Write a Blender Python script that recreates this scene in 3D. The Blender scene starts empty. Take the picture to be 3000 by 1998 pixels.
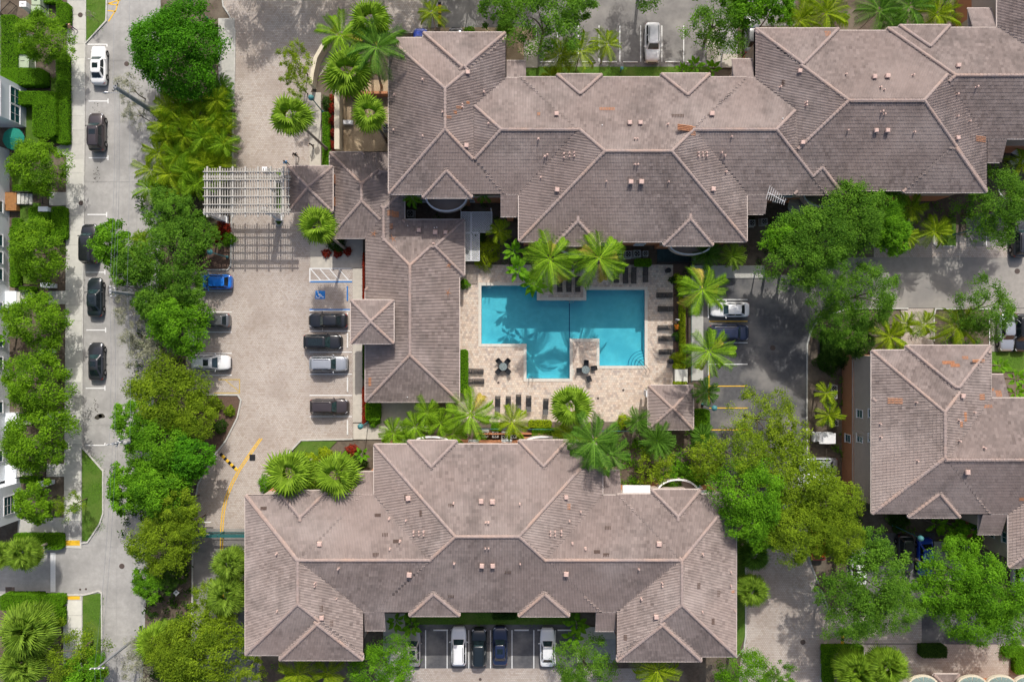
import bpy, bmesh, math, random
import numpy as np
from mathutils import Vector, Matrix

S = bpy.context.scene
COL = S.collection
R = math.radians
random.seed(7)
rng = np.random.default_rng(7)

# ---------------------------------------------------------------- camera, sky, sun, exposure
CAM_Z = 84.0
cam = bpy.data.objects.new('camera', bpy.data.cameras.new('camera'))
COL.objects.link(cam)
cam.location = (0, 0, CAM_Z)
cam.data.sensor_width = 36.0
cam.data.lens = 24.0
cam.data.clip_end = 2000.0
S.camera = cam

SUN_EL, SUN_AZ = R(45), R(8)          # azimuth measured from +Y towards +X
world = bpy.data.worlds.new('World')
S.world = world
world.use_nodes = True
wn = world.node_tree.nodes
wl = world.node_tree.links
bg = wn['Background']
sky = wn.new('ShaderNodeTexSky')
sky.sky_type = 'NISHITA'
sky.sun_disc = False
sky.sun_elevation = SUN_EL
sky.sun_rotation = SUN_AZ
sky.air_density = 0.7
sky.dust_density = 4.0
sky.ozone_density = 0.4
wl.new(sky.outputs[0], bg.inputs[0])
bg.inputs[1].default_value = 0.15
sun = bpy.data.objects.new('sun', bpy.data.lights.new('sun', 'SUN'))
COL.objects.link(sun)
sun.data.energy = 3.0
sun.data.angle = R(0.5)
sun.data.color = (1.0, 0.965, 0.91)
sd = Vector((math.sin(SUN_AZ)*math.cos(SUN_EL), math.cos(SUN_AZ)*math.cos(SUN_EL), math.sin(SUN_EL)))
sun.rotation_euler = sd.to_track_quat('Z', 'Y').to_euler()
S.render.engine = 'CYCLES'
S.view_settings.view_transform = 'Standard'
S.view_settings.look = 'None'
S.view_settings.gamma = 1.0
S.view_settings.use_curve_mapping = False
S.view_settings.exposure = 0.35

# ---------------------------------------------------------------- plan helpers: survey pixels to metres
GS = 0.042
def W(px, py, z=0.0):
    f = GS*(1 - z/CAM_Z)
    return ((px-1500)*f, (999-py)*f)
def W3(px, py, z=0.0):
    x, y = W(px, py, z)
    return Vector((x, y, z))

# ---------------------------------------------------------------- materials
MATS = {}
def nodes(m):
    m.use_nodes = True
    return m.node_tree.nodes, m.node_tree.links, m.node_tree.nodes['Principled BSDF']

def mat(name, col, rough=0.7, var=0.12, scale=3.0, metal=0.0, bump=0.0, bscale=30.0, spec=0.3, col2=None, big=None, coat=0.0):
    """plain procedural material: base colour broken up by two noises in world space"""
    if name in MATS: return MATS[name]
    m = bpy.data.materials.new(name)
    n, l, p = nodes(m)
    p.inputs['Roughness'].default_value = rough
    p.inputs['Metallic'].default_value = metal
    p.inputs['Specular IOR Level'].default_value = spec
    p.inputs['Coat Weight'].default_value = coat
    p.inputs['Coat Roughness'].default_value = 0.06
    c = Vector(col[:3])
    c2 = Vector(col2[:3]) if col2 else c*(1-2.2*var)
    geo = n.new('ShaderNodeNewGeometry')
    t = n.new('ShaderNodeTexNoise'); t.inputs['Scale'].default_value = scale
    t.inputs['Detail'].default_value = 6; t.inputs['Roughness'].default_value = 0.65
    l.new(geo.outputs['Position'], t.inputs['Vector'])
    r = n.new('ShaderNodeValToRGB')
    r.color_ramp.elements[0].position = 0.32; r.color_ramp.elements[1].position = 0.68
    r.color_ramp.elements[0].color = (*c2, 1); r.color_ramp.elements[1].color = (*c, 1)
    l.new(t.outputs['Fac'], r.inputs['Fac'])
    out = r.outputs['Color']
    if big:                                     # (scale, colour, amount): large worn or stained areas
        t2 = n.new('ShaderNodeTexNoise'); t2.inputs['Scale'].default_value = big[0]; t2.inputs['Detail'].default_value = 5
        l.new(geo.outputs['Position'], t2.inputs['Vector'])
        r2 = n.new('ShaderNodeValToRGB'); r2.color_ramp.elements[0].position = 0.45; r2.color_ramp.elements[1].position = 0.7
        r2.color_ramp.elements[1].color = (big[2],)*3+(1,); r2.color_ramp.elements[0].color = (0, 0, 0, 1)
        l.new(t2.outputs['Fac'], r2.inputs['Fac'])
        mx = n.new('ShaderNodeMix'); mx.data_type = 'RGBA'
        l.new(r2.outputs['Color'], mx.inputs['Factor']); l.new(out, mx.inputs['A']); mx.inputs['B'].default_value = (*big[1], 1)
        out = mx.outputs['Result']
    l.new(out, p.inputs['Base Color'])
    if bump:
        t3 = n.new('ShaderNodeTexNoise'); t3.inputs['Scale'].default_value = bscale; t3.inputs['Detail'].default_value = 4
        l.new(geo.outputs['Position'], t3.inputs['Vector'])
        b = n.new('ShaderNodeBump'); b.inputs['Strength'].default_value = bump; b.inputs['Distance'].default_value = 0.02
        l.new(t3.outputs['Fac'], b.inputs['Height']); l.new(b.outputs['Normal'], p.inputs['Normal'])
    MATS[name] = m
    return m

def mat_pavers(name, w, h, offset, cols, mortar, msize=0.012, stain=(0.12, (0.2, 0.16, 0.13), 0.35), rot=0.0):
    """small paving stones: one random tint for each stone, dark joints, large stains"""
    m = bpy.data.materials.new(name); MATS[name] = m
    n, l, p = nodes(m)
    p.inputs['Roughness'].default_value = 0.85; p.inputs['Specular IOR Level'].default_value = 0.2
    geo = n.new('ShaderNodeNewGeometry')
    mp = n.new('ShaderNodeMapping'); mp.inputs['Rotation'].default_value = (0, 0, rot)
    l.new(geo.outputs['Position'], mp.inputs['Vector'])
    r = n.new('ShaderNodeValToRGB')
    els = r.color_ramp.elements
    for i, c in enumerate(cols):
        pos = i/(len(cols)-1)
        e = els[0] if i == 0 else (els[len(els)-1] if i == len(cols)-1 else els.new(pos))
        e.position = pos; e.color = (*c, 1)
    sx = n.new('ShaderNodeSeparateXYZ'); l.new(mp.outputs['Vector'], sx.inputs[0])
    def M(op, a, b=None):
        q = n.new('ShaderNodeMath'); q.operation = op
        for i, v in enumerate((a, b)):
            if v is None: continue
            if isinstance(v, (int, float)): q.inputs[i].default_value = v
            else: l.new(v, q.inputs[i])
        return q.outputs[0]
    row = M('FLOOR', M('DIVIDE', sx.outputs[1], h))
    par = M('SUBTRACT', row, M('MULTIPLY', M('FLOOR', M('DIVIDE', row, 2.0)), 2.0))
    xs = M('DIVIDE', M('ADD', sx.outputs[0], M('MULTIPLY', par, offset*w)), w)
    colu = M('FLOOR', xs)
    fx = M('FRACT', xs); fy = M('FRACT', M('DIVIDE', sx.outputs[1], h))
    ed = M('MINIMUM', M('MULTIPLY', M('MINIMUM', fx, M('SUBTRACT', 1.0, fx)), w), M('MULTIPLY', M('MINIMUM', fy, M('SUBTRACT', 1.0, fy)), h))
    joint = M('LESS_THAN', ed, msize)
    cx = n.new('ShaderNodeCombineXYZ'); l.new(colu, cx.inputs[0]); l.new(row, cx.inputs[1])
    wn_ = n.new('ShaderNodeTexWhiteNoise'); wn_.noise_dimensions = '2D'; l.new(cx.outputs[0], wn_.inputs['Vector'])
    l.new(wn_.outputs['Value'], r.inputs['Fac'])
    mx = n.new('ShaderNodeMix'); mx.data_type = 'RGBA'
    l.new(joint, mx.inputs['Factor']); l.new(r.outputs['Color'], mx.inputs['A']); mx.inputs['B'].default_value = (*mortar, 1)
    t2 = n.new('ShaderNodeTexNoise'); t2.inputs['Scale'].default_value = stain[0]; t2.inputs['Detail'].default_value = 7
    t2.inputs['Roughness'].default_value = 0.6
    l.new(geo.outputs['Position'], t2.inputs['Vector'])
    r2 = n.new('ShaderNodeValToRGB'); r2.color_ramp.elements[0].position = 0.42; r2.color_ramp.elements[1].position = 0.75
    r2.color_ramp.elements[0].color = (0, 0, 0, 1); r2.color_ramp.elements[1].color = (stain[2],)*3+(1,)
    l.new(t2.outputs['Fac'], r2.inputs['Fac'])
    m2 = n.new('ShaderNodeMix'); m2.data_type = 'RGBA'
    l.new(r2.outputs['Color'], m2.inputs['Factor']); l.new(mx.outputs['Result'], m2.inputs['A']); m2.inputs['B'].default_value = (*stain[1], 1)
    l.new(m2.outputs['Result'], p.inputs['Base Color'])
    return m

def mat_tint(name, cdark, clight, rough=0.8, stain=None, transl=0.0, tcol=None, spec=0.25):
    """colour between two tones by the 'tint' value each piece (leaf, roof tile) carries"""
    m = bpy.data.materials.new(name); MATS[name] = m
    n, l, p = nodes(m)
    p.inputs['Roughness'].default_value = rough; p.inputs['Specular IOR Level'].default_value = spec
    a = n.new('ShaderNodeAttribute'); a.attribute_name = 'tint'
    mx = n.new('ShaderNodeMix'); mx.data_type = 'RGBA'
    mx.inputs['A'].default_value = (*cdark, 1); mx.inputs['B'].default_value = (*clight, 1)
    l.new(a.outputs['Fac'], mx.inputs['Factor'])
    out = mx.outputs['Result']
    if stain:
        geo = n.new('ShaderNodeNewGeometry')
        for sc, c, amt, lo, hi in stain:
            t = n.new('ShaderNodeTexNoise'); t.inputs['Scale'].default_value = sc; t.inputs['Detail'].default_value = 6
            l.new(geo.outputs['Position'], t.inputs['Vector'])
            r = n.new('ShaderNodeValToRGB'); r.color_ramp.elements[0].position = lo; r.color_ramp.elements[1].position = hi
            r.color_ramp.elements[0].color = (0, 0, 0, 1); r.color_ramp.elements[1].color = (amt,)*3+(1,)
            l.new(t.outputs['Fac'], r.inputs['Fac'])
            m2 = n.new('ShaderNodeMix'); m2.data_type = 'RGBA'
            l.new(r.outputs['Color'], m2.inputs['Factor']); l.new(out, m2.inputs['A']); m2.inputs['B'].default_value = (*c, 1)
            out = m2.outputs['Result']
    l.new(out, p.inputs['Base Color'])
    if transl:
        tr = n.new('ShaderNodeBsdfTranslucent')
        g = n.new('ShaderNodeMix'); g.data_type = 'RGBA'; g.blend_type = 'MULTIPLY'; g.inputs['Factor'].default_value = 1
        l.new(out, g.inputs['A']); g.inputs['B'].default_value = (*(tcol or (1.3, 1.5, 0.5)), 1)
        l.new(g.outputs['Result'], tr.inputs['Color'])
        ms = n.new('ShaderNodeMixShader'); ms.inputs[0].default_value = transl
        l.new(p.outputs[0], ms.inputs[1]); l.new(tr.outputs[0], ms.inputs[2])
        l.new(ms.outputs[0], n['Material Output'].inputs['Surface'])
    return m

mat('soil', (0.125, 0.095, 0.07), 0.95, 0.2, 2.5, bump=0.8, bscale=9, big=(0.35, (0.2, 0.17, 0.13), 0.7))
mat('mulch', (0.15, 0.095, 0.07), 0.95, 0.25, 9, bump=1.0, bscale=14)
mat('gravel', (0.5, 0.4, 0.27), 0.9, 0.2, 14, bump=1.0, bscale=16, col2=(0.24, 0.17, 0.1), big=(0.6, (0.2, 0.14, 0.08), 0.5))
mat('street_concrete', (0.36, 0.35, 0.33), 0.9, 0.09, 1.6, bump=0.3, bscale=40, big=(0.3, (0.2, 0.195, 0.185), 0.75))
mat('gutter_concrete', (0.34, 0.335, 0.32), 0.9, 0.1, 2.0, bump=0.3)
mat('sidewalk_concrete', (0.52, 0.51, 0.46), 0.9, 0.06, 2.4, bump=0.25, bscale=40, big=(0.5, (0.4, 0.39, 0.35), 0.6))
mat('path_concrete', (0.5, 0.46, 0.39), 0.9, 0.08, 2.0, bump=0.25, big=(0.4, (0.36, 0.33, 0.28), 0.6))
mat('kerb_concrete', (0.5, 0.49, 0.45), 0.9, 0.12, 3.0, bump=0.3)
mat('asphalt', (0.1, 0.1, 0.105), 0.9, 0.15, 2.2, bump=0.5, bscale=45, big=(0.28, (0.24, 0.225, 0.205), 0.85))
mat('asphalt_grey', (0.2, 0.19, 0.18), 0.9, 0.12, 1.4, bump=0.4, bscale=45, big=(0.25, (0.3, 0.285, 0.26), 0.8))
mat('grass', (0.085, 0.17, 0.022), 0.95, 0.2, 7, bump=1.0, bscale=22, big=(0.5, (0.13, 0.17, 0.04), 0.6), spec=0.1)
mat('paint_white', (0.72, 0.72, 0.7), 0.7, 0.06, 6)
mat('paint_yellow', (0.75, 0.45, 0.03), 0.7, 0.1, 5)
mat('paint_yellow_worn', (0.6, 0.42, 0.1), 0.8, 0.2, 5)
mat('paint_blue', (0.02, 0.19, 0.55), 0.7, 0.08, 5)
mat_pavers('driveway_pavers', 0.26, 0.21, 0.5, [(0.36, 0.3, 0.255), (0.42, 0.37, 0.325), (0.46, 0.405, 0.36), (0.4, 0.355, 0.32)], (0.23, 0.2, 0.17),
           stain=(0.2, (0.25, 0.2, 0.165), 0.75))
mat_pavers('deck_pavers', 0.3, 0.3, 0.5, [(0.4, 0.31, 0.25), (0.62, 0.52, 0.42), (0.5, 0.44, 0.38), (0.56, 0.44, 0.35), (0.36, 0.31, 0.28)], (0.3, 0.25, 0.2),
           msize=0.01, stain=(0.25, (0.36, 0.28, 0.22), 0.35))
mat('pool_plaster', (0.38, 0.64, 0.68), 0.6, 0.07, 1.5, big=(0.45, (0.22, 0.46, 0.53), 0.75))
mat('pool_tile', (0.02, 0.09, 0.22), 0.3, 0.1, 8)
mat('coping', (0.6, 0.57, 0.5), 0.8, 0.06, 4, big=(0.9, (0.48, 0.44, 0.38), 0.5))
mat('wall_beige', (0.42, 0.35, 0.3), 0.9, 0.05, 1.0, bump=0.2, bscale=60)
mat('wall_orange', (0.45, 0.2, 0.1), 0.9, 0.06, 1.0, bump=0.2, bscale=60)
mat('wall_white', (0.72, 0.75, 0.78), 0.85, 0.03, 0.8, bump=0.1, bscale=60)
mat('wall_cream', (0.62, 0.55, 0.42), 0.9, 0.06, 1.0, bump=0.2)
mat('trim', (0.55, 0.47, 0.42), 0.7, 0.06, 3)
mat('trim_white', (0.72, 0.72, 0.72), 0.6, 0.04, 3)
mat('glass_dark', (0.012, 0.02, 0.024), 0.08, 0.1, 2, spec=0.6)
mat('windshield_glass', (0.03, 0.06, 0.065), 0.06, 0.3, 3, spec=0.7)
mat('window_glass', (0.02, 0.09, 0.1), 0.1, 0.1, 2, spec=0.6)
mat('roof_deck', (0.23, 0.19, 0.175), 0.9, 0.15, 3)
mat('terracotta_pink', (0.56, 0.4, 0.345), 0.85, 0.1, 4)
mat('roof_orange', (0.45, 0.22, 0.12), 0.85, 0.15, 5)
mat('roof_dark', (0.13, 0.09, 0.075), 0.85, 0.15, 5)
mat('ridge_tile', (0.33, 0.262, 0.238), 0.85, 0.13, 3, big=(0.4, (0.4, 0.27, 0.205), 0.6))
mat_tint('roof_tile', (0.16, 0.128, 0.116), (0.32, 0.265, 0.243), 0.85,
         stain=[(0.16, (0.38, 0.325, 0.3), 0.6, 0.45, 0.7), (0.5, (0.12, 0.1, 0.092), 0.6, 0.5, 0.75), (0.09, (0.3, 0.235, 0.21), 0.5, 0.45, 0.65)])
mat('iron_black', (0.02, 0.02, 0.022), 0.5, 0.1, 5)
mat('iron_teal', (0.02, 0.11, 0.11), 0.5, 0.1, 5)
mat('lamp_teal', (0.06, 0.2, 0.21), 0.5, 0.08, 5)
mat('steel', (0.5, 0.5, 0.5), 0.3, 0.05, 5, metal=0.9)
mat('wood_pole', (0.24, 0.25, 0.26), 0.85, 0.12, 6)
mat('pergola_wood', (0.42, 0.4, 0.36), 0.8, 0.1, 4)
mat('deck_wood', (0.36, 0.17, 0.06), 0.7, 0.15, 4)
mat('ac_metal', (0.33, 0.33, 0.31), 0.6, 0.1, 4)
mat('cabinet_green', (0.36, 0.43, 0.3), 0.6, 0.06, 4)
mat('lounger_black', (0.014, 0.016, 0.02), 0.5, 0.1, 5)
mat('canvas_green', (0.005, 0.17, 0.12), 0.8, 0.06, 3)
mat('canvas_beige', (0.4, 0.38, 0.33), 0.8, 0.06, 3)
mat('canvas_black', (0.03, 0.03, 0.035), 0.8, 0.06, 3)
mat('bark', (0.19, 0.15, 0.11), 0.95, 0.2, 4, bump=0.8, bscale=12)
mat('palm_bark', (0.3, 0.26, 0.21), 0.95, 0.15, 5, bump=0.6, bscale=14)
mat('sign_red', (0.5, 0.02, 0.04), 0.5, 0.05, 4)
mat('rubber', (0.012, 0.012, 0.012), 0.9, 0.1, 5)
mat('rim', (0.3, 0.3, 0.31), 0.35, 0.05, 5, metal=0.8)
mat('light_red', (0.45, 0.01, 0.015), 0.2, 0.05, 5)
mat('light_clear', (0.6, 0.62, 0.65), 0.15, 0.05, 5)
mat('flower_red', (0.5, 0.015, 0.015), 0.7, 0.2, 6)
mat('flower_orange', (0.7, 0.2, 0.01), 0.7, 0.2, 6)
mat('skin', (0.55, 0.33, 0.22), 0.6, 0.05, 6)
mat('hair_dark', (0.03, 0.02, 0.015), 0.7, 0.1, 6)
mat('dirt_stain', (0.05, 0.045, 0.035), 0.8, 0.1, 5)

# foliage
LEAF = {}
def leafmat(k, d, c, tr=0.35, rough=0.6, tcol=(1.35, 1.5, 0.45)):
    d = tuple(v*f for v, f in zip(d, (0.85, 1.02, 0.5))); c = tuple(v*f for v, f in zip(c, (1.3, 1.5, 0.62)))
    LEAF[k] = mat_tint('leaf_'+k, d, c, rough, transl=tr, tcol=tcol, spec=0.08)
leafmat('street', (0.05, 0.115, 0.012), (0.165, 0.26, 0.026))
leafmat('ficus', (0.028, 0.1, 0.012), (0.085, 0.215, 0.018))
leafmat('oak', (0.04, 0.1, 0.018), (0.125, 0.215, 0.045))
leafmat('bright', (0.05, 0.13, 0.012), (0.14, 0.26, 0.028))
leafmat('olive', (0.075, 0.115, 0.014), (0.19, 0.235, 0.03))
leafmat('lime', (0.09, 0.125, 0.014), (0.24, 0.28, 0.045))
leafmat('silver', (0.17, 0.15, 0.2), (0.29, 0.255, 0.42), tr=0.2, tcol=(1.1, 1.1, 0.9))
leafmat('hedge', (0.045, 0.12, 0.01), (0.145, 0.265, 0.02))
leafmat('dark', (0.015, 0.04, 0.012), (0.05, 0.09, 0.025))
leafmat('golden', (0.13, 0.17, 0.012), (0.34, 0.36, 0.03))
leafmat('red', (0.08, 0.012, 0.012), (0.32, 0.03, 0.03), tr=0.2, tcol=(1.3, 0.6, 0.5))
leafmat('coconut', (0.06, 0.13, 0.014), (0.21, 0.3, 0.04))
leafmat('fan', (0.08, 0.14, 0.02), (0.225, 0.3, 0.06))
leafmat('areca', (0.085, 0.14, 0.012), (0.27, 0.3, 0.03))
leafmat('date', (0.035, 0.09, 0.025), (0.12, 0.21, 0.06))
leafmat('sabal', (0.08, 0.13, 0.03), (0.22, 0.29, 0.075))
leafmat('banana', (0.04, 0.12, 0.012), (0.16, 0.29, 0.03))
leafmat('dry', (0.2, 0.12, 0.05), (0.42, 0.3, 0.14), tr=0.2, tcol=(1.1, 0.9, 0.6))
leafmat('turf', (0.05, 0.12, 0.012), (0.13, 0.24, 0.025))

# ---------------------------------------------------------------- mesh helpers
class MB:
    """collects simple solids; build() links them as ONE mesh object"""
    def __init__(s): s.v = []; s.f = []; s.m = []
    def add(s, vs, fs, mi=0):
        o = len(s.v); s.v += [tuple(v) for v in vs]; s.f += [tuple(i+o for i in f) for f in fs]; s.m += [mi]*len(fs); return s
    def box(s, x0, y0, z0, x1, y1, z1, mi=0):
        return s.add([(x0, y0, z0), (x1, y0, z0), (x1, y1, z0), (x0, y1, z0), (x0, y0, z1), (x1, y0, z1), (x1, y1, z1), (x0, y1, z1)],
              [(0, 3, 2, 1), (4, 5, 6, 7), (0, 1, 5, 4), (1, 2, 6, 5), (2, 3, 7, 6), (3, 0, 4, 7)], mi)
    def cbox(s, c, d, mi=0, rz=0.0):
        ca, sa = math.cos(rz), math.sin(rz); vs = []
        for dz in (-.5, .5):
            for dx, dy in ((-.5, -.5), (.5, -.5), (.5, .5), (-.5, .5)):
                x, y = dx*d[0], dy*d[1]
                vs.append((c[0]+x*ca-y*sa, c[1]+x*sa+y*ca, c[2]+dz*d[2]))
        return s.add(vs, [(0, 3, 2, 1), (4, 5, 6, 7), (0, 1, 5, 4), (1, 2, 6, 5), (2, 3, 7, 6), (3, 0, 4, 7)], mi)
    def prism(s, pts, z0, z1, mi=0):
        n = len(pts); a = sum(pts[i][0]*pts[(i+1) % n][1]-pts[(i+1) % n][0]*pts[i][1] for i in range(n))
        if a < 0: pts = pts[::-1]
        vs = [(x, y, z0) for x, y in pts]+[(x, y, z1) for x, y in pts]
        fs = [tuple(range(n, 2*n)), tuple(range(n-1, -1, -1))]+[(i, (i+1) % n, (i+1) % n+n, i+n) for i in range(n)]
        return s.add(vs, fs, mi)
    def flat(s, pts, z, mi=0):
        n = len(pts); a = sum(pts[i][0]*pts[(i+1) % n][1]-pts[(i+1) % n][0]*pts[i][1] for i in range(n))
        if a < 0: pts = pts[::-1]
        return s.add([(x, y, z) for x, y in pts], [tuple(range(n))], mi)
    def tube(s, pts, rad, seg=8, mi=0, cap=True):
        pts = [Vector(p) for p in pts]; n = len(pts)
        rs = rad if isinstance(rad, (list, tuple)) else [rad]*n
        o = len(s.v); vs = []; ref = None
        for i, p in enumerate(pts):
            d = (pts[min(i+1, n-1)]-pts[max(i-1, 0)]).normalized()
            if ref is None: ref = Vector((0, 0, 1)) if abs(d.z) < .9 else Vector((1, 0, 0))
            a = d.cross(ref).normalized(); b = d.cross(a).normalized()
            for k in range(seg):
                t = 2*math.pi*k/seg; q = p+(a*math.cos(t)+b*math.sin(t))*rs[i]; vs.append(q)
        fs = [(i*seg+k, i*seg+(k+1) % seg, (i+1)*seg+(k+1) % seg, (i+1)*seg+k) for i in range(n-1) for k in range(seg)]
        if cap: fs += [tuple(range(seg-1, -1, -1)), tuple((n-1)*seg+k for k in range(seg))]
        return s.add(vs, fs, mi)
    def lathe(s, c, prof, seg=12, mi=0):
        vs = []; n = len(prof)
        for r, z in prof:
            for k in range(seg):
                t = 2*math.pi*k/seg; vs.append((c[0]+r*math.cos(t), c[1]+r*math.sin(t), c[2]+z))
        fs = [(i*seg+k, i*seg+(k+1) % seg, (i+1)*seg+(k+1) % seg, (i+1)*seg+k) for i in range(n-1) for k in range(seg)]
        fs += [tuple(range(seg-1, -1, -1)), tuple((n-1)*seg+k for k in range(seg))]
        return s.add(vs, fs, mi)
    def strip(s, pts, w, z0, z1, mi=0, closed=False):
        """kerb or painted line: a band of width w along a polyline, from z0 to z1"""
        pts = [Vector((p[0], p[1])) for p in pts]; n = len(pts); L = []; Rr = []
        for i in range(n):
            a = pts[(i-1) % n] if (closed or i > 0) else pts[i]
            b = pts[(i+1) % n] if (closed or i < n-1) else pts[i]
            d1 = (pts[i]-a); d2 = (b-pts[i])
            d1 = d1.normalized() if d1.length else d2.normalized(); d2 = d2.normalized() if d2.length else d1
            t = (d1+d2).normalized(); nn = Vector((-t.y, t.x)); k = w/2/max(.5, nn.dot(Vector((-d1.y, d1.x))))
            L.append(pts[i]+nn*k); Rr.append(pts[i]-nn*k)
        vs = [(p.x, p.y, z1) for p in L]+[(p.x, p.y, z1) for p in Rr]; fs = []
        m = n if closed else n-1
        for i in range(m):
            j = (i+1) % n; fs.append((n+i, n+j, j, i))
        if z1 > z0+1e-6:
            o = len(vs); vs += [(p.x, p.y, z0) for p in L]+[(p.x, p.y, z0) for p in Rr]
            for i in range(m):
                j = (i+1) % n; fs.append((i, j, o+j, o+i)); fs.append((o+n+i, o+n+j, n+j, n+i))
            if not closed: fs += [(0, o, o+n, n), (n-1, n+n-1, o+n+n-1, o+n-1)]
        return s.add(vs, fs, mi)
    def mesh(s, name, mats, smooth=False):
        me = bpy.data.meshes.new(name); me.from_pydata(s.v, [], s.f)
        for m in (mats if isinstance(mats, (list, tuple)) else [mats]): me.materials.append(MATS[m] if isinstance(m, str) else m)
        if len(me.materials) > 1: me.polygons.foreach_set('material_index', s.m)
        if smooth: me.polygons.foreach_set('use_smooth', [True]*len(s.f))
        me.update(); return me
    def build(s, name, mats, parent=None, loc=None, smooth=False):
        return put(name, s.mesh(name, mats, smooth), parent, loc)

def put(name, data, parent=None, loc=None, rz=0.0, sc=None, rot=None):
    o = bpy.data.objects.new(name, data); COL.objects.link(o)
    if parent: o.parent = parent
    if loc is not None: o.location = loc
    if rz: o.rotation_euler = (0, 0, rz)
    if rot is not None: o.rotation_euler = rot
    if sc is not None: o.scale = sc if hasattr(sc, '__len__') else (sc,)*3
    return o
LABELS = {}
def tag(o, label, cat, group=None):
    o['label'] = label; o['category'] = cat
    if group: o['group'] = group
    return o
def thing(name, label, cat, loc=(0, 0, 0), rz=0.0, group=None):
    return tag(put(name, None, None, loc, rz), label, cat, group)
def struct(o): o['kind'] = 'structure'; return o
def stuff(o): o['kind'] = 'stuff'; return o
def slotmat(o, m, i=0):
    o.material_slots[i].link = 'OBJECT'; o.material_slots[i].material = MATS[m] if isinstance(m, str) else m
    return o
def quads(name, V, Q, matl, tint=None, smooth=False):
    """mesh from numpy arrays: V (n,3), Q (m,4)"""
    me = bpy.data.meshes.new(name); n = len(V); m = len(Q)
    me.vertices.add(n); me.vertices.foreach_set('co', np.ascontiguousarray(V, dtype=np.float32).ravel())
    me.loops.add(m*4); me.loops.foreach_set('vertex_index', np.ascontiguousarray(Q, dtype=np.int32).ravel())
    me.polygons.add(m); me.polygons.foreach_set('loop_start', np.arange(0, m*4, 4, dtype=np.int32))
    try: me.polygons.foreach_set('loop_total', np.full(m, 4, dtype=np.int32))
    except Exception: pass
    me.polygons.foreach_set('use_smooth', np.full(m, bool(smooth)))
    me.materials.append(MATS[matl] if isinstance(matl, str) else matl)
    if tint is not None:
        a = me.attributes.new('tint', 'FLOAT', 'FACE'); a.data.foreach_set('value', np.ascontiguousarray(tint, dtype=np.float32))
    me.update(calc_edges=True); me.validate()
    return me
def copy_tree(o, parent=None, depth=0):
    c = o.copy(); COL.objects.link(c); c.parent = parent
    for ch in o.children: copy_tree(ch, c, depth+1)
    return c
# ================================================================ GROUND
def poly(pts): return [W(x, y) for x, y in pts]
def sheet(name, pts, z, m):
    return struct(MB().flat(poly(pts), z).build(name, m))
# ground with an opening where the pool basin lies
PX = [1410.4, 1542.5, 1573, 1669, 1717.4, 1756, 1888.6]
PY = [837, 849.6, 880.6, 991.9, 1007.2, 1071.3, 1108.7]
POOL = [(1410.4, 837), (1573, 837), (1573, 880.6), (1717.4, 880.6), (1717.4, 849.6), (1888.6, 849.6), (1888.6, 1071.3),
        (1756, 1071.3), (1756, 991.9), (1669, 991.9), (1669, 1108.7), (1542.5, 1108.7), (1542.5, 1007.2), (1410.4, 1007.2)]
def inpoly(x, y, P):
    c = False; n = len(P)
    for i in range(n):
        x0, y0 = P[i]; x1, y1 = P[i-1]
        if (y0 > y) != (y1 > y) and x < (x1-x0)*(y-y0)/(y1-y0)+x0: c = not c
    return c
x0, y0 = W(1400, 1115); x1, y1 = W(1900, 830); B = 260
g = MB()
for a, b, c, d in ((-B, -B, B, y0), (-B, y1, B, B), (-B, y0, x0, y1), (x1, y0, B, y1)):
    g.flat([(a, b), (c, b), (c, d), (a, d)], -0.05)
struct(g.build('ground', 'soil'))
# pool deck: cells between the pool's own lines
dx = [1338]+PX+[1972]; dy = [776]+PY+[1236]
g = MB()
for i in range(len(dx)-1):
    for j in range(len(dy)-1):
        if not inpoly((dx[i]+dx[i+1])/2, (dy[j]+dy[j+1])/2, POOL):
            g.flat(poly([(dx[i], dy[j]), (dx[i+1], dy[j]), (dx[i+1], dy[j+1]), (dx[i], dy[j+1])]), 0.0)
struct(g.build('pool_deck', 'deck_pavers'))

# ---- the pool: basin, waterline tiles, coping stones, water
pool = thing('swimming_pool', 'turquoise stepped-outline swimming pool set in the beige paver deck', 'pool')
pw = [W(x, y) for x, y in POOL]
n = len(pw)
b = MB()
b.flat(pw, -1.35)
for i in range(n):
    a, c = pw[i], pw[(i+1) % n]
    b.add([(a[0], a[1], -1.35), (c[0], c[1], -1.35), (c[0], c[1], -0.28), (a[0], a[1], -0.28)], [(0, 1, 2, 3)])
b.build('basin', 'pool_plaster', pool)
b = MB()
for i in range(n):
    a, c = pw[i], pw[(i+1) % n]
    b.add([(a[0], a[1], -0.28), (c[0], c[1], -0.28), (c[0], c[1], 0.02), (a[0], a[1], 0.02)], [(0, 1, 2, 3)])
b.build('waterline_tiles', 'pool_tile', pool)
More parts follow.
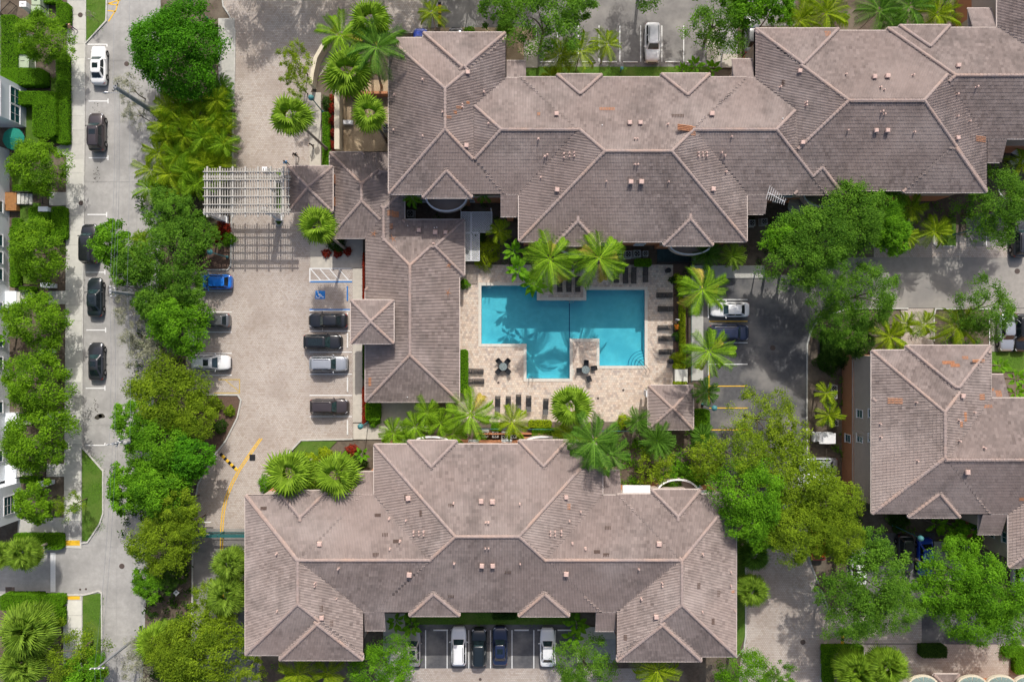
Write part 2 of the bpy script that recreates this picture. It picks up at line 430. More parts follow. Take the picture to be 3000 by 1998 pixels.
# coping stones laid one by one along the edge
cm = MB(); cm.cbox((0, 0, 0), (0.585, 0.36, 0.06)); cmesh = cm.mesh('coping_stone', 'coping')
for i in range(n):
    a, c = Vector(pw[i]), Vector(pw[(i+1) % n]); d = c-a; L = d.length; t = d/L
    nn = Vector((t.y, -t.x))
    mid = (a+c)/2+nn*0.1
    # the outward side is the one outside the basin
    q = ((mid.x/GS)+1500, 999-mid.y/GS)
    if inpoly(q[0], q[1], POOL): nn = -nn
    k = max(1, round(L/0.6)); st = L/k
    ext0 = 0
    for j in range(k):
        p = a+t*(st*(j+.5))+nn*0.18
        put('coping_stone', cmesh, pool, (p.x, p.y, 0.02+0.0015*((i % 2))), math.atan2(t.y, t.x), (st/0.6, 1, 1))
for (x, y) in POOL:
    p = W(x, y)
    # outer corners get a square stone
    s = 0.18
    for sx in (-1, 1):
        for sy in (-1, 1):
            if not inpoly(x+sx*4, y+sy*4, POOL) and not inpoly(x-sx*0+sx*4, y-sy*4, POOL) and not inpoly(x-sx*4, y+sy*4, POOL):
                put('coping_stone', cmesh, pool, (p[0]+sx*s, p[1]-sy*s, 0.018), 0, (0.6, 0.985, 1))
# water: clear, tinted, lightly rippled, with its sky reflection
m = bpy.data.materials.new('pool_water'); MATS['pool_water'] = m
nn_, ll_, pp_ = nodes(m); nn_.remove(pp_)
tr = nn_.new('ShaderNodeBsdfTransparent'); tr.inputs[0].default_value = (0.45, 0.87, 0.93, 1)
gl = nn_.new('ShaderNodeBsdfGlossy'); gl.inputs['Roughness'].default_value = 0.05
fr = nn_.new('ShaderNodeFresnel'); fr.inputs['IOR'].default_value = 1.33
ge = nn_.new('ShaderNodeNewGeometry'); nz = nn_.new('ShaderNodeTexNoise'); nz.inputs['Scale'].default_value = 1.6; nz.inputs['Detail'].default_value = 3
bm_ = nn_.new('ShaderNodeBump'); bm_.inputs['Strength'].default_value = 0.15; bm_.inputs['Distance'].default_value = 0.05
ll_.new(ge.outputs['Position'], nz.inputs['Vector']); ll_.new(nz.outputs['Fac'], bm_.inputs['Height'])
ll_.new(bm_.outputs['Normal'], gl.inputs['Normal']); ll_.new(bm_.outputs['Normal'], fr.inputs['Normal'])
ms = nn_.new('ShaderNodeMixShader'); ll_.new(fr.outputs[0], ms.inputs[0]); ll_.new(tr.outputs[0], ms.inputs[1]); ll_.new(gl.outputs[0], ms.inputs[2])
ll_.new(ms.outputs[0], nn_['Material Output'].inputs['Surface'])
MB().flat(pw, -0.1).build('water', 'pool_water', pool)
# dark marker line between the two arms, quarter-round steps in the corner
MB().box(*W(1669.6, 991), -1.34, *W(1672, 881), -1.3).build('lane_line', 'pool_tile', pool)
cx, cy = W(1888.6, 1071.3)
for k, (rr, zt) in enumerate(((1.85, -1.02), (1.5, -0.74), (1.15, -0.48), (0.8, -0.24))):
    q = [(cx-0.004*(k+1), cy+0.004*(k+1))]+[(cx-0.004*(k+1)-rr*math.cos(a), cy+0.004*(k+1)+rr*math.sin(a)) for a in [math.pi/2*i/10 for i in range(11)]]
    st = MB().prism(q, -1.345+0.002*k, zt, 0).build('step', 'pool_plaster', pool)
    MB().strip(q[1:], 0.05, zt+0.004, zt+0.012).build('step_edge', 'pool_tile', st)

# ---- concrete street in slabs
street = struct(MB().flat(poly([(236, -260), (470, -260), (470, 700), (405, 2300), (236, 2300)]), -0.025).build('street', 'gutter_concrete'))
eL = lambda y: 253-.0085*y if y < 1310 else 240
e1 = lambda y: 352-.006*y
e2 = lambda y: 409-.0125*y
e3 = lambda y: 462-.027*y
ys = [-260]+[0+178*i for i in range(-1, 13)]+[2280]
gp = 0.35
for e0, e9 in ((eL, e1), (e1, e2), (e2, e3)):
    for a, c in zip(ys[:-1], ys[1:]):
        MB().flat(poly([(e0(a)+gp, a+gp), (e9(a)-gp, a+gp), (e9(c)-gp, c-gp), (e0(c)+gp, c-gp)]), 0.0).build('concrete_slab', 'street_concrete', street)
side = struct(MB().flat(poly([(-200, 1600), (242, 1600), (242, 1745), (-200, 1745)]), -0.02).build('side_street', 'gutter_concrete'))
for a, c in ((-200, -60), (-60, 90), (90, 242)):
    MB().flat(poly([(a+gp, 1601), (c-gp, 1601), (c-gp, 1744), (a+gp, 1744)]), 0.003).build('concrete_slab', 'street_concrete', side)

# ---- sidewalk slabs
walk = struct(MB().flat(poly([(199, -260), (252, -260), (241, 1310), (239, 1572), (188, 1572)]), 0.06).build('sidewalk', 'gutter_concrete'))
sx0 = lambda y: 201-.0085*y
sx1 = lambda y: 251-.0085*y
ys = [-80+42*i for i in range(0, 20)]+[760+45*i for i in range(1, 18)]
smat = ['sidewalk_concrete']
mat('sidewalk_pale', (0.6, 0.59, 0.53), 0.9, 0.05, 2.4, bump=0.25)
mat('sidewalk_grey', (0.45, 0.44, 0.4), 0.9, 0.07, 2.4, bump=0.25)
for i, (a, c) in enumerate(zip(ys[:-1], ys[1:])):
    MB().flat(poly([(sx0(a)+.3, a+.3), (sx1(a)-.3, a+.3), (sx1(c)-.3, c-.3), (sx0(c)+.3, c-.3)]), 0.1).build('paving_slab', random.choice(['sidewalk_concrete', 'sidewalk_concrete', 'sidewalk_pale', 'sidewalk_grey']), walk)
walk2 = struct(MB().flat(poly([(186, 1746), (243, 1746), (243, 2100), (186, 2100)]), 0.06).build('sidewalk', 'gutter_concrete'))
for a, c in ((1757, 1801), (1801, 1838), (1838, 1880), (1880, 1925), (1925, 1970), (1970, 2020)):
    MB().flat(poly([(187, a+.3), (241, a+.3), (241, c-.3), (187, c-.3)]), 0.1).build('paving_slab', 'sidewalk_pale', walk2)
# ramps with yellow warning pads
for i, (ya, yb, yc, lab) in enumerate(((1572, 1582, 1597, 'yellow tactile pad on the kerb ramp north of the side street'), (1741, 1741, 1755, 'yellow tactile pad on the kerb ramp south of the side street'))):
    MB().flat(poly([(189, ya), (240, ya), (240, 1757 if i else 1606), (189, 1757 if i else 1604)]), 0.07).build('kerb_ramp', 'sidewalk_concrete', walk if i == 0 else walk2)
    tag(MB().box(*W(191, yc), 0.05, *W(235, yb), 0.085).build('tactile_pad', 'paint_yellow'), lab, 'tactile pad', 'yellow tactile pads')
# paths from the sidewalk to the townhouse doors
pm = [([(145, 564), (200, 564), (200, 603), (145, 603)], ), ([(143, 853), (196, 853), (196, 891), (143, 891)], ), ([(140, 1206), (194, 1206), (194, 1245), (140, 1245)], ),
      ([(137, 1358), (190, 1358), (190, 1396), (137, 1396)], ), ([(166, 430), (200, 421), (200, 457), (172, 455)], ), ([(55, 1515), (190, 1515), (190, 1563), (52, 1563)], )]
for (q,) in pm: sheet('path', q, 0.07, 'sidewalk_grey')

# ---- brick drive, roads and car parks
sheet('driveway', [(630, -160), (655, 20), (672, 45), (689, 90), (688, 200), (683, 350), (682, 530), (678, 667), (677, 782), (560, 796), (540, 1150), (697, 1157), (707, 1172),
      (696, 1223), (662, 1291), (628, 1333), (581, 1418), (571, 1473), (566, 1548), (760, 1548), (760, 1465), (767, 1447), (841, 1333), (856, 1317), (882, 1289),
      (1034, 1287), (1034, 700), (909, 690), (907, 487), (907, 280), (925, 235), (1060, 98), (1240, 98), (1240, -160)], 0.0, 'driveway_pavers')
sheet('rear_drive', [(563, 1548), (760, 1548), (760, 2200), (563, 2200)], 0.0, 'asphalt_grey')
sheet('north_road', [(1240, -160), (3100, -160), (3100, -40), (2330, -30), (2330, 76), (1240, 82)], 0.0, 'asphalt_grey')
sheet('north_car_park', [(1575, 76), (2080, 76), (2080, 197), (1575, 197)], 0.004, 'asphalt_grey')
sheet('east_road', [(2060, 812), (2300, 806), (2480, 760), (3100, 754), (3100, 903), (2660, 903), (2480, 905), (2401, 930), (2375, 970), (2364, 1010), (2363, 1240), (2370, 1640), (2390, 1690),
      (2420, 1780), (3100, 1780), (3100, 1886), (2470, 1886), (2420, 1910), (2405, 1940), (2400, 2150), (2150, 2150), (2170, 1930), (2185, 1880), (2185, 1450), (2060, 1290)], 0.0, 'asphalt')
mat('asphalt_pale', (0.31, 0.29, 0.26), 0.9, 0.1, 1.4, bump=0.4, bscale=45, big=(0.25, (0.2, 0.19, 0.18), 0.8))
sheet('east_crossroad', [(2400, 754), (3100, 754), (3100, 902), (2480, 902)], 0.004, 'asphalt_pale')
sheet('south_east_drive', [(2186, 1600), (2366, 1600), (2388, 1690), (2418, 1780), (2700, 1780), (2700, 1884), (2472, 1884), (2422, 1908), (2404, 1940), (2398, 2150), (2152, 2150), (2170, 1930), (2186, 1880)], 0.005, 'driveway_pavers')
sheet('north_east_apron', [(2560, 690), (3100, 690), (3100, 754), (2560, 754)], 0.0, 'driveway_pavers')
sheet('north_east_car_park', [(2830, 620), (3100, 620), (3100, 722), (2830, 722)], 0.005, 'asphalt_grey')
sheet('east_apron', [(2640, 904), (2735, 904), (2735, 1010), (2640, 1010)], 0.0, 'driveway_pavers')
sheet('east_car_park', [(2905, 904), (3100, 904), (3100, 1030), (2905, 1030)], 0.0, 'asphalt_pale')
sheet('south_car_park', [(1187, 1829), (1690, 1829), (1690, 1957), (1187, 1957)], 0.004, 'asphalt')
sheet('south_drive', [(1100, 1957), (1900, 1957), (1900, 2150), (1100, 2150)], 0.0, 'driveway_pavers')
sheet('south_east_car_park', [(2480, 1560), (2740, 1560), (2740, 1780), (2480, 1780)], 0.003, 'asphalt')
sheet('south_east_apron', [(2470, 1887), (3100, 1887), (3100, 2100), (2550, 2100), (2520, 1950)], 0.0, 'driveway_pavers')

# ---- concrete walks inside the complex, in slabs where the joints show
def slabs(name, cells, m, z=0.1):
    s = None
    xs = [p for c in cells for p in (c[0], c[2])]; ysx = [p for c in cells for p in (c[1], c[3])]
    s = struct(MB().flat(poly([(min(xs), min(ysx)), (max(xs), min(ysx)), (max(xs), max(ysx)), (min(xs), max(ysx))]), z-0.05).build(name, 'gutter_concrete'))
    for a, b_, c, d in cells: MB().box(*W(a+.25, d-.25), 0, *W(c-.25, b_+.25), z).build('paving_slab', m, s)
slabs('clubhouse_walk', [(909, 698, 968, 786), (968, 698, 1013, 786), (1013, 698, 1063, 786)], 'path_concrete', 0.02)
slabs('clubhouse_path', [(1034, 787+i*50, 1062, 837+i*50) for i in range(9)], 'path_concrete')
slabs('clubhouse_corner_walk', [(1035, 1240, 1082, 1287), (1082, 1240, 1130, 1287)], 'path_concrete')
slabs('clubhouse_patio', [(1113, 1178, 1160, 1262), (1160, 1178, 1207, 1262), (1207, 1178, 1255, 1262)], 'path_concrete', 0.03)
slabs('pool_side_walk', [(2024, 778, 2094, 815), (2094, 778, 2165, 815), (2165, 778, 2240, 815)], 'sidewalk_grey')
slabs('car_park_walk', [(2024, 815+i*50, 2060, 865+i*50) for i in range(6)], 'sidewalk_grey')
slabs('entrance_walk', [(907, 272+i*53.7, 941, 272+(i+1)*53.7) for i in range(4)], 'path_concrete')
slabs('south_west_walk', [(1123, 1795, 1187, 1850), (1150, 1850, 1187, 1900), (1150, 1900, 1187, 1955)], 'path_concrete')
slabs('south_mid_walk', [(1690, 1835, 1750, 1880), (1690, 1880, 1730, 1940), (1750, 1835, 1805, 1870)], 'path_concrete')
slabs('north_walk', [(1535, 120, 1575, 160), (1535, 160, 1575, 200)], 'path_concrete')
slabs('north_end_walk', [(2070, 80, 2110, 140), (2070, 140, 2110, 200), (2115, 160, 2160, 200)], 'path_concrete')
slabs('north_drive_walk', [(640, 55, 688, 110), (648, 110, 688, 160), (650, 160, 688, 210), (650, 210, 687, 260), (652, 260, 686, 310)], 'sidewalk_grey', 0.09)
slabs('east_walk', [(2735, 1585, 2800, 1640), (2735, 1640, 2800, 1700), (2800, 1640, 2860, 1700)], 'path_concrete')
sheet('gravel_court', [(1006, 235), (1142, 235), (1142, 450), (1006, 450)], -0.01, 'gravel')
sheet('gravel_bed', [(1290, 70), (1560, 70), (1560, 235), (1290, 235)], -0.01, 'gravel')

# ---- lawns
for nm, q in (('island_lawn', [(252, -100), (252, 126), (310, 62), (314, -100)]), ('island_lawn', [(241, 1312), (263, 1335), (301, 1380), (301, 1503), (291, 1533), (257, 1584), (241, 1584)]),
              ('island_lawn', [(243, 1744), (296, 1736), (297, 2060), (243, 2060)]), ('north_lawn', [(1540, 197), (2080, 197), (2080, 262), (1540, 262)]),
              ('drive_lawn', [(860, 1320), (886, 1292), (988, 1292), (950, 1330), (860, 1400)]), ('south_lawn', [(1135, 1780), (1700, 1780), (1700, 1828), (1135, 1828)]),
              ('east_lawn', [(2900, 1031), (3100, 1031), (3100, 1090), (2900, 1090)]), ('verge_lawn', [(60, 595), (120, 595), (120, 700), (60, 700)]),
              ('verge_lawn', [(66, 700), (112, 760), (106, 835), (68, 830)]), ('verge_lawn', [(74, 300), (140, 300), (140, 425), (74, 425)]), ('verge_lawn', [(36, 500), (140, 500), (140, 545), (36, 545)]),
              ('verge_lawn', [(22, 1800), (120, 1800), (120, 1860), (22, 1860)]), ('verge_lawn', [(150, 230), (199, 230), (197, 420), (150, 420)]),
              ('east_side_lawn', [(2155, 1560), (2186, 1560), (2184, 1860), (2157, 1925)]), ('north_side_lawn', [(2760, 640), (2800, 640), (2800, 722), (2760, 722)])):
    sheet(nm, q, 0.06, 'grass')
sheet('mulch_bed', [(563, 795), (672, 792), (672, 690), (563, 690)], 0.02, 'mulch')
sheet('mulch_bed', [(560, 1160), (700, 1160), (700, 1220), (640, 1315), (560, 1420)], 0.02, 'mulch')
sheet('pool_bed', [(1972, 776), (2016, 776), (2016, 1100), (1972, 1100)], 0.02, 'mulch')

# ---- kerbs
kerbs = [[(252, -100), (252, 128), (312, 63), (316, -100)], [(241, 1309), (264, 1334), (303, 1379), (303, 1503), (293, 1534), (257, 1588), (241, 1590)],
         [(-200, 1742), (185, 1742), (243, 1742), (262, 1738), (290, 1730), (299, 1737), (300, 1900), (300, 2060)], [(-200, 1611), (120, 1611), (170, 1611), (183, 1606), (187, 1596), (187, 1570)],
         [(630, -160), (655, 20), (672, 45), (689, 90), (688, 200), (683, 350), (682, 530), (678, 667), (677, 778), (668, 791), (600, 791)],
         [(600, 1156), (697, 1157), (707, 1172), (696, 1223), (662, 1291), (628, 1333), (581, 1418), (571, 1473), (565, 1548), (563, 2150)],
         [(767, 1447), (841, 1333), (856, 1317), (882, 1289), (1034, 1286)], [(2480, 906), (2401, 930), (2375, 970), (2364, 1010), (2363, 1240), (2370, 1640), (2390, 1690), (2425, 1780)],
         [(2660, 904), (2560, 904), (2480, 906)], [(2900, 905), (2740, 905), (2735, 925), (2735, 1000)], [(2400, 2100), (2405, 1940), (2420, 1910), (2470, 1887), (2520, 1887)],
         [(2640, 640), (2640, 715), (2650, 724), (2662, 715), (2662, 640)], [(2735, 640), (2735, 715), (2745, 722), (2795, 722)], [(2155, 1925), (2178, 1900), (2184, 1860), (2184, 1600)], [(461, 270), (462, 380), (457, 470)],
         [(818, 495), (828, 500), (829, 650), (823, 661), (812, 661), (806, 648), (806, 500)]]
for k in kerbs: struct(MB().strip(poly(k), 0.17, -0.03, 0.13).build('kerb', 'kerb_concrete'))
struct(MB().strip(poly([(251.5-.0085*y, y) for y in (128, 400, 700, 1000, 1308)]), 0.16, -0.03, 0.108).build('kerb', 'kerb_concrete'))

# ---- painted lines
def line(pts, w, m, label, grp, z=0.012):
    return tag(MB().strip(poly(pts), w, z-0.004, z).build('painted_line', m), label, 'road marking', grp)
for i, (x, y) in enumerate(((309, 131), (312, 297), (312, 463), (308, 629), (303, 798), (305, 967), (303, 1137), (303, 1304))):
    o = MB().strip(poly([(x-52, y), (x+3, y)]), 0.13, 0.006, 0.012)
    o.strip(poly([(x+4.6, y-7 if i else y-1), (x+4.6, y+7 if i != 7 else y+1)]), 0.13, 0.006, 0.012)
    nth = ['northernmost', 'second', 'third', 'fourth', 'fifth', 'sixth', 'seventh', 'southernmost'][i]
    tag(o.build('parking_mark', 'paint_white'), f'white painted T mark on the street parking lane, {nth} from the top of the photo', 'parking mark', 'street parking marks')
def stall(i, pts, m, lab): line(pts, 0.11, m, lab, 'parking stall lines')
ord_ = ['first', 'second', 'third', 'fourth', 'fifth', 'sixth', 'seventh', 'eighth']
for i, y in enumerate((970, 1031.5, 1096, 1158, 1220)):
    stall(i, [(907, y), (1031, y)], 'paint_white', f'white stall line in front of the clubhouse, {ord_[i]} below the blue bay')
for i, y in enumerate((853, 914, 973, 1035, 1099)):
    stall(i, [(575, y), (679, y)], 'paint_white', f'white stall line beside the tree belt in the brick car park, {ord_[i]} from the top')
for i, x in enumerate((1571, 1633, 1694, 1755, 1816, 1877, 1939, 2003)):
    stall(i, [(x, 76), (x, 182)], 'paint_white', f'white stall line in the car park north of the long building, {ord_[i]} from the left')
for i, x in enumerate((1247, 1310, 1373.5, 1437, 1500, 1564, 1627)):
    stall(i, [(x, 1845), (x, 1957)], 'paint_white', f'white stall line in the small car park below the south building, {ord_[i]} from the left')
for i, (y, c) in enumerate(((878, 'paint_white'), (941.5, 'paint_yellow'), (1004, 'paint_white'), (1067, 'paint_white'), (1131, 'paint_yellow'), (1195, 'paint_yellow'), (1259, 'paint_yellow'))):
    stall(i, [(2078, y), (2190, y)], c, f'{c[6:]} stall line in the asphalt car park right of the pool, {ord_[i]} from the top')
line([(2077, 1072), (2077, 1180)], 0.16, 'paint_yellow', 'yellow line along the kerb right of the pool walk', 'parking stall lines', 0.02)
line([(2890, 640), (2890, 720)], 0.1, 'paint_white', 'white stall line at the right edge of the photo above the crossroad', 'parking stall lines', 0.02)
line([(2899, 920), (2899, 1010)], 0.1, 'paint_white', 'white stall line beside the silver car right of the east building roof', 'parking stall lines', 0.02)
line([(155.5, 1618), (155.5, 1733)], 0.62, 'paint_white', 'wide white stop bar across the side street', 'road markings', 0.02)
for dxx in (-3.2, 3.2):
    line([(765+dxx, 1284), (730+dxx, 1333), (700+dxx, 1378), (679+dxx, 1418), (663+dxx, 1458), (654+dxx, 1500), (650+dxx, 1545), (649+dxx, 1620), (652+dxx, 1800)], 0.13, 'paint_yellow',
         'left line of the yellow double line down the brick drive' if dxx < 0 else 'right line of the yellow double line down the brick drive', 'yellow double line')
y = MB()
for q in ([(700, 1112), (702, 1112), (702, 1151), (628, 1151)], [(700, 1112), (640, 1112)], [(660, 1113), (701, 1147)]): y.strip(poly(q), 0.1, 0.008, 0.014)
tag(y.build('no_parking_hatch', 'paint_yellow_worn'), 'worn yellow no-parking box below the white car by the trees', 'road marking')
y = MB()
for q in ([(316, 12), (354, 0)], [(316, 32), (340, 35)], [(354, -20), (340, 30), (318, 64)], [(345, 16), (316, 12)]): y.strip(poly(q), 0.14, 0.008, 0.014)
tag(y.build('no_parking_hatch', 'paint_yellow'), 'yellow painted hatch beside the top street island', 'road marking')
# accessible bay: hatched aisle, blue lines, blue emblem square
h = MB()
h.strip(poly([(908, 826), (908, 787), (1030, 787)]), 0.13, 0.022, 0.03)
for x in (911, 938, 966, 993): h.strip(poly([(x, 789), (x+28, 821)]), 0.11, 0.022, 0.028)
h.strip(poly([(907, 822), (1032, 821.5)]), 0.1, 0.021, 0.027)
tag(h.build('access_aisle', 'paint_white'), 'white hatched access aisle between the clubhouse walk and blue bay', 'road marking')
for yy, lb in ((826, 'blue line below the hatched access aisle'), (907, 'blue line above the black sedan by the clubhouse')):
    line([(907, yy), (1032 if yy < 900 else 1026, yy)], 0.14, 'paint_blue', lb, 'blue bay lines', 0.02)
line([(907, 910.5), (1026, 910.5)], 0.1, 'paint_white', 'white line under the lower blue line of the accessible bay', 'blue bay lines', 0.02)
em = tag(MB().box(*W(924, 876), 0.008, *W(952.5, 852), 0.016).build('wheelchair_emblem', 'paint_blue'), 'blue square with white wheelchair symbol on the brick bay', 'pavement symbol')
def E(u, v): return W(924+28.5*u, 852+24*v)
w_ = MB()
arc = [E(.62+.22*math.cos(a), .55-.26*math.sin(a)*-1) for a in [R(t) for t in range(-60, 200, 20)]]
w_.strip([E(.30+.2*math.cos(R(t)), .64+.22*math.sin(R(t))) for t in range(-70, 215, 19)], 0.075, 0.017, 0.022)
w_.strip([E(.30, .28), E(.36, .55), E(.62, .55), (E(.74, .82))], 0.085, 0.0185, 0.0235)
w_.strip([E(.74, .82), E(.88, .76)], 0.075, 0.0195, 0.0245)
w_.strip([E(.34, .42), E(.55, .4)], 0.06, 0.0205, 0.025)
w_.add([(*E(.27+.075*math.cos(R(t)), .17+.09*math.sin(R(t))), 0.026) for t in range(360, 0, -30)], [tuple(range(12))])
w_.build('symbol', 'paint_white', em)
# wheel stops
ws = MB(); ws.prism([(-0.9, -0.075), (0.9, -0.075), (0.9, 0.075), (-0.9, 0.075)], 0, 0.06)
ws.add([(-0.9, -.06, .06), (.9, -.06, .06), (.9, .06, .06), (-.9, .06, .06), (-.87, -.04, .11), (.87, -.04, .11), (.87, .04, .11), (-.87, .04, .11)], [(4, 5, 6, 7), (0, 1, 5, 4), (1, 2, 6, 5), (2, 3, 7, 6), (3, 0, 4, 7)])
wsm = ws.mesh('wheel_stop', 'paint_white')
def wheelstop(px, py, rz, lab, blue=False):
    o = tag(put('wheel_stop', wsm, None, (*W(px, py), 0.012), rz), lab, 'wheel stop', 'concrete wheel stops')
    if blue: slotmat(o, 'paint_blue')
wheelstop(1018, 860, R(90), 'blue wheel stop at the head of the accessible bay', True)
for i, y in enumerate((937, 998, 1064, 1127, 1252)): wheelstop(1018.5, y, R(90), f'white wheel stop along the clubhouse path, {ord_[i]} below the blue one')
for i, x in enumerate((1603, 1663, 1724, 1786, 1847, 1909, 1970, 2033)): wheelstop(x, 183, 0, f'white wheel stop above the north lawn, {ord_[i]} from the left')
for i, x in enumerate((1291, 1342, 1404, 1467, 1528, 1596, 1655)): wheelstop(x, 1844.5, 0, f'white wheel stop at the head of the south car park, {ord_[i]} from the left')
for i, y in enumerate((911, 1078)): wheelstop(2075, y, R(90), ['white wheel stop in front of the white sedan by the pool walk', 'white wheel stop below the dark van by the pool walk'][i])
for i, y in enumerate((1001, 1071)): wheelstop(567, y, R(90), ['white wheel stop against the tree belt above the white SUV', 'white wheel stop behind the white SUV by the tree belt'][i])
# speed humps striped yellow and black
def hump(a, c, lab):
    A, C = Vector(W(*a)), Vector(W(*c)); d = C-A; L = d.length; k = max(4, int(L/0.33)); t = d/L; rz = math.atan2(t.y, t.x)
    o = thing('speed_hump', lab, 'speed hump', (A.x, A.y, 0), rz, 'striped speed humps')
    for i in range(k):
        st = L/k; b = MB()
        b.add([(i*st, -.2, .006), ((i+1)*st, -.2, .006), ((i+1)*st, -.08, .06), (i*st, -.08, .06), (i*st, .08, .06), ((i+1)*st, .08, .06), ((i+1)*st, .2, .006), (i*st, .2, .006)],
              [(0, 1, 2, 3), (3, 2, 5, 4), (4, 5, 6, 7)])
        b.build('stripe', 'paint_yellow' if i % 2 else 'rubber', o)
hump((645, 1329), (694, 1377), 'striped speed hump on the brick drive by the yellow double line')
hump((1288, 8), (1288, 80), 'striped speed hump on the road above the long building')
hump((2468, 1850), (2468, 1886), 'striped speed hump at the lower right brick junction')
# manholes and drains
mh = MB().lathe((0, 0, 0), [(0.3, 0.0), (0.3, 0.012), (0.26, 0.012), (0.26, 0.006), (0.23, 0.006), (0.23, 0.012), (0.0, 0.012)], 20).mesh('manhole_cover', 'iron_black')
mat('cast_iron', (0.1, 0.075, 0.065), 0.8, 0.2, 12)
mhm = MB().lathe((0, 0, 0), [(0.3, 0.0), (0.3, 0.012), (0.26, 0.013), (0.25, 0.006), (0.22, 0.007), (0.21, 0.013), (0.0, 0.014)], 20).mesh('manhole_cover', 'cast_iron')
for x, y, z, s, lb in ((237, 46, .1, 1, 'round rust-brown manhole cover in the sidewalk beside the top island'), (371, 188, .002, 1, 'round manhole cover in the street right of the white sedan'),
     (239, 596, .1, 1, 'round rust-brown manhole cover in the sidewalk by the wooden porch'), (357, 1658, .002, 1.1, 'round manhole cover where the side street meets the street'),
     (2980, 795, .006, 1.1, 'round manhole cover on the crossroad at the right edge'), (2264, 1019, .002, 1.1, 'round manhole cover on the asphalt in dappled shade right of the dark van'),
     (235, 1726, .006, .45, 'left of two small valve covers above the lower yellow pad'), (252, 1725, .006, .45, 'right of two small valve covers above the lower yellow pad'),
     (2352, 1880, .008, 1.1, 'round manhole cover in the shaded brick drive at the lower right'), (1407, 1989, .002, .6, 'small drain cover in the bricks below the south car park'),
     (1460, 1121, .002, .5, 'small deck drain right of the two stacked-side loungers'), (1752, 1167, .002, .5, 'small deck drain left of the gazebo'), (1826, 1143, .002, .5, 'small deck drain nearest the gazebo')):
    tag(put('manhole_cover', mhm, None, (*W(x, y), z), 0, (s, s, 1)), lb, 'manhole cover', 'manhole covers')
tag(MB().box(*W(731, 1350), 0.004, *W(748, 1331), 0.014).build('drain_grate', 'iron_black'), 'square drain grate right of the yellow double line', 'drain grate')
tag(MB().box(*W(16, 1737), 0.004, *W(43, 1719), 0.014).build('drain_grate', 'cast_iron'), 'rusty square drain grate at the left end of the side street', 'drain grate')
# oil stain blot and spots on the parking lane
st_ = MB()
for x, y, r in ((285, 1223, 8), (291, 1219, 9), (297, 1218, 9), (302, 1220, 6)): st_.add([(*W(x+r*math.cos(R(t)), y+.75*r*math.sin(R(t))), .006+.0004*r) for t in range(360, 0, -24)], [tuple(range(15))])
for i in range(70):
    cx_, cy_ = random.choice(((285, 505), (283, 520), (280, 315), (279, 1180), (282, 1195)))
    x, y, r = cx_+random.gauss(0, 5), cy_+random.gauss(0, 11), random.uniform(.5, 1.9)
    st_.add([(*W(x+r*math.cos(R(t)), y+r*math.sin(R(t))), .004+.00005*i) for t in range(360, 0, -60)], [tuple(range(6))])
stuff(st_.build('oil_stains', 'dirt_stain'))
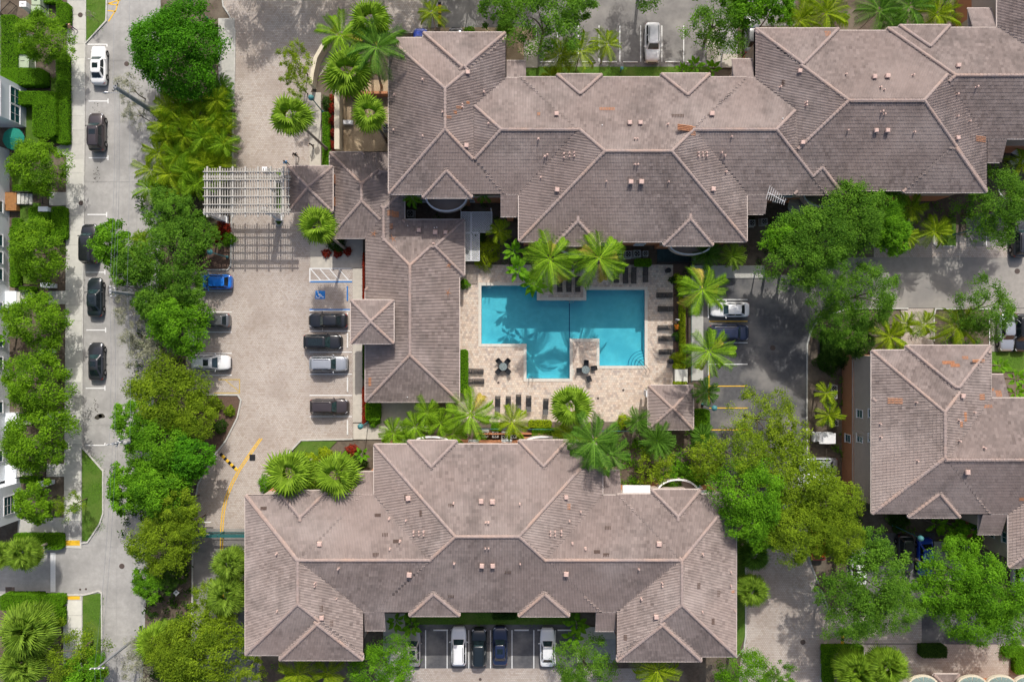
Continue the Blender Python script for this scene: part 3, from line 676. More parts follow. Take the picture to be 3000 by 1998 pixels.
# ================================================================ BUILDINGS WITH TILED HIP ROOFS
SL = 0.36; TH = math.atan(SL)
TW, TC = 0.34, 0.37          # roof tile width and course
class Roof:
    def __init__(s): s.r = []
    def hip(s, px0, py0, px1, py1, ze, sl=SL):
        """hip roof over a rectangle surveyed at eave height (py0 is the upper edge of the photo)"""
        x0, y1 = W(px0, py0, ze); x1, y0 = W(px1, py1, ze)
        s.r.append(dict(k='hip', x0=x0, x1=x1, y0=y0, y1=y1, ze=ze, sl=sl)); return s
    def shed(s, px0, py0, px1, py1, ze, side):
        """the slope running on below the eave: side 'n' or 's' is where its low edge lies"""
        d = abs(py1-py0)*GS*0.92; zl = ze-SL*d
        if side == 'n':
            ye = W(px0, py1, ze)[1]; x0 = W(px0, 0, ze)[0]; x1 = W(px1, 0, ze)[0]; yl = W(0, py0, zl)[1]
        else:
            ye = W(px0, py0, ze)[1]; x0 = W(px0, 0, ze)[0]; x1 = W(px1, 0, ze)[0]; yl = W(0, py1, zl)[1]
        zl = ze-SL*abs(yl-ye)
        s.r.append(dict(k='shed', x0=x0, x1=x1, y0=min(ye, yl), y1=max(ye, yl), ze=ze, zl=zl, side=side, sl=SL)); return s
    def hz(s, r, X, Y):
        if r['k'] == 'hip':
            d = np.minimum(np.minimum(X-r['x0'], r['x1']-X), np.minimum(Y-r['y0'], r['y1']-Y))
            return np.where(d >= -1e-6, r['ze']+r['sl']*d, -99.0)
        ins = (X >= r['x0']) & (X <= r['x1']) & (Y >= r['y0']) & (Y <= r['y1'])
        z = r['zl']+r['sl']*((r['y1']-Y) if r['side'] == 'n' else (Y-r['y0']))
        return np.where(ins, z, -99.0)
    def height(s, X, Y, skip=None):
        X = np.asarray(X, float); Y = np.asarray(Y, float); h = np.full(X.shape, -99.0)
        for r in s.r:
            if r is not skip: h = np.maximum(h, s.hz(r, X, Y))
        return h
    def over(s, X, Y, Z, r):
        """True where another roof lies above, or an earlier one lies in the same plane"""
        i = next(k for k, q in enumerate(s.r) if q is r); o = np.zeros(X.shape, bool)
        for j, q in enumerate(s.r):
            if j == i: continue
            h = s.hz(q, X, Y); o |= (h > Z+.03) | ((j < i) & (h > Z-.03))
        return o
    def at(s, px, py):
        z = 8.0
        for _ in range(12):
            x, y = W(px, py, z); h = float(s.height(np.array([x]), np.array([y]))[0]); z = h if h > 0 else z
        x, y = W(px, py, z); return Vector((x, y, z))
    def planes(s, r):
        """(origin at eave, across unit, upslope plan unit, width, left inset rate, right inset rate, depth)"""
        w, d = r['x1']-r['x0'], r['y1']-r['y0']
        if r['k'] == 'shed':
            if r['side'] == 'n': return [((r['x1'], r['y1']), (-1, 0), (0, -1), w, 0, 0, d, r['zl'])]
            return [((r['x0'], r['y0']), (1, 0), (0, 1), w, 0, 0, d, r['zl'])]
        h = min(w, d)/2
        return [((r['x0'], r['y0']), (1, 0), (0, 1), w, 1, 1, h, r['ze']), ((r['x1'], r['y0']), (0, 1), (-1, 0), d, 1, 1, h, r['ze']),
                ((r['x1'], r['y1']), (-1, 0), (0, -1), w, 1, 1, h, r['ze']), ((r['x0'], r['y1']), (0, -1), (1, 0), d, 1, 1, h, r['ze'])]
    def build(s, parent, odd=()):
        roof = None; base = MB(); V = []; Q = []; T = []
        prof = [0, .085, .0, .085, 0]
        for r in s.r:
            for (o, a, u, w, li, ri, dep, ze) in s.planes(r):
                sl = r['sl']; th = math.atan(sl); ct, stn = math.cos(th), math.sin(th)
                top = w-(li+ri)*dep
                P = lambda q, v: (o[0]+a[0]*q+u[0]*v, o[1]+a[1]*q+u[1]*v, ze+sl*v)
                base.add([P(0, 0), P(w, 0), P(w-ri*dep, dep), P(li*dep, dep)], [(0, 1, 2, 3)])
                nr = int(dep/(TC*ct))+1; nc = int(w/TW)+1
                jj, ii = np.meshgrid(np.arange(nr), np.arange(nc), indexing='ij')
                v = jj.ravel()*TC*ct; q = ii.ravel()*TW + 0.0
                vc = v+TC*ct*.5; qc = q+TW*.5
                k = (qc > li*vc-.05) & (qc < w-ri*vc+.05) & (vc < dep+.1)
                v, q, vc, qc = v[k], q[k], vc[k], qc[k]
                X = o[0]+a[0]*qc+u[0]*vc; Y = o[1]+a[1]*qc+u[1]*vc; Z = ze+sl*vc
                k = ~s.over(X, Y, Z, r)
                v, q = v[k], q[k]
                if not len(v): continue
                n = len(v); A = np.array([a[0], a[1], 0.]); U = np.array([u[0]*ct, u[1]*ct, stn]); N = np.array([-u[0]*stn, -u[1]*stn, ct])
                O = np.array([o[0], o[1], ze])+np.outer(q, A)+np.outer(v/ct, U)
                jit = rng.normal(0, .004, n)
                off = []
                for t in range(5): off.append((t*TW/4, -.015, .028+prof[t]))
                for t in range(5): off.append((t*TW/4, TC*1.02, .004+prof[t]))
                for t in range(5): off.append((t*TW/4, -.02, .0))
                vv = np.stack([O+p[0]*A+p[1]*U+np.outer(p[2]+jit, N) for p in off], 1)
                b0 = sum(len(x) for x in V)
                V.append(vv.reshape(-1, 3))
                qs = np.array([(t, t+1, 5+t+1, 5+t) for t in range(4)]+[(10+t, 10+t+1, t+1, t) for t in range(4)])
                Q.append((b0+np.arange(n)[:, None, None]*15+qs[None]).reshape(-1, 4))
                tn = np.clip(rng.normal(.5, .17, n), 0, 1)
                T.append(np.repeat(tn, 8))
        V = np.concatenate(V); Q = np.concatenate(Q); T = np.concatenate(T)
        me = bpy.data.meshes.new('roof'); me.from_pydata(base.v, [], base.f); me.materials.append(MATS['roof_deck'])
        roof = put('roof', me, parent)
        stuff(put('roof_tiles', quads('roof_tiles', V, Q, 'roof_tile', T), roof))
        # ridge and hip caps, eave gutters
        for r in s.r:
            if r['k'] == 'hip':
                x0, x1, y0, y1, ze, sl = r['x0'], r['x1'], r['y0'], r['y1'], r['ze'], r['sl']; h = min(x1-x0, y1-y0)/2; zr = ze+sl*h
                if x1-x0 > y1-y0: A, B = (x0+h, (y0+y1)/2, zr), (x1-h, (y0+y1)/2, zr); ends = [((x0, y0, ze), A), ((x0, y1, ze), A), ((x1, y0, ze), B), ((x1, y1, ze), B)]
                else: A, B = ((x0+x1)/2, y0+h, zr), ((x0+x1)/2, y1-h, zr); ends = [((x0, y0, ze), A), ((x1, y0, ze), A), ((x0, y1, ze), B), ((x1, y1, ze), B)]
                for p, q in ends+[(A, B)]:
                    p, q = Vector(p), Vector(q); d = q-p
                    if d.length < .3: continue
                    k = max(1, int(d.length/.42)); runs = []; mb = MB(); cnt = 0
                    t = d.normalized(); sd_ = t.cross(Vector((0, 0, 1))).normalized(); up = sd_.cross(t).normalized()
                    for i in range(k):
                        c = p+d*((i+.5)/k)
                        H = s.height(np.array([c.x, c.x+sd_.x*.35, c.x-sd_.x*.35]), np.array([c.y, c.y+sd_.y*.35, c.y-sd_.y*.35]))
                        if H[0] > c.z+.03 or H[0]-(max(H[1], 0)+max(H[2], 0))/2 < .045: continue
                        a0, a1 = p+d*(i/k), p+d*((i+1.12)/k); vs = []
                        for e, (pt, rr) in enumerate(((a0, .2), (a1, .165))):
                            for g in range(6):
                                an = math.pi*g/5; vs.append(pt+sd_*(rr*math.cos(an))+up*(.02+(.17 if e == 0 else .14)*math.sin(an)))
                        if cnt and i != last+1: mb.build('ridge_caps', 'ridge_tile', roof); mb = MB()
                        last = i
                        mb.add(vs, [(g, g+1, 7+g, 6+g) for g in range(5)]+[(5, 4, 3, 2, 1, 0)]); cnt += 1
                    if cnt: mb.build('ridge_caps', 'ridge_tile', roof)
            for (o, a, u, w, li, ri, dep, ze) in s.planes(r):
                k = max(2, int(w/.4)); run = None; segs = []
                for i in range(k+1):
                    okk = False
                    if i < k:
                        c = (o[0]+a[0]*w*(i+.5)/k-u[0]*.02, o[1]+a[1]*w*(i+.5)/k-u[1]*.02)
                        okk = float(s.height(np.array([c[0]+u[0]*.06]), np.array([c[1]+u[1]*.06]), r)[0]) < ze+.05
                    if okk and run is None: run = i
                    if not okk and run is not None: segs.append((run, i)); run = None
                for i0, i1 in segs:
                    p = Vector((o[0]+a[0]*w*i0/k, o[1]+a[1]*w*i0/k)); q = Vector((o[0]+a[0]*w*i1/k, o[1]+a[1]*w*i1/k)); uu = Vector(u)
                    g = MB(); c = (p+q)/2-uu*.07; L = (q-p).length
                    g.cbox((c.x, c.y, ze-.06), (L, .12, .14), 0, math.atan2(a[1], a[0]))
                    g.build('gutter', 'trim', roof)
        s.obj = roof
        return roof
VENT = {}
vb = MB().box(-.2, -.2, -.15, .2, .2, .32); vb.add([(-.26, -.26, .32), (.26, -.26, .32), (.26, .26, .32), (-.26, .26, .32), (-.2, -.2, .42), (.2, -.2, .42), (.2, .2, .42), (-.2, .2, .42)],
        [(3, 2, 1, 0), (4, 5, 6, 7), (0, 1, 5, 4), (1, 2, 6, 5), (2, 3, 7, 6), (3, 0, 4, 7)])
VENT['b'] = vb.mesh('roof_vent', 'terracotta_pink')
VENT['p'] = MB().lathe((0, 0, 0), [(.15, -.1), (.13, .06), (.075, .08), (.07, .36), (.09, .37), (.09, .42), (.0, .42)], 10).mesh('vent_pipe', 'terracotta_pink')
VENT['s'] = MB().lathe((0, 0, 0), [(.07, -.1), (.065, .2), (.0, .21)], 8).mesh('vent_pipe', 'trim_white')
def vents(rf, lst):
    for k, x, y in lst:
        p = rf.at(x, y); put('vent_pipe' if k != 'b' else 'roof_vent', VENT[k], rf.obj, p, random.uniform(-.1, .1), random.uniform(.85, 1.1))
tl = MB()
for t in range(4): tl.add([(t*TW/4, 0, .06+[0, .085, .0, .085, 0][t]), ((t+1)*TW/4, 0, .06+[0, .085, .0, .085, 0][t+1]), ((t+1)*TW/4, TC, .03+[0, .085, .0, .085, 0][t+1]), (t*TW/4, TC, .03+[0, .085, .0, .085, 0][t])], [(0, 1, 2, 3)])
tl.box(0, 0, .02, TW, .02, .06)
TILE = {k: tl.mesh('roof_tile', k) for k in ('roof_orange', 'roof_dark')}
def oddtiles(rf, lst):
    """replaced tiles in another colour: (px, py, columns, rows, material)"""
    for px, py, nc, nr, m in lst:
        p = rf.at(px, py); e = .05
        hx = float(rf.height(np.array([p.x+e]), np.array([p.y]))[0]-rf.height(np.array([p.x-e]), np.array([p.y]))[0])/(2*e)
        hy = float(rf.height(np.array([p.x]), np.array([p.y+e]))[0]-rf.height(np.array([p.x]), np.array([p.y-e]))[0])/(2*e)
        g = math.hypot(hx, hy)
        if g < .05: continue
        az = math.atan2(hy, hx)-math.pi/2; M = Matrix.Rotation(az, 4, 'Z') @ Matrix.Rotation(math.atan(g), 4, 'X')
        for i in range(nc):
            for j in range(nr):
                q = p+(M @ Vector((i*TW, j*TC, 0)))
                o = put('roof_tile', TILE[m], rf.obj, q); o.rotation_euler = M.to_euler()
def walls(parent, rf, inset=0.62, lower=2.85, ml='wall_orange', mu='wall_beige', idx=None, zfac=1.0):
    for i, r in enumerate(rf.r):
        if idx is not None and i not in idx: continue
        x0, x1, y0, y1 = r['x0']+inset, r['x1']-inset, r['y0']+inset, r['y1']-inset; z = (r['ze'] if r['k'] == 'hip' else r['zl'])-.02
        if x1-x0 < .5 or y1-y0 < .5: continue
        e = .003*i
        if lower: MB().box(x0+e, y0+e, -.1, x1-e, y1-e, lower).build('lower_wall', ml, parent)
        MB().box(x0+.03+e, y0+.03+e, lower, x1-.03-e, y1-.03-e, z).build('upper_wall', mu, parent)
        MB().box(r['x0']+.02+e, r['y0']+.02+e, z-.06, r['x1']-.02-e, r['y1']-.02-e, z-.02).build('soffit', 'trim', parent)
WIN = {}
def window(parent, p, face, w=1.1, h=1.3, m='window_glass', fm='trim_white', cols=2, rows=2):
    """a window on a wall: frame with bars standing proud, panes set back; face is the outward angle"""
    key = (w, h, m, fm, cols, rows)
    if key not in WIN:
        f = MB(); t = .07
        f.box(-w/2-t, -.02, -h/2-t, -w/2, .07, h/2+t).box(w/2, -.02, -h/2-t, w/2+t, .07, h/2+t).box(-w/2, -.02, h/2, w/2, .071, h/2+t).box(-w/2-t-.05, -.02, -h/2-t-.04, w/2+t+.05, .12, -h/2)
        for i in range(1, cols): f.box(-w/2+w*i/cols-.02, -.01, -h/2, -w/2+w*i/cols+.02, .05, h/2)
        for j in range(1, rows): f.box(-w/2, -.01, -h/2+h*j/rows-.02, w/2, .048, -h/2+h*j/rows+.02)
        fr = f.mesh('window', fm); g = MB(); gap = .02
        for i in range(cols):
            for j in range(rows): pass
        pn = MB().box(-(w/cols)/2+gap, -.01, -(h/rows)/2+gap, (w/cols)/2-gap, .025, (h/rows)/2-gap).mesh('pane', m)
        WIN[key] = (fr, pn)
    fr, pn = WIN[key]
    o = put('window', fr, parent, p, face-math.pi/2)
    for i in range(cols):
        for j in range(rows): put('pane', pn, o, (-w/2+w*(i+.5)/cols, 0, -h/2+h*(j+.5)/rows))
    return o
def windows_row(parent, rect, side, zs, step, w=1.1, h=1.3, inset=.62, a=0.0, b=1.0, cols=2, rows=2):
    x0, x1, y0, y1 = rect['x0']+inset, rect['x1']-inset, rect['y0']+inset, rect['y1']-inset
    L = (x1-x0) if side in 'ns' else (y1-y0); k = max(1, int(L*(b-a)/step))
    for z in zs:
        for i in range(k):
            t = a+(b-a)*(i+.5)/k; off = -.03 if z > 2.85 else 0
            if side == 's': window(parent, (x0+(x1-x0)*t, y0-off, z), -math.pi/2, w, h, cols=cols, rows=rows)
            if side == 'n': window(parent, (x0+(x1-x0)*t, y1+off, z), math.pi/2, w, h, cols=cols, rows=rows)
            if side == 'w': window(parent, (x0-off, y0+(y1-y0)*t, z), math.pi, w, h, cols=cols, rows=rows)
            if side == 'e': window(parent, (x1+off, y0+(y1-y0)*t, z), 0, w, h, cols=cols, rows=rows)
EV = 8.1
FL = (1.5, 4.25, 6.9)
# ---- long north building
nb = thing('apartment_building', 'long pinkish-grey tiled building above the pool, with the stepped roofline', 'building', group='tiled apartment buildings')
rf = Roof()
rf.hip(1140, 113, 1480, 568, EV).hip(1521, 228, 2187, 707, EV).hip(2213, 92, 2889, 557, EV)
rf.hip(1300, 230, 2420, 568, EV).hip(2600, 83, 3300, 406, EV).hip(2922, -150, 3300, 300, EV)
rf.hip(1241, 97, 1480, 330, EV).hip(2213, 85, 2456, 330, EV).hip(2645, 330, 2889, 563, EV)
for a, b_, y0_, y1_ in ((1239, 1382, 420, 579), (1625, 1757, 560, 719), (1944, 2088, 560, 719), (2327, 2468, 410, 569), (1632, 1763, 219, 380), (1937, 2079, 217, 380), (2635, 2782, 75, 240)):
    rf.hip(a, y0_, b_, y1_, EV)
rf.shed(1480, 179, 1541, 230, EV, 'n').shed(2150, 174, 2214, 230, EV, 'n').shed(2850, 25, 2923, 83, EV, 'n')
rf.shed(1466, 568, 1522, 634, EV, 's').shed(2187, 568, 2244, 627, EV, 's').shed(2888, 406, 2945, 476, EV, 's')
rf.build(nb)
walls(nb, rf)
NR = rf
windows_row(nb, rf.r[1], 's', FL[:3], 3.6); windows_row(nb, rf.r[0], 's', FL, 3.6, a=.0, b=.9); windows_row(nb, rf.r[3], 's', FL, 3.8, a=.72, b=1.0); windows_row(nb, rf.r[2], 's', FL, 3.8)
windows_row(nb, rf.r[0], 'w', FL, 4.0)
vents(rf, [('b', 1371, 215), ('p', 1239, 236), ('p', 1156, 280), ('p', 1355, 308), ('p', 1355, 316), ('p', 1418, 272), ('p', 1297, 331), ('p', 1431, 364), ('p', 1154, 383), ('p', 1239, 400), ('b', 1367, 429),
  ('b', 1630, 336), ('b', 1844, 362), ('b', 1875, 362), ('p', 1859, 408), ('p', 1867, 408), ('s', 1764, 368), ('p', 1956, 366), ('b', 2084, 336), ('p', 1577, 409), ('p', 1596, 460), ('p', 1603, 455),
  ('p', 1652, 452), ('p', 1668, 450), ('p', 1682, 449), ('p', 1652, 463), ('p', 1668, 460), ('p', 1682, 459), ('p', 2045, 449), ('p', 2057, 449), ('p', 2069, 449), ('p', 2045, 459), ('p', 2057, 459), ('p', 2069, 459),
  ('p', 1859, 483), ('p', 1868, 483), ('p', 1776, 533), ('b', 1847, 535), ('b', 1878, 535), ('p', 1958, 534), ('b', 1632, 558), ('p', 1584, 521), ('b', 2088, 556), ('p', 2126, 505), ('p', 2113, 449), ('p', 2122, 458), ('p', 2142, 402),
  ('b', 2341, 211), ('p', 2285, 257), ('p', 2360, 303), ('p', 2360, 311), ('p', 2476, 220), ('b', 2559, 228), ('b', 2597, 226), ('p', 2673, 222), ('p', 2577, 258), ('p', 2588, 265), ('b', 2804, 195), ('p', 2482, 384), ('p', 2582, 329),
  ('p', 2590, 336), ('b', 2564, 385), ('b', 2597, 385), ('p', 2676, 389), ('b', 2349, 420), ('b', 2803, 406), ('p', 2803, 342), ('p', 2838, 357), ('p', 2802, 278), ('p', 2859, 257), ('s', 2292, 349)])
oddtiles(rf, [(1801, 317, 5, 1, 'roof_orange'), (2027, 388, 2, 5, 'roof_orange'), (2036, 400, 3, 2, 'roof_orange'), (2003, 337, 4, 1, 'roof_dark'), (2432, 94, 2, 2, 'roof_orange'), (2885, 420, 2, 4, 'roof_orange'),
  (1322, 350, 1, 2, 'roof_orange'), (1338, 336, 1, 1, 'roof_orange'), (1355, 322, 1, 2, 'roof_orange'), (1375, 308, 1, 1, 'roof_orange'), (2290, 236, 2, 1, 'roof_dark'), (1583, 332, 1, 1, 'roof_orange')])
# ---- south building
sb = thing('apartment_building', 'tiled building below the pool with two lower corner wings', 'building', group='tiled apartment buildings')
rf = Roof()
rf.hip(720, 1452, 1063, 1917, EV).hip(1808, 1448, 2155.5, 1921, EV).hip(1097, 1302, 1764, 1791, EV).hip(722, 1451, 2154, 1791, EV)
rf.hip(820, 1690, 1063, 1932, EV).hip(1808, 1690, 2053.7, 1935.5, EV)
for a, b_, y0_, y1_ in ((816, 958, 1438, 1590), (1909, 2051.5, 1435, 1590), (1195, 1338, 1291, 1450), (1520, 1662, 1290, 1450), (1200, 1346, 1650, 1803), (1520, 1667, 1650, 1804)): rf.hip(a, y0_, b_, y1_, EV)
rf.shed(1041, 1382, 1098, 1451, EV, 'n').shed(1764, 1378, 1820, 1451, EV, 'n').shed(1063, 1791, 1125, 1846, EV, 's').shed(1746, 1791, 1808, 1848, EV, 's')
rf.build(sb); walls(sb, rf); SR = rf
windows_row(sb, rf.r[2], 'n', FL, 3.6); windows_row(sb, rf.r[0], 'n', FL, 3.6); windows_row(sb, rf.r[1], 'n', FL, 3.6); windows_row(sb, rf.r[1], 'w', FL, 3.6, a=0, b=.25); windows_row(sb, rf.r[0], 'e', FL, 3.6, a=0, b=.25)
vents(rf, [('b', 1197, 1458), ('p', 1141, 1518), ('p', 1190, 1523), ('b', 938, 1591), ('p', 1172, 1584), ('p', 1143, 1606), ('b', 1410, 1467), ('b', 1443, 1468), ('p', 1329, 1473), ('p', 1423, 1529), ('p', 1431, 1529),
  ('p', 1213, 1556), ('p', 1228, 1556), ('p', 1242, 1556), ('p', 1213, 1565), ('p', 1228, 1565), ('p', 1242, 1565), ('p', 1422, 1604), ('p', 1432, 1604), ('p', 1331, 1648), ('b', 1412, 1655), ('b', 1444, 1655),
  ('p', 812, 1620), ('p', 924, 1706), ('p', 924, 1714), ('p', 993, 1663), ('b', 1200, 1681), ('p', 987, 1751), ('p', 813, 1788), ('b', 944, 1807), ('p', 1523, 1475), ('b', 1658, 1455), ('p', 1701, 1498), ('p', 1668, 1525),
  ('p', 1612, 1556), ('p', 1626, 1556), ('p', 1644, 1555), ('p', 1612, 1566), ('p', 1626, 1566), ('p', 1644, 1565), ('p', 1677, 1590), ('p', 1715, 1605), ('b', 1929, 1591), ('p', 1524, 1650), ('b', 1658, 1679), ('p', 1871, 1665),
  ('p', 2058, 1622), ('p', 2141, 1675), ('p', 1939, 1706), ('p', 1939, 1714), ('p', 1878, 1752), ('p', 2140, 1714), ('b', 1921, 1804), ('p', 2057, 1791)])
oddtiles(rf, [(1186, 1447, 2, 1, 'roof_dark'), (1230, 1494, 2, 1, 'roof_dark'), (1116, 1504, 2, 1, 'roof_dark'), (1138, 1561, 2, 1, 'roof_dark'), (1170, 1580, 2, 1, 'roof_dark'), (1110, 1619, 2, 1, 'roof_dark'), (782, 1484, 2, 1, 'roof_dark'),
  (1790, 1541, 2, 1, 'roof_dark'), (1758, 1611, 2, 1, 'roof_dark'), (1785, 1620, 2, 1, 'roof_dark'), (2050, 1724, 2, 1, 'roof_dark'), (2108, 1746, 2, 1, 'roof_dark'), (2092, 1828, 2, 1, 'roof_dark'), (1670, 1492, 2, 1, 'roof_orange'), (1828, 1857, 2, 1, 'roof_dark'),
  (946, 1790, 2, 1, 'roof_dark'), (976, 1832, 2, 1, 'roof_dark'), (1478, 1679, 2, 1, 'roof_dark'), (1313, 1749, 2, 1, 'roof_dark'), (1332, 1475, 2, 1, 'roof_dark'), (2150, 1736, 1, 1, 'roof_orange')])
# ---- east building
eb = thing('apartment_building', 'tiled building at the right edge with its orange and beige side wall showing', 'building', group='tiled apartment buildings')
rf = Roof()
rf.hip(2554, 1027, 2902, 1504, EV).hip(2556, 1167, 3320, 1504, EV).hip(2955, 1330, 3320, 1661, EV).hip(2653.5, 1013, 2901, 1250, EV).hip(2661, 1370, 2811, 1515, EV)
rf.shed(2902, 1098, 2957, 1167, EV, 'n').shed(2880, 1504, 2953, 1564, EV, 's')
rf.build(eb); walls(eb, rf); ER = rf
for zi, z_ in enumerate(FL):
    for py_ in ((1284,) if zi == 0 else (1212, 1284)): window(eb, (rf.r[0]['x0']+.62+(.03 if zi else 0), W(0, py_, z_)[1], z_), math.pi, .85, 1.2, cols=1)
windows_row(eb, rf.r[0], 's', FL, 4); windows_row(eb, rf.r[2], 'w', FL, 4, a=0, b=.4)
r0 = rf.r[0]
yb = r0['y0']+(r0['y1']-r0['y0'])*.46
MB().box(r0['x0']+.58, yb-.3, 2.72, r0['x0']+.7, yb+.3, EV-.1).build('downpipe_chase', 'wall_beige', eb)
MB().box(r0['x0']+.5, r0['y0']+.6, 2.66, r0['x0']+.66, r0['y1']-.6, 2.8).build('band_course', 'wall_beige', eb)
vents(rf, [('b', 2817, 1160), ('p', 2682, 1178), ('p', 2577, 1241), ('p', 2578, 1279), ('p', 2853, 1208), ('p', 2807, 1231), ('p', 2808, 1291), ('p', 2881, 1311), ('p', 2686, 1349), ('b', 2830, 1382)])
oddtiles(rf, [(2600, 1165, 2, 4, 'roof_orange'), (2795, 1058, 4, 1, 'roof_orange'), (2810, 1066, 3, 1, 'roof_orange'), (2835, 1044, 2, 1, 'roof_orange'), (2882, 1062, 1, 5, 'roof_orange'), (2910, 1138, 2, 1, 'roof_orange'), (2932, 1144, 2, 2, 'roof_orange'),
  (2905, 1186, 3, 1, 'roof_orange'), (2882, 1172, 2, 2, 'roof_orange'), (2830, 1235, 3, 1, 'roof_orange'), (2818, 1252, 2, 1, 'roof_orange'), (2984, 1465, 5, 1, 'roof_orange')])
# ---- clubhouse with tower, and the gatehouse
cb = thing('clubhouse', 'single-storey tiled clubhouse between the brick car park and the pool', 'building')
rf = Roof(); CV = 3.3
rf.hip(1071.5, 647, 1344.6, 1176, CV).hip(1180, 645, 1360, 808, CV).hip(1071.5, 560, 1184, 850, CV).hip(967, 447.5, 1167, 697, CV).hip(1060, 447.5, 1240, 570, CV)
rf.build(cb); walls(cb, rf, .55, 0, idx=[0, 1, 2, 3, 4]); CR = rf
vents(rf, [('b', 1276, 682), ('b', 1306, 682), ('p', 1270, 714), ('s', 1195, 662), ('s', 1273, 668), ('s', 1280, 667), ('s', 1194, 1163), ('b', 1228, 676)])
oddtiles(rf, [(1152, 634, 2, 2, 'roof_orange'), (1168, 638, 2, 2, 'roof_orange'), (1081, 1106, 3, 1, 'roof_orange'), (1150, 672, 2, 1, 'roof_orange')])
for x, y, rz in ((1315, 778, .4), (1313, 858, 1.2), (1097, 686, 0.2), (1152, 700, 2.0)):     # dry palm boots dropped on the tiles
    p = rf.at(x, y); b = MB()
    for i in range(5): b.tube([(0, 0, .1), (.35*math.cos(i*1.2), .25*math.sin(i*1.2), .18), (.6*math.cos(i*1.2), .45*math.sin(i*1.2), .12)], [.05, .03, .01], 4)
    tag(b.build('fallen_frond', 'roof_orange', None, p), {1315: 'rust-brown fallen frond on the clubhouse roof nearest its upper right corner', 1313: 'rust-brown fallen frond low on the clubhouse slope facing the pool', 1097: 'small rust-brown leaf on the clubhouse roof over the shaded walk', 1152: 'small rust-brown leaf near the clubhouse roof valley'}[x], 'fallen leaf', 'fallen leaves on the clubhouse roof').rotation_euler = (0, 0, rz)
tw = Roof(); tw.hip(1029, 880, 1152.6, 1005.5, 6.3); tw.build(cb); 
r0 = tw.r[0]; MB().box(r0['x0']+.55, r0['y0']+.55, -.1, r0['x1']-.55, r0['y1']-.55, 6.25).build('tower_wall', 'wall_cream', cb)
MB().box(r0['x1']-.56, r0['y0']+1.4, 5.2, r0['x1']-.5, r0['y1']-1.4, 5.95).build('tower_louvre', 'trim_white', cb)
MB().box(r0['x1']-.56, r0['y0']+.4, 4.9, r0['x1']-.2, r0['y0']+.7, 6.25).build('tower_bracket', 'deck_wood', cb)
MB().box(r0['x1']-.56, r0['y1']-.8, 5.4, r0['x1']-.1, r0['y1']-.4, 6.25).build('tower_bracket', 'terracotta_pink', cb)
gh = thing('gatehouse', 'small square tiled gatehouse roof beside the white entrance pergola', 'building')
gr = Roof(); gr.hip(843.6, 488, 974, 621, 4.6); gr.build(gh); r0 = gr.r[0]
MB().box(r0['x0']+.7, r0['y0']+.7, -.1, r0['x1']-.7, r0['y1']-.7, 4.58).build('wall', 'wall_cream', gh)
for yy in (.25, .75):
    MB().box(r0['x1']-.72, r0['y0']+(r0['y1']-r0['y0'])*yy-.5, 3.2, r0['x1']+.1, r0['y0']+(r0['y1']-r0['y0'])*yy+.5, 4.2).build('bracket', 'wall_orange', gh)
MB().box(r0['x1']-.2, r0['y0']+.6, 3.3, r0['x1']+.12, r0['y1']-.6, 3.5).build('beam', 'trim_white', gh)
# ---- gazebo by the pool
gz = thing('gazebo', 'small square tiled gazebo at the lower right corner of the pool deck', 'gazebo')
gr = Roof(); gr.hip(1900, 1130, 2030, 1257, 3.0); gr.build(gz); r0 = gr.r[0]
for sx in (0, 1):
    for sy in (0, 1):
        x = r0['x0']+.5+sx*(r0['x1']-r0['x0']-1.0); y = r0['y0']+.5+sy*(r0['y1']-r0['y0']-1.0)
        MB().box(x-.15, y-.15, 0, x+.15, y+.15, 2.95).box(x-.22, y-.22, 0, x+.22, y+.22, .35).build('column', 'wall_cream', gz)
MB().box(r0['x0']+.4, r0['y0']+.4, 2.7, r0['x1']-.4, r0['y1']-.4, 2.96).build('beam', 'trim', gz)
MB().box(r0['x0']-.25, r0['y0']+3.8, 1.2, r0['x0']-.05, r0['y1']-.6, 2.9).build('notice_panel', 'trim_white', gz)
# ---- white townhouses along the left edge
th = thing('townhouse_row', 'white rendered townhouses along the left edge, window bays facing the sidewalk', 'building')
def tbox(px0, py0, px1, py1, z1, nm='wall', m='wall_white'):
    a = W(px0, py1); c = W(px1, py0); return MB().box(a[0], a[1], -.1, c[0], c[1], z1).build(nm, m, th)
tbox(-420, 440, 27, 1404, 8.6); tbox(-420, -100, 0, 258, 8.6); tbox(-420, 262, 78, 374, 8.6); tbox(-420, 1412, 61, 1521, 8.6); tbox(-420, 1910, -10, 2100, 8.6)
def twin(px, py, z, w=1.5, h=1.6, c=2, r=3): window(th, (*W(px, py), z), 0, w, h, cols=c, rows=r)
for y in (350, 300): twin(78, y, 2.0, 1.9, 1.5, 2, 2); twin(78, y, 5.2, 1.9, 1.5, 2, 2)
for y in (613, 710, 760, 808, 905, 1000, 1062, 1190, 1330):
    twin(27, y, 1.9, 1.3, 1.5, 1, 3); twin(27, y, 5.0, 1.3, 1.5, 1, 3)
for y in (1468,): twin(61, y, 2.0, 2.1, 1.6, 2, 3); twin(61, y, 5.2, 2.1, 1.6, 2, 3)
MB().box(*W(-5, 1525), 8.6, *W(64, 1409), 8.75).build('parapet', 'trim_white', th)
MB().box(*W(-5, 378), 8.6, *W(81, 259), 8.75).build('parapet', 'trim_white', th)
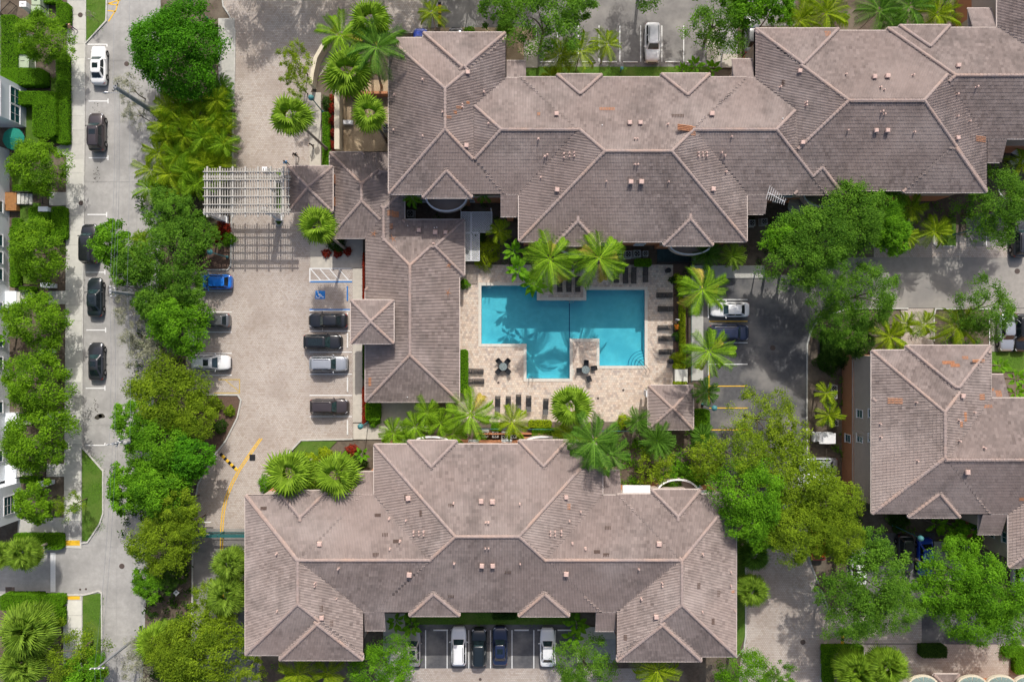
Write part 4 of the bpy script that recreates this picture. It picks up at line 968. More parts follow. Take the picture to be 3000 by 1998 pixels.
for y, lab in ((585, 0), (872, 1), (1226, 2), (1378, 3)):
    a = W(27, y+35); c = W(60, y-18)
    MB().box(a[0], a[1], -.05, c[0], c[1], .7).build('porch', 'deck_wood' if lab == 0 else 'wall_white', th)
    for k in range(4):
        MB().box(*W(60+k*9, y+16), -.05, *W(69+k*9, y-16), .58-.15*k).build('step', 'sidewalk_pale', th)
    for s_ in (-18, 18):
        b = MB(); p, q = W3(60, y+s_, .7), W3(100, y+s_, .05)
        b.tube([p+Vector((0, 0, .95)), q+Vector((0, 0, .95))], .03, 5)
        for k in range(9): v = p.lerp(q, k/8); b.tube([v, v+Vector((0, 0, .95))], .014, 4)
        b.build('handrail', 'iron_black', th)
# ---- terrace of flats cut by the lower right edge: orange walls, arched teal awnings
tb = thing('apartment_building', 'orange building cut by the bottom edge with arched pale balcony canopies', 'building', group='tiled apartment buildings')
MB().box(*W(2680, 2200), -.1, *W(3200, 1985), 6.0).build('wall', 'wall_orange', tb)
mat('canopy_pane', (.22, .3, .28), .3, .1, 3)
MB().box(*W(2640, 2200, 6), 6.0, *W(3200, 2010, 6), 6.25).build('cornice', 'wall_cream', tb)
for x in (2702, 2845, 2930, 3010):
    c = Vector((*W(x, 2006, 5.0), 0)); 
    arch = [(c.x+1.7*math.cos(R(t)), c.y+.2+1.0*math.sin(R(t))) for t in range(0, 181, 12)]
    can = MB().prism(arch, 4.9, 5.2).build('canopy', 'wall_cream', tb)
    gl_ = MB()
    for i in range(6):
        a0, a1 = R(8+i*28), R(32+i*28)
        gl_.prism([(c.x, c.y+.22), (c.x+1.5*math.cos(a0), c.y+.2+.85*math.sin(a0)), (c.x+1.5*math.cos(a1), c.y+.2+.85*math.sin(a1))], 5.2, 5.25)
    gl_.build('canopy_glass', 'canopy_pane', can)
for x in (2707, 2742): window(tb, (*W(x, 1985), 1.5), math.pi/2, 1.0, 1.2)
lr = Roof(); lr.hip(2735, 1975, 2810, 2080, 4.0); lr.build(tb)
# ---- low walls
def lowwall(pts, w, h, m, lab): tag(MB().strip(poly(pts), w, -.05, h).build('garden_wall', m), lab, 'wall')
lowwall([(1060, 95), (1020, 104), (985, 122), (955, 150), (935, 185), (925, 232), (922, 262)], 0.42, 1.6, 'wall_cream', 'curved cream entrance wall under the palms by the brick drive')
lowwall([(996, 270), (996, 447)], 0.62, 1.5, 'wall_cream', 'straight wall between the red shrubs and the gravel court')
lowwall([(1010, 282), (1140, 282)], 0.3, 1.2, 'wall_orange', 'orange garden wall crossing the gravel court')
lowwall([(1008, 362), (1036, 362)], 0.5, .5, 'trim_white', 'short grey step wall in the gravel court')
lowwall([(65, 392), (65, 442)], 0.3, 1.1, 'wall_white', 'low white patio wall beside the green umbrella')
lowwall([(1390, 1268), (1620, 1268)], 0.15, .9, 'wall_orange', 'low orange wall behind the air conditioners below the pool')
tag(MB().box(*W(1973, 1119), 0, *W(2010, 1081), .75).box(*W(1976, 1116), .75, *W(2007, 1084), .8).build('planter_block', 'sidewalk_pale'), 'pale concrete block in the planting right of the pool, above the gazebo', 'planter')
# ================================================================ VEGETATION
def leaf_quads(C, N, l, w, r):
    """rhombic leaves at C with normals N"""
    n = len(C); N = N/np.linalg.norm(N, axis=1, keepdims=True)
    t = r.normal(size=(n, 3)); t -= (t*N).sum(1, keepdims=True)*N; t /= np.linalg.norm(t, axis=1, keepdims=True)
    b = np.cross(N, t); l = np.asarray(l).reshape(-1, 1)*r.uniform(.7, 1.3, (n, 1)); w = np.asarray(w).reshape(-1, 1)*r.uniform(.7, 1.3, (n, 1))
    V = np.stack([C-t*l/2, C-b*w/2+N*w*.15, C+t*l/2-N*l*.08, C+b*w/2+N*w*.15], 1).reshape(-1, 3)
    return V, np.arange(n*4).reshape(-1, 4)
def crown_mesh(name, seed, Rr, H, nclump, per, leaf, aspect=.55, clump=.2, hollow=.55, sparse=0.0, flat=.8):
    """crown of many leaf clumps on an uneven dome, with gaps between them; base of crown at z=0"""
    r = np.random.default_rng(seed)
    ph = r.uniform(0, 6.28, 6); am = r.uniform(.04, .13, 6)*np.array([1, 1, .9, .8, .7, .6])
    lob = lambda a: 1+sum(am[k]*np.cos((k+2)*a+ph[k]) for k in range(6))
    Cs = []; Ns = []; Ts = []
    az = r.uniform(0, 6.28, nclump); u = np.sqrt(r.uniform(0, 1, nclump)); ins = r.uniform(0, 1, nclump) < .25
    lobz = lambda a, q: 1+.22*np.sin(3.1*q*np.cos(a)*2+ph[0])*np.cos(2.7*q*np.sin(a)*2+ph[1])
    for i in range(nclump):
        q = u[i]; L = lob(az[i]); rad = Rr*.93*L*q
        zt = H*(1-q**2.2*.82)*lobz(az[i], q)
        if ins[i]: zt *= r.uniform(.3, .75)
        c = np.array([rad*math.cos(az[i]), rad*math.sin(az[i]), zt])
        cr = Rr*clump*r.uniform(.65, 1.35)
        if r.uniform() < sparse: continue
        n = int(per*r.uniform(.6, 1.4))
        d = r.normal(size=(n, 3)); d /= np.linalg.norm(d, axis=1, keepdims=True)
        d[:, 2] = np.where(d[:, 2] < -.25, -d[:, 2], d[:, 2])
        rr = r.uniform(hollow, 1.08, (n, 1))*cr*(1+.25*np.sin(5*np.arctan2(d[:, 1:2], d[:, 0:1])+i))
        p = c+d*rr*np.array([1.1, 1.1, .6])
        Cs.append(p); Ns.append(d*.75+np.array([0, 0, flat])+r.normal(size=(n, 3))*.45)
        base = .18+.62*r.uniform()
        Ts.append(np.clip(base+r.normal(0, .17, n), 0, 1))
    C = np.concatenate(Cs); N = np.concatenate(Ns); T = np.concatenate(Ts)
    V, Q = leaf_quads(C, N, leaf, leaf*aspect, r)
    return quads(name, V, Q, LEAF['street'], T)
def trunk_mesh(name, seed, h, r0, limbs=5, spread=1.6):
    r = random.Random(seed); m = MB()
    pts = [Vector((0, 0, -.1)), Vector((r.uniform(-.1, .1), r.uniform(-.1, .1), h*.35)), Vector((r.uniform(-.2, .2), r.uniform(-.2, .2), h*.62))]
    m.tube(pts, [r0*1.25, r0, r0*.8], 8)
    for i in range(limbs):
        a = 6.28*i/limbs+r.uniform(-.4, .4); s = spread*r.uniform(.7, 1.1)
        e = pts[2]+Vector((math.cos(a)*s, math.sin(a)*s, h*r.uniform(.16, .3)))
        f = e+Vector((math.cos(a+.3)*s*.6, math.sin(a+.3)*s*.6, h*r.uniform(.08, .16)))
        m.tube([pts[2]-Vector((0, 0, h*.05)), pts[2].lerp(e, .5)+Vector((0, 0, h*.03)), e, f], [r0*.6, r0*.45, r0*.3, r0*.12], 6)
    return m.mesh(name, 'bark', True)
CR_ = {}
def crown_proto(kind, var, big):
    """unit prototypes: radius 4 m (or 6.5 m for big ones); shared by all trees of the kind"""
    k = (kind, var, big)
    if k in CR_: return CR_[k]
    Rr = {0: 2.6, 1: 4.0, 2: 5.8}[big]; sc = {0: .6, 1: 1.0, 2: 1.75}[big]
    s = hash((kind, var, big)) % 1000 if False else sum(map(ord, kind))*7+var*31+big*5
    if kind in ('street',): me = crown_mesh('crown', s, Rr, Rr*.8, int(130*sc), 115, .21, .62, .17)
    elif kind in ('ficus',): me = crown_mesh('crown', s, Rr, Rr*.75, int(150*sc), 120, .24, .62, .16)
    elif kind in ('bright',): me = crown_mesh('crown', s, Rr, Rr*.7, int(125*sc), 105, .24, .6, .18)
    elif kind in ('oak', 'dark'): me = crown_mesh('crown', s, Rr, Rr*.65, int(130*sc), 105, .17, .62, .17, .4, sparse=.12)
    elif kind in ('olive',): me = crown_mesh('crown', s, Rr, Rr*.62, int(135*sc), 105, .19, .6, .17, .45, sparse=.06)
    elif kind in ('lime',): me = crown_mesh('crown', s, Rr, Rr*.6, int(120*sc), 70, .18, .6, .17, .35, sparse=.3)
    else: me = crown_mesh('crown', s, Rr, Rr*.7, int(95*sc), 60, .16, .55, .2, .3, sparse=.25)      # silver
    CR_[k] = (me, Rr); return CR_[k]
TR_ = {b: [trunk_mesh('trunk', 5+b*3+i, 1.0*{0: 3, 1: 5, 2: 6.5}[b], {0: .09, 1: .16, 2: .24}[b], 5, {0: .7, 1: 1.3, 2: 2.0}[b]) for i in range(2)] for b in (0, 1, 2)}
TREEN = [0]
def tree(px, py, rpx, h, kind, label, name='tree', group=None, sx=1.0, leafm=None):
    zc = h*.72; x, y = W(px, py, zc); Rr = rpx*GS*(1-zc/CAM_Z)
    big = 0 if Rr < 2.9 else (1 if Rr < 4.7 else 2); TREEN[0] += 1; var = TREEN[0] % 3
    me, R0 = crown_proto(kind, var, big); s = Rr/R0*1.02
    o = thing(name, label, 'tree', (x, y, 0), 0, group)
    ch = min(h*.62, s*R0*.8); zb = h-ch
    c = put('crown', me, o, (0, 0, zb), random.uniform(0, 6.28), (s*sx, s/sx**.5, ch/(R0*.72)))
    slotmat(c, LEAF[leafm or kind])
    t = put('trunk', TR_[big][TREEN[0] % 2], o, (0, 0, 0), random.uniform(0, 6.28), (s*1.0, s*1.0, (zb+ch*.45)/{0: 3, 1: 5, 2: 6.5}[big]))
    return o
G1 = 'round street trees along the sidewalk'
for i, (x, y, r, h, lab) in enumerate((
    (128, 112, 76, 5.5, 'round bright green street tree over the green utility cabinets'), (113, 487, 82, 5.5, 'round bright green street tree below the green umbrella'),
    (108, 740, 84, 5.8, 'round bright green street tree between the two townhouse window pairs'), (102, 938, 86, 5.8, 'round bright green street tree left of the dark sedan'),
    (102, 1122, 96, 6.0, 'round bright green street tree left of the grey coupe'), (102, 1284, 100, 6.0, 'largest round bright green street tree, left of the lowest parking mark'),
    (106, 1474, 62, 5.2, 'small bright green tree in front of the white window bay at the lower left'))):
    tree(x, y, r, h, 'street', lab, 'street_tree', G1)
tree(206, 1478, 46, 4.5, 'silver', 'thin sparse tree over the sidewalk beside the grass island', 'street_tree', leafm='olive')
tree(205, 1925, 100, 6.0, 'lime', 'loose yellow-green tree over the sidewalk at the bottom left', leafm='olive')
tree(252, 1960, 62, 5.0, 'street', 'green tree over the lower grass island beside the wires', leafm='bright')
tree(268, 48, 14, 2.2, 'silver', 'tiny bare sapling on the top street island', 'sapling')
tree(515, 136, 132, 8.5, 'ficus', 'big dense deep green tree at the top between street and brick drive')
tree(383, 262, 48, 4.5, 'silver', 'silvery sparse tree by the tall utility pole, upper of the two', group='silver trees along the street')
tree(405, 335, 42, 4.5, 'silver', 'silvery sparse tree by the tall utility pole, lower of the two', group='silver trees along the street')
GB = 'trees of the belt between street and car park'
for x, y, r, h, k, lm, lab in (
    (500, 625, 72, 7, 'oak', None, 'mid green tree just left of the entrance pergola'), (590, 690, 58, 6, 'oak', None, 'mid green tree left of the pergola shadow by the lamp'),
    (500, 745, 112, 8.5, 'oak', None, 'widest mid green tree in the belt, left of the blue car'), (335, 715, 62, 6.5, 'bright', None, 'bright green tree leaning over the street beside the black boxy car'),
    (395, 780, 62, 7, 'bright', 'oak', 'green tree under the wires above the silvery trees'), (545, 835, 70, 7.5, 'oak', None, 'mid green tree with its crown over the blue car'),
    (522, 940, 92, 7.5, 'bright', None, 'bright green tree over the grey hatchback in the car park'), (455, 890, 55, 6.5, 'bright', 'oak', 'green tree behind the pole with the short cross arm'),
    (560, 640, 45, 6.0, 'oak', None, 'small mid green tree right below the pergola corner'),
    (488, 1160, 118, 7.5, 'olive', None, 'broad olive green tree below the white SUV'), (400, 1240, 72, 7, 'olive', 'bright', 'olive green tree left of the broad one, over the street edge'),
    (560, 1220, 75, 6.5, 'olive', None, 'olive green tree at the kerb nose of the brick car park'), (470, 1310, 105, 7.5, 'olive', 'bright', 'green tree right of the transformer pole'),
    (560, 1340, 66, 7, 'bright', 'ficus', 'green tree left of the striped hump on the drive'), (380, 1430, 66, 6.5, 'bright', None, 'bright green tree leaning on the street left of the drive curve'),
    (470, 1430, 92, 7.5, 'bright', None, 'bright green tree in the middle of the lower belt'), (520, 1480, 66, 7.5, 'olive', None, 'olive tree beside the white barrier arm'),
    (478, 1585, 100, 7.0, 'olive', None, 'olive yellow tree just left of the teal gate'), (545, 1540, 56, 7.0, 'olive', None, 'small olive tree touching the teal gate'),
    (440, 1712, 58, 4.0, 'dark', 'bright', 'dark green low tree below the olive tree, beside the street'), (500, 1690, 42, 3.5, 'dark', None, 'dark shaded shrub tree left of the rear drive'),
    (590, 1900, 118, 8.0, 'olive', None, 'biggest olive tree at the bottom, over the rear drive'), (500, 1905, 75, 7.0, 'olive', None, 'olive tree left of the biggest one at the bottom'),
    (610, 1745, 48, 6.0, 'lime', 'olive', 'thin olive tree over the rear drive kerb'), (650, 1850, 62, 6.5, 'olive', None, 'olive tree touching the south building wall'),
    (722, 1965, 56, 5.0, 'lime', None, 'lime green tree below the south building corner'), (545, 1960, 72, 6.5, 'olive', None, 'olive tree cut by the bottom edge')):
    tree(x, y, r, h, k, lab, group=GB, leafm=lm)
for i, (x, y, r, lab) in enumerate(((378, 915, 46, 'silvery shrub tree left of the bright green car park tree'), (365, 840, 40, 'silvery shrub tree just below the cross-arm pole'), (410, 985, 58, 'silvery shrub tree beside the grey coupe'),
      (428, 1060, 68, 'largest silvery shrub tree, left of the white SUV'), (470, 1020, 48, 'silvery shrub tree nearest the white SUV'), (402, 1890, 36, 'silvery shrub tree beside the bright fan palm at the bottom'), (408, 1965, 58, 'silvery shrub tree cut by the bottom edge'))):
    tree(x, y, r, 4.2, 'silver', lab, group='silver trees along the street')
tree(869, 178, 52, 6.0, 'lime', 'sparse light green tree over the bricks left of the curved wall', sx=.9)
tree(872, 240, 44, 5.5, 'lime', 'sparse light green tree directly above the leaning fan palm')
GN = 'trees along the north road'
for x, y, r, h, k, lab in ((1470, 15, 72, 7.5, 'oak', 'feathery green tree left of the north car park, cut by the top edge'), (1590, 60, 118, 11.0, 'oak', 'broad feathery green tree over the left stalls of the north car park'),
     (1690, 25, 62, 7.5, 'oak', 'feathery green tree nearest the white SUV on the north car park'), (2105, 60, 100, 8.0, 'oak', 'broad green tree right of the north car park'), (2170, 30, 62, 8, 'bright', 'bright green tree over the grey car at the top'),
     (2270, 25, 55, 7.5, 'bright', 'bright green tree cut by the top edge above the building corner')):
    tree(x, y, r, h, k, lab, group=GN)
for x, y, lab in ((1560, -150, 'tree beyond the top edge shading the north road, left one'), (1900, -90, 'tree beyond the top edge shading the north road above the white SUV'), (720, -165, 'tree beyond the top edge, first of a row above the brick drive'), (850, -175, 'tree beyond the top edge, second of a row above the brick drive'), (980, -165, 'tree beyond the top edge, third of a row above the brick drive'), (1110, -175, 'tree beyond the top edge, fourth of a row above the brick drive'), (1240, -165, 'tree beyond the top edge, fifth of a row above the brick drive'), (1380, -170, 'tree beyond the top edge, sixth of a row above the brick drive')):
    tree(x, y, 110, 9.0, 'oak', lab, group=GN)
GE = 'trees around the east roads'
for x, y, r, h, k, lm, lab in (
    (2480, 640, 112, 11, 'oak', None, 'green tree under the long building eave beside the beige umbrella'), (2385, 700, 112, 11.5, 'oak', None, 'broad green tree above the asphalt right of the pool walk'),
    (2320, 760, 94, 11, 'oak', None, 'green tree nearest the white sedan by the pool walk'), (2290, 700, 66, 10, 'oak', 'bright', 'green tree right of the long building corner'), (2560, 620, 85, 8.0, 'oak', 'bright', 'green tree hiding the lower eave of the long building'),
    (2600, 690, 56, 7.5, 'bright', None, 'bright green tree on the corner of the crossroad'), (2400, 815, 80, 10.5, 'oak', None, 'green tree hanging over the road bend'),
    (2915, 605, 105, 8.0, 'oak', None, 'green tree below the right end of the long building'), (2985, 600, 62, 7.5, 'oak', None, 'green tree cut by the right edge above the crossroad'),
    (2530, 870, 102, 9, 'oak', None, 'green tree just below the crossroad'), (2455, 950, 80, 8, 'oak', None, 'green tree on the kerb bend left of the east building'), (2500, 1000, 50, 6, 'oak', 'dark', 'dark green tree above the orange wall of the east building'),
    (2885, 905, 92, 7.5, 'oak', None, 'green tree beside the silver car right of the crossroad'),
    (2230, 1230, 95, 7.5, 'lime', None, 'sparse yellow-green tree right of the lamp by the gazebo'), (2300, 1270, 72, 7.0, 'lime', None, 'sparse yellow-green tree left of the white golf cart'),
    (2140, 1330, 98, 11.5, 'lime', 'olive', 'yellow-green tree below the gazebo car park'), (2070, 1340, 62, 6.5, 'lime', None, 'light yellow-green tree below the gazebo'), (2250, 1350, 98, 7.5, 'lime', 'olive', 'yellow-green tree in the middle of the tree group right of the south building'),
    (2180, 1440, 104, 12, 'olive', 'bright', 'green tree shading the upper right corner of the south building'), (2330, 1420, 110, 10.0, 'olive', None, 'olive green tree left of the east building corner'), (2420, 1470, 92, 10.0, 'olive', None, 'olive green tree over the lower left corner of the east building'),
    (2310, 1540, 98, 10.5, 'olive', None, 'olive green tree above the lower right brick drive'), (2440, 1560, 80, 10, 'olive', None, 'olive green tree beside the parked cars below the east building'), (2180, 1520, 62, 11.0, 'oak', 'bright', 'green tree touching the right eave of the south building'),
    (2540, 1690, 122, 10.5, 'oak', None, 'broad green tree over the white parked car'), (2480, 1780, 96, 10, 'oak', None, 'green tree at the lower right road junction'), (2600, 1770, 78, 10, 'oak', None, 'green tree left of the shaded crossing'),
    (2780, 1690, 102, 10, 'oak', 'bright', 'bright green tree below the blue car'), (2880, 1720, 122, 10.5, 'oak', 'bright', 'broadest bright green tree at the lower right'), (2950, 1800, 98, 9.5, 'oak', 'bright', 'bright green tree at the right edge, lowest one'), (2830, 1800, 86, 9.5, 'oak', 'bright', 'bright green tree above the balcony canopies'),
    (2385, 1545, 76, 9.5, 'olive', None, 'olive green tree between the brick drive and red car'), (2250, 1500, 72, 9.5, 'lime', 'olive', 'yellow-green tree below the middle of the right tree group'), (2540, 1600, 60, 9, 'oak', None, 'green tree above the hidden white car'), (2690, 1730, 62, 8.5, 'oak', 'bright', 'bright green tree between the two broad lower right crowns'), (2220, 1560, 46, 9, 'oak', 'bright', 'small green tree above the right pair of sabal palms'),
    (2815, 1590, 56, 6.0, 'bright', None, 'small bright green tree right of the blue car'),
    (1123, 1955, 92, 7.0, 'oak', 'bright', 'bright green tree left of the small south car park'), (1720, 1962, 92, 7.0, 'oak', None, 'green tree right of the small south car park'), (2175, 1972, 82, 7.0, 'oak', 'bright', 'bright green tree below the right corner of the south building'), (2275, 1985, 52, 6.5, 'oak', None, 'green tree cut by the bottom edge on the brick drive'),
    (1925, 1372, 62, 4.5, 'lime', None, 'low yellow-green tree right of the big dark palms'), (1970, 1395, 40, 4.0, 'lime', 'bright', 'low green shrub tree above the white roof panel of the south building')):
    tree(x, y, r, h, k, lab, group=GE, leafm=lm)

# ---------------------------------------------------------------- palms
def pinnate(seed, nl, ll, droop, lw, vee=.25, dens=1.0):
    """one feather frond, length 1 along +X, arching down; leaflets both sides"""
    r = np.random.default_rng(seed); bend = [.0, .16, -.14, .08][seed % 4]; P = lambda t: np.array([t*(1-.12*t), bend*t*t, .18*t-droop*t*t]); V = []; Q = []; T = []
    def quad(a, b, c, d, t):
        o = len(V); V.extend([a, b, c, d]); Q.append((o, o+1, o+2, o+3)); T.append(t)
    k = 8
    for i in range(k):
        a, b = P(i/k), P((i+1)/k); w0 = .018*(1-.75*i/k)
        quad(a+[0, -w0, .006], b+[0, -w0*.8, .006], b+[0, w0*.8, .006], a+[0, w0, .006], .95)
    for i in range(nl):
        t = .14+.86*(i+.5)/nl; p = P(t); L = ll*math.sin(math.pi*min(1, .18+.82*(1-t)**.75*1.02+.0))**.6*r.uniform(.85, 1.1)*(1 if t < .97 else .6)
        for s in (-1, 1):
            f = .55+.5*t; d = np.array([f*.75, s*1.0, 0]); d /= np.linalg.norm(d)
            e1 = p+d*L*.5+[0, 0, L*vee*.5]; e2 = p+d*L+[0, 0, -L*(.28+droop*.55)*r.uniform(.6, 1.4)]
            wv = np.array([lw, 0, 0]); tt = float(np.clip(.5+r.normal(0, .2)-.1*(s > 0), 0, 1))
            quad(p-wv*.6, p+wv*.6, e1+wv, e1-wv, tt); quad(e1-wv, e1+wv, e2+wv*.15, e2-wv*.15, tt)
    return np.array(V), np.array(Q), np.array(T)
def fanleaf(seed, seg=20, pet=.42, arc=285):
    r = np.random.default_rng(seed); V = []; Q = []; T = []
    def quad(a, b, c, d, t):
        o = len(V); V.extend([a, b, c, d]); Q.append((o, o+1, o+2, o+3)); T.append(t)
    quad(np.array([0, -.016, 0.]), np.array([pet, -.01, .0]), np.array([pet, .01, .0]), np.array([0, .016, 0.]), .9)
    c = np.array([pet, 0, 0.]); R0 = 1-pet
    for i in range(seg):
        a0 = R(-arc/2+arc*i/seg); a1 = R(-arc/2+arc*(i+1)/seg); am = (a0+a1)/2; L = R0*(.8+.2*math.cos(am*.6))*r.uniform(.92, 1.05)
        k = .62; dz = -.04-.05*(i % 2); d = lambda a, q, z: c+np.array([math.cos(a)*q, math.sin(a)*q, z])
        t = float(np.clip(.5+r.normal(0, .16)+.15*((i % 2)-.5), 0, 1))
        quad(c, d(a0, L*k, -.02), d(am, L*k, .035), d(am, L*k*.5, .02), t); quad(c, d(am, L*k*.5, .02), d(am, L*k, .035), d(a1, L*k, -.02), t)
        quad(d(a0, L*k, -.02), d(am, L, -.1-.12*r.uniform()), d(am, L, -.1-.12*r.uniform()), d(am, L*k, .035), t); quad(d(am, L*k, .035), d(am, L, -.14), d(am, L, -.14), d(a1, L*k, -.02), t)
    return np.array(V), np.array(Q), np.array(T)
def broadleaf(seed, w=.17, droop=.35, n=9):
    r = np.random.default_rng(seed); V = []; Q = []; T = []
    def quad(a, b, c, d, t):
        o = len(V); V.extend([a, b, c, d]); Q.append((o, o+1, o+2, o+3)); T.append(t)
    P = lambda t: np.array([t*(1-.15*t), 0, .3*t-droop*t*t]); pr = lambda t: max(0.004, w*math.sin(math.pi*max(0, (t-.25)/.75)**.8)) if t > .25 else .006
    for i in range(n):
        a, b = i/n, (i+1)/n
        for s in (-1, 1):
            fold = .25*r.uniform(.3, 1.3); A, Bq = P(a), P(b)
            quad(A, Bq, Bq+[0, s*pr(b), pr(b)*fold-.02], A+[0, s*pr(a), pr(a)*fold-.02], float(np.clip(.5+r.normal(0, .13)+.08*s, 0, 1)))
    return np.array(V), np.array(Q), np.array(T)
FR = {}
def frond(kind, i):
    k = (kind, i)
    if k in FR: return FR[k]
    s = sum(map(ord, kind))+i*13
    if kind == 'coconut': a = pinnate(s, 30, .27, .4+.14*i, .0125, .05)
    elif kind == 'areca': a = pinnate(s, 20, .34, .48+.1*i, .019, .25)
    elif kind == 'date': a = pinnate(s, 30, .2, .3+.1*i, .011, .3)
    elif kind == 'foxtail': a = pinnate(s, 24, .25, .42+.1*i, .017, .1)
    elif kind == 'fan': a = fanleaf(s, 18, .36, 235)
    elif kind == 'sabal': a = fanleaf(s, 26, .4, 260)
    elif kind == 'banana': a = broadleaf(s, .17, .3+.15*i)
    elif kind == 'bird': a = broadleaf(s, .13, .25+.1*i)
    m = {'coconut': 'coconut', 'areca': 'areca', 'date': 'date', 'foxtail': 'areca', 'fan': 'fan', 'sabal': 'sabal', 'banana': 'banana', 'bird': 'bright'}[kind]
    FR[k] = quads('frond', a[0], a[1], LEAF[m], a[2]); return FR[k]
PALM = {'coconut': (16, -28, 60), 'areca': (13, -15, 70), 'date': (34, -12, 75), 'foxtail': (15, -10, 65), 'fan': (19, -42, 70), 'sabal': (38, -30, 80), 'banana': (11, 5, 72), 'bird': (15, 5, 75)}
def palm(px, py, rpx, h, kind, label, base=None, group=None, leafm=None, name=None, dry=0, rad=None, stems=1):
    x, y = W(px, py, h); Lf = rpx*GS*(1-h/CAM_Z)*1.06
    bx, by = W(*base) if base else (x, y)
    nm = name or {'coconut': 'coconut_palm', 'areca': 'areca_palm', 'date': 'date_palm', 'foxtail': 'foxtail_palm', 'fan': 'fan_palm', 'sabal': 'sabal_palm', 'banana': 'banana_plant', 'bird': 'bird_of_paradise_plant'}[kind]
    o = thing(nm, label, 'plant' if kind in ('banana', 'bird') else 'palm', (bx, by, 0), 0, group or nm.replace('_', ' ')+'s in the gardens')
    top = Vector((x-bx, y-by, h)); r0 = rad or {'coconut': .13, 'areca': .06, 'date': .17, 'foxtail': .11, 'fan': .17, 'sabal': .18, 'banana': .1, 'bird': .06}[kind]
    tm = MB(); pts = []
    for i in range(7):
        t = i/6; pts.append(Vector((top.x*t**1.35, top.y*t**1.35, -.1+(h+.1)*t)))
    tm.tube(pts, [r0*(1.5 if i == 0 else 1.08-.3*i/6) for i in range(7)], 8); tm.build('trunk', 'palm_bark', o, smooth=True)
    n, e0, e1 = PALM[kind]; n = int(n*random.uniform(.9, 1.1)); ga = 2.39996; a0 = random.uniform(0, 6.28)
    for i in range(n):
        t = (i+.5)/n; el = R(e0+(e1-e0)*t**1.15+random.uniform(-6, 6)); az = a0+i*ga+random.uniform(-.15, .15); s = Lf*random.uniform(.85, 1.08)*(1 if t < .75 else .9)
        c = put('frond', frond(kind, i % 2 if kind in ('banana', 'bird', 'date', 'sabal', 'fan') else i % 3), o, top+Vector((math.cos(az), math.sin(az), 0))*r0*.5, 0, (s, s, s))
        c.rotation_euler = (random.uniform(-.25, .25), -el, az)
        if i < dry: slotmat(c, LEAF['dry'])
        elif leafm: slotmat(c, LEAF[leafm])
    return o
palm(1086, 60, 66, 10.5, 'fan', 'fan palm at the top of the entrance palm group', (1090, 110), dry=2)
palm(997, 106, 74, 8, 'coconut', 'feather palm on the left of the entrance group over the curved wall', (1010, 150), dry=2)
palm(1103, 140, 84, 11, 'coconut', 'tallest feather palm of the entrance group beside the roof corner', (1118, 255), leafm='date', dry=2)
palm(1018, 213, 78, 10, 'fan', 'fan palm of the entrance group above the red shrubs', (1035, 290), dry=2)
palm(852, 340, 66, 11, 'fan', 'fan palm leaning out over the brick drive', (962, 442), dry=1)
palm(1084, 336, 60, 10, 'fan', 'fan palm over the gravel court', (1133, 413), dry=1)
palm(933, 664, 62, 8.5, 'fan', 'fan palm standing below the gatehouse', (1013, 729), dry=3)
palm(1610, 760, 86, 9.6, 'coconut', 'left of the two coconut palms overhanging the pool top edge', (1607, 770), dry=2)
palm(1755, 757, 86, 9.6, 'coconut', 'right of the two coconut palms overhanging the pool top edge', (1748, 772), dry=3)
palm(2057, 850, 78, 8, 'coconut', 'coconut palm leaning over the walk above the white sedan', (1998, 871), dry=3)
palm(2077, 1028, 76, 8.5, 'coconut', 'coconut palm leaning over the walk below the dark van', (1999, 1027), dry=2)
palm(1378, 1215, 76, 7, 'coconut', 'coconut palm at the lower right corner of the clubhouse', (1385, 1215), dry=1)
palm(1501, 1236, 56, 5.5, 'coconut', 'feather palm below the row of four loungers', leafm='areca')
palm(1671, 1188, 66, 7, 'fan', 'fan palm overhanging the lower pool deck', (1665, 1170), dry=1)
palm(1738, 1290, 88, 10, 'coconut', 'big dark feather palm between pool deck and south building', (1730, 1270), leafm='date')
palm(1790, 1330, 62, 9.5, 'coconut', 'dark feather palm over the south building eave', leafm='date')
palm(1680, 1275, 60, 5.5, 'coconut', 'feather palm below the overhanging fan palm', leafm='areca')
palm(1869, 1232, 40, 3, 'date', 'small date palm left of the gazebo')
palm(1925, 1290, 56, 3.5, 'date', 'wide date palm below the gazebo')
palm(2060, 1280, 42, 3, 'date', 'small date palm right below the gazebo')
palm(2069, 1147, 42, 3.2, 'date', 'bushy date palm right of the gazebo, beside the lamp')
palm(2068, 745, 46, 3, 'date', 'shaded date palm under the long building, left of the lit one')
palm(2145, 752, 42, 3, 'date', 'sunlit date palm above the pale walk', leafm='sabal')
for x, y, r, lab in ((1153, 1268, 50, 'areca palm left of the clubhouse patio'), (1251, 1206, 50, 'areca palm at the clubhouse patio edge'), (1217, 1250, 46, 'areca palm in the middle of the patio planting'), (1290, 1240, 46, 'areca palm beside the corner coconut palm'),
      (1195, 1290, 40, 'areca palm right above the south building eave'), (1330, 1270, 42, 'areca palm below the corner coconut palm')):
    palm(x, y, r, 3.6, 'foxtail', lab, name='areca_palm', leafm='coconut')
palm(852, 1384, 76, 8.5, 'fan', 'fan palm in the corner bed left of the south building'); palm(987, 1388, 72, 8.5, 'fan', 'fan palm above the south building left eave', dry=1); palm(920, 1400, 50, 4, 'fan', 'small fan palm between the two larger ones by the south building')
palm(675, 1650, 52, 5, 'sabal', 'sabal palm right of the rear drive, upper of two'); palm(666, 1742, 60, 5, 'sabal', 'sabal palm right of the rear drive, lower of two')
palm(454, 1880, 58, 4, 'fan', 'bright fan palm beside the street at the bottom')
palm(500, 1850, 40, 3, 'sabal', 'small fan palm behind the bright one at the bottom')
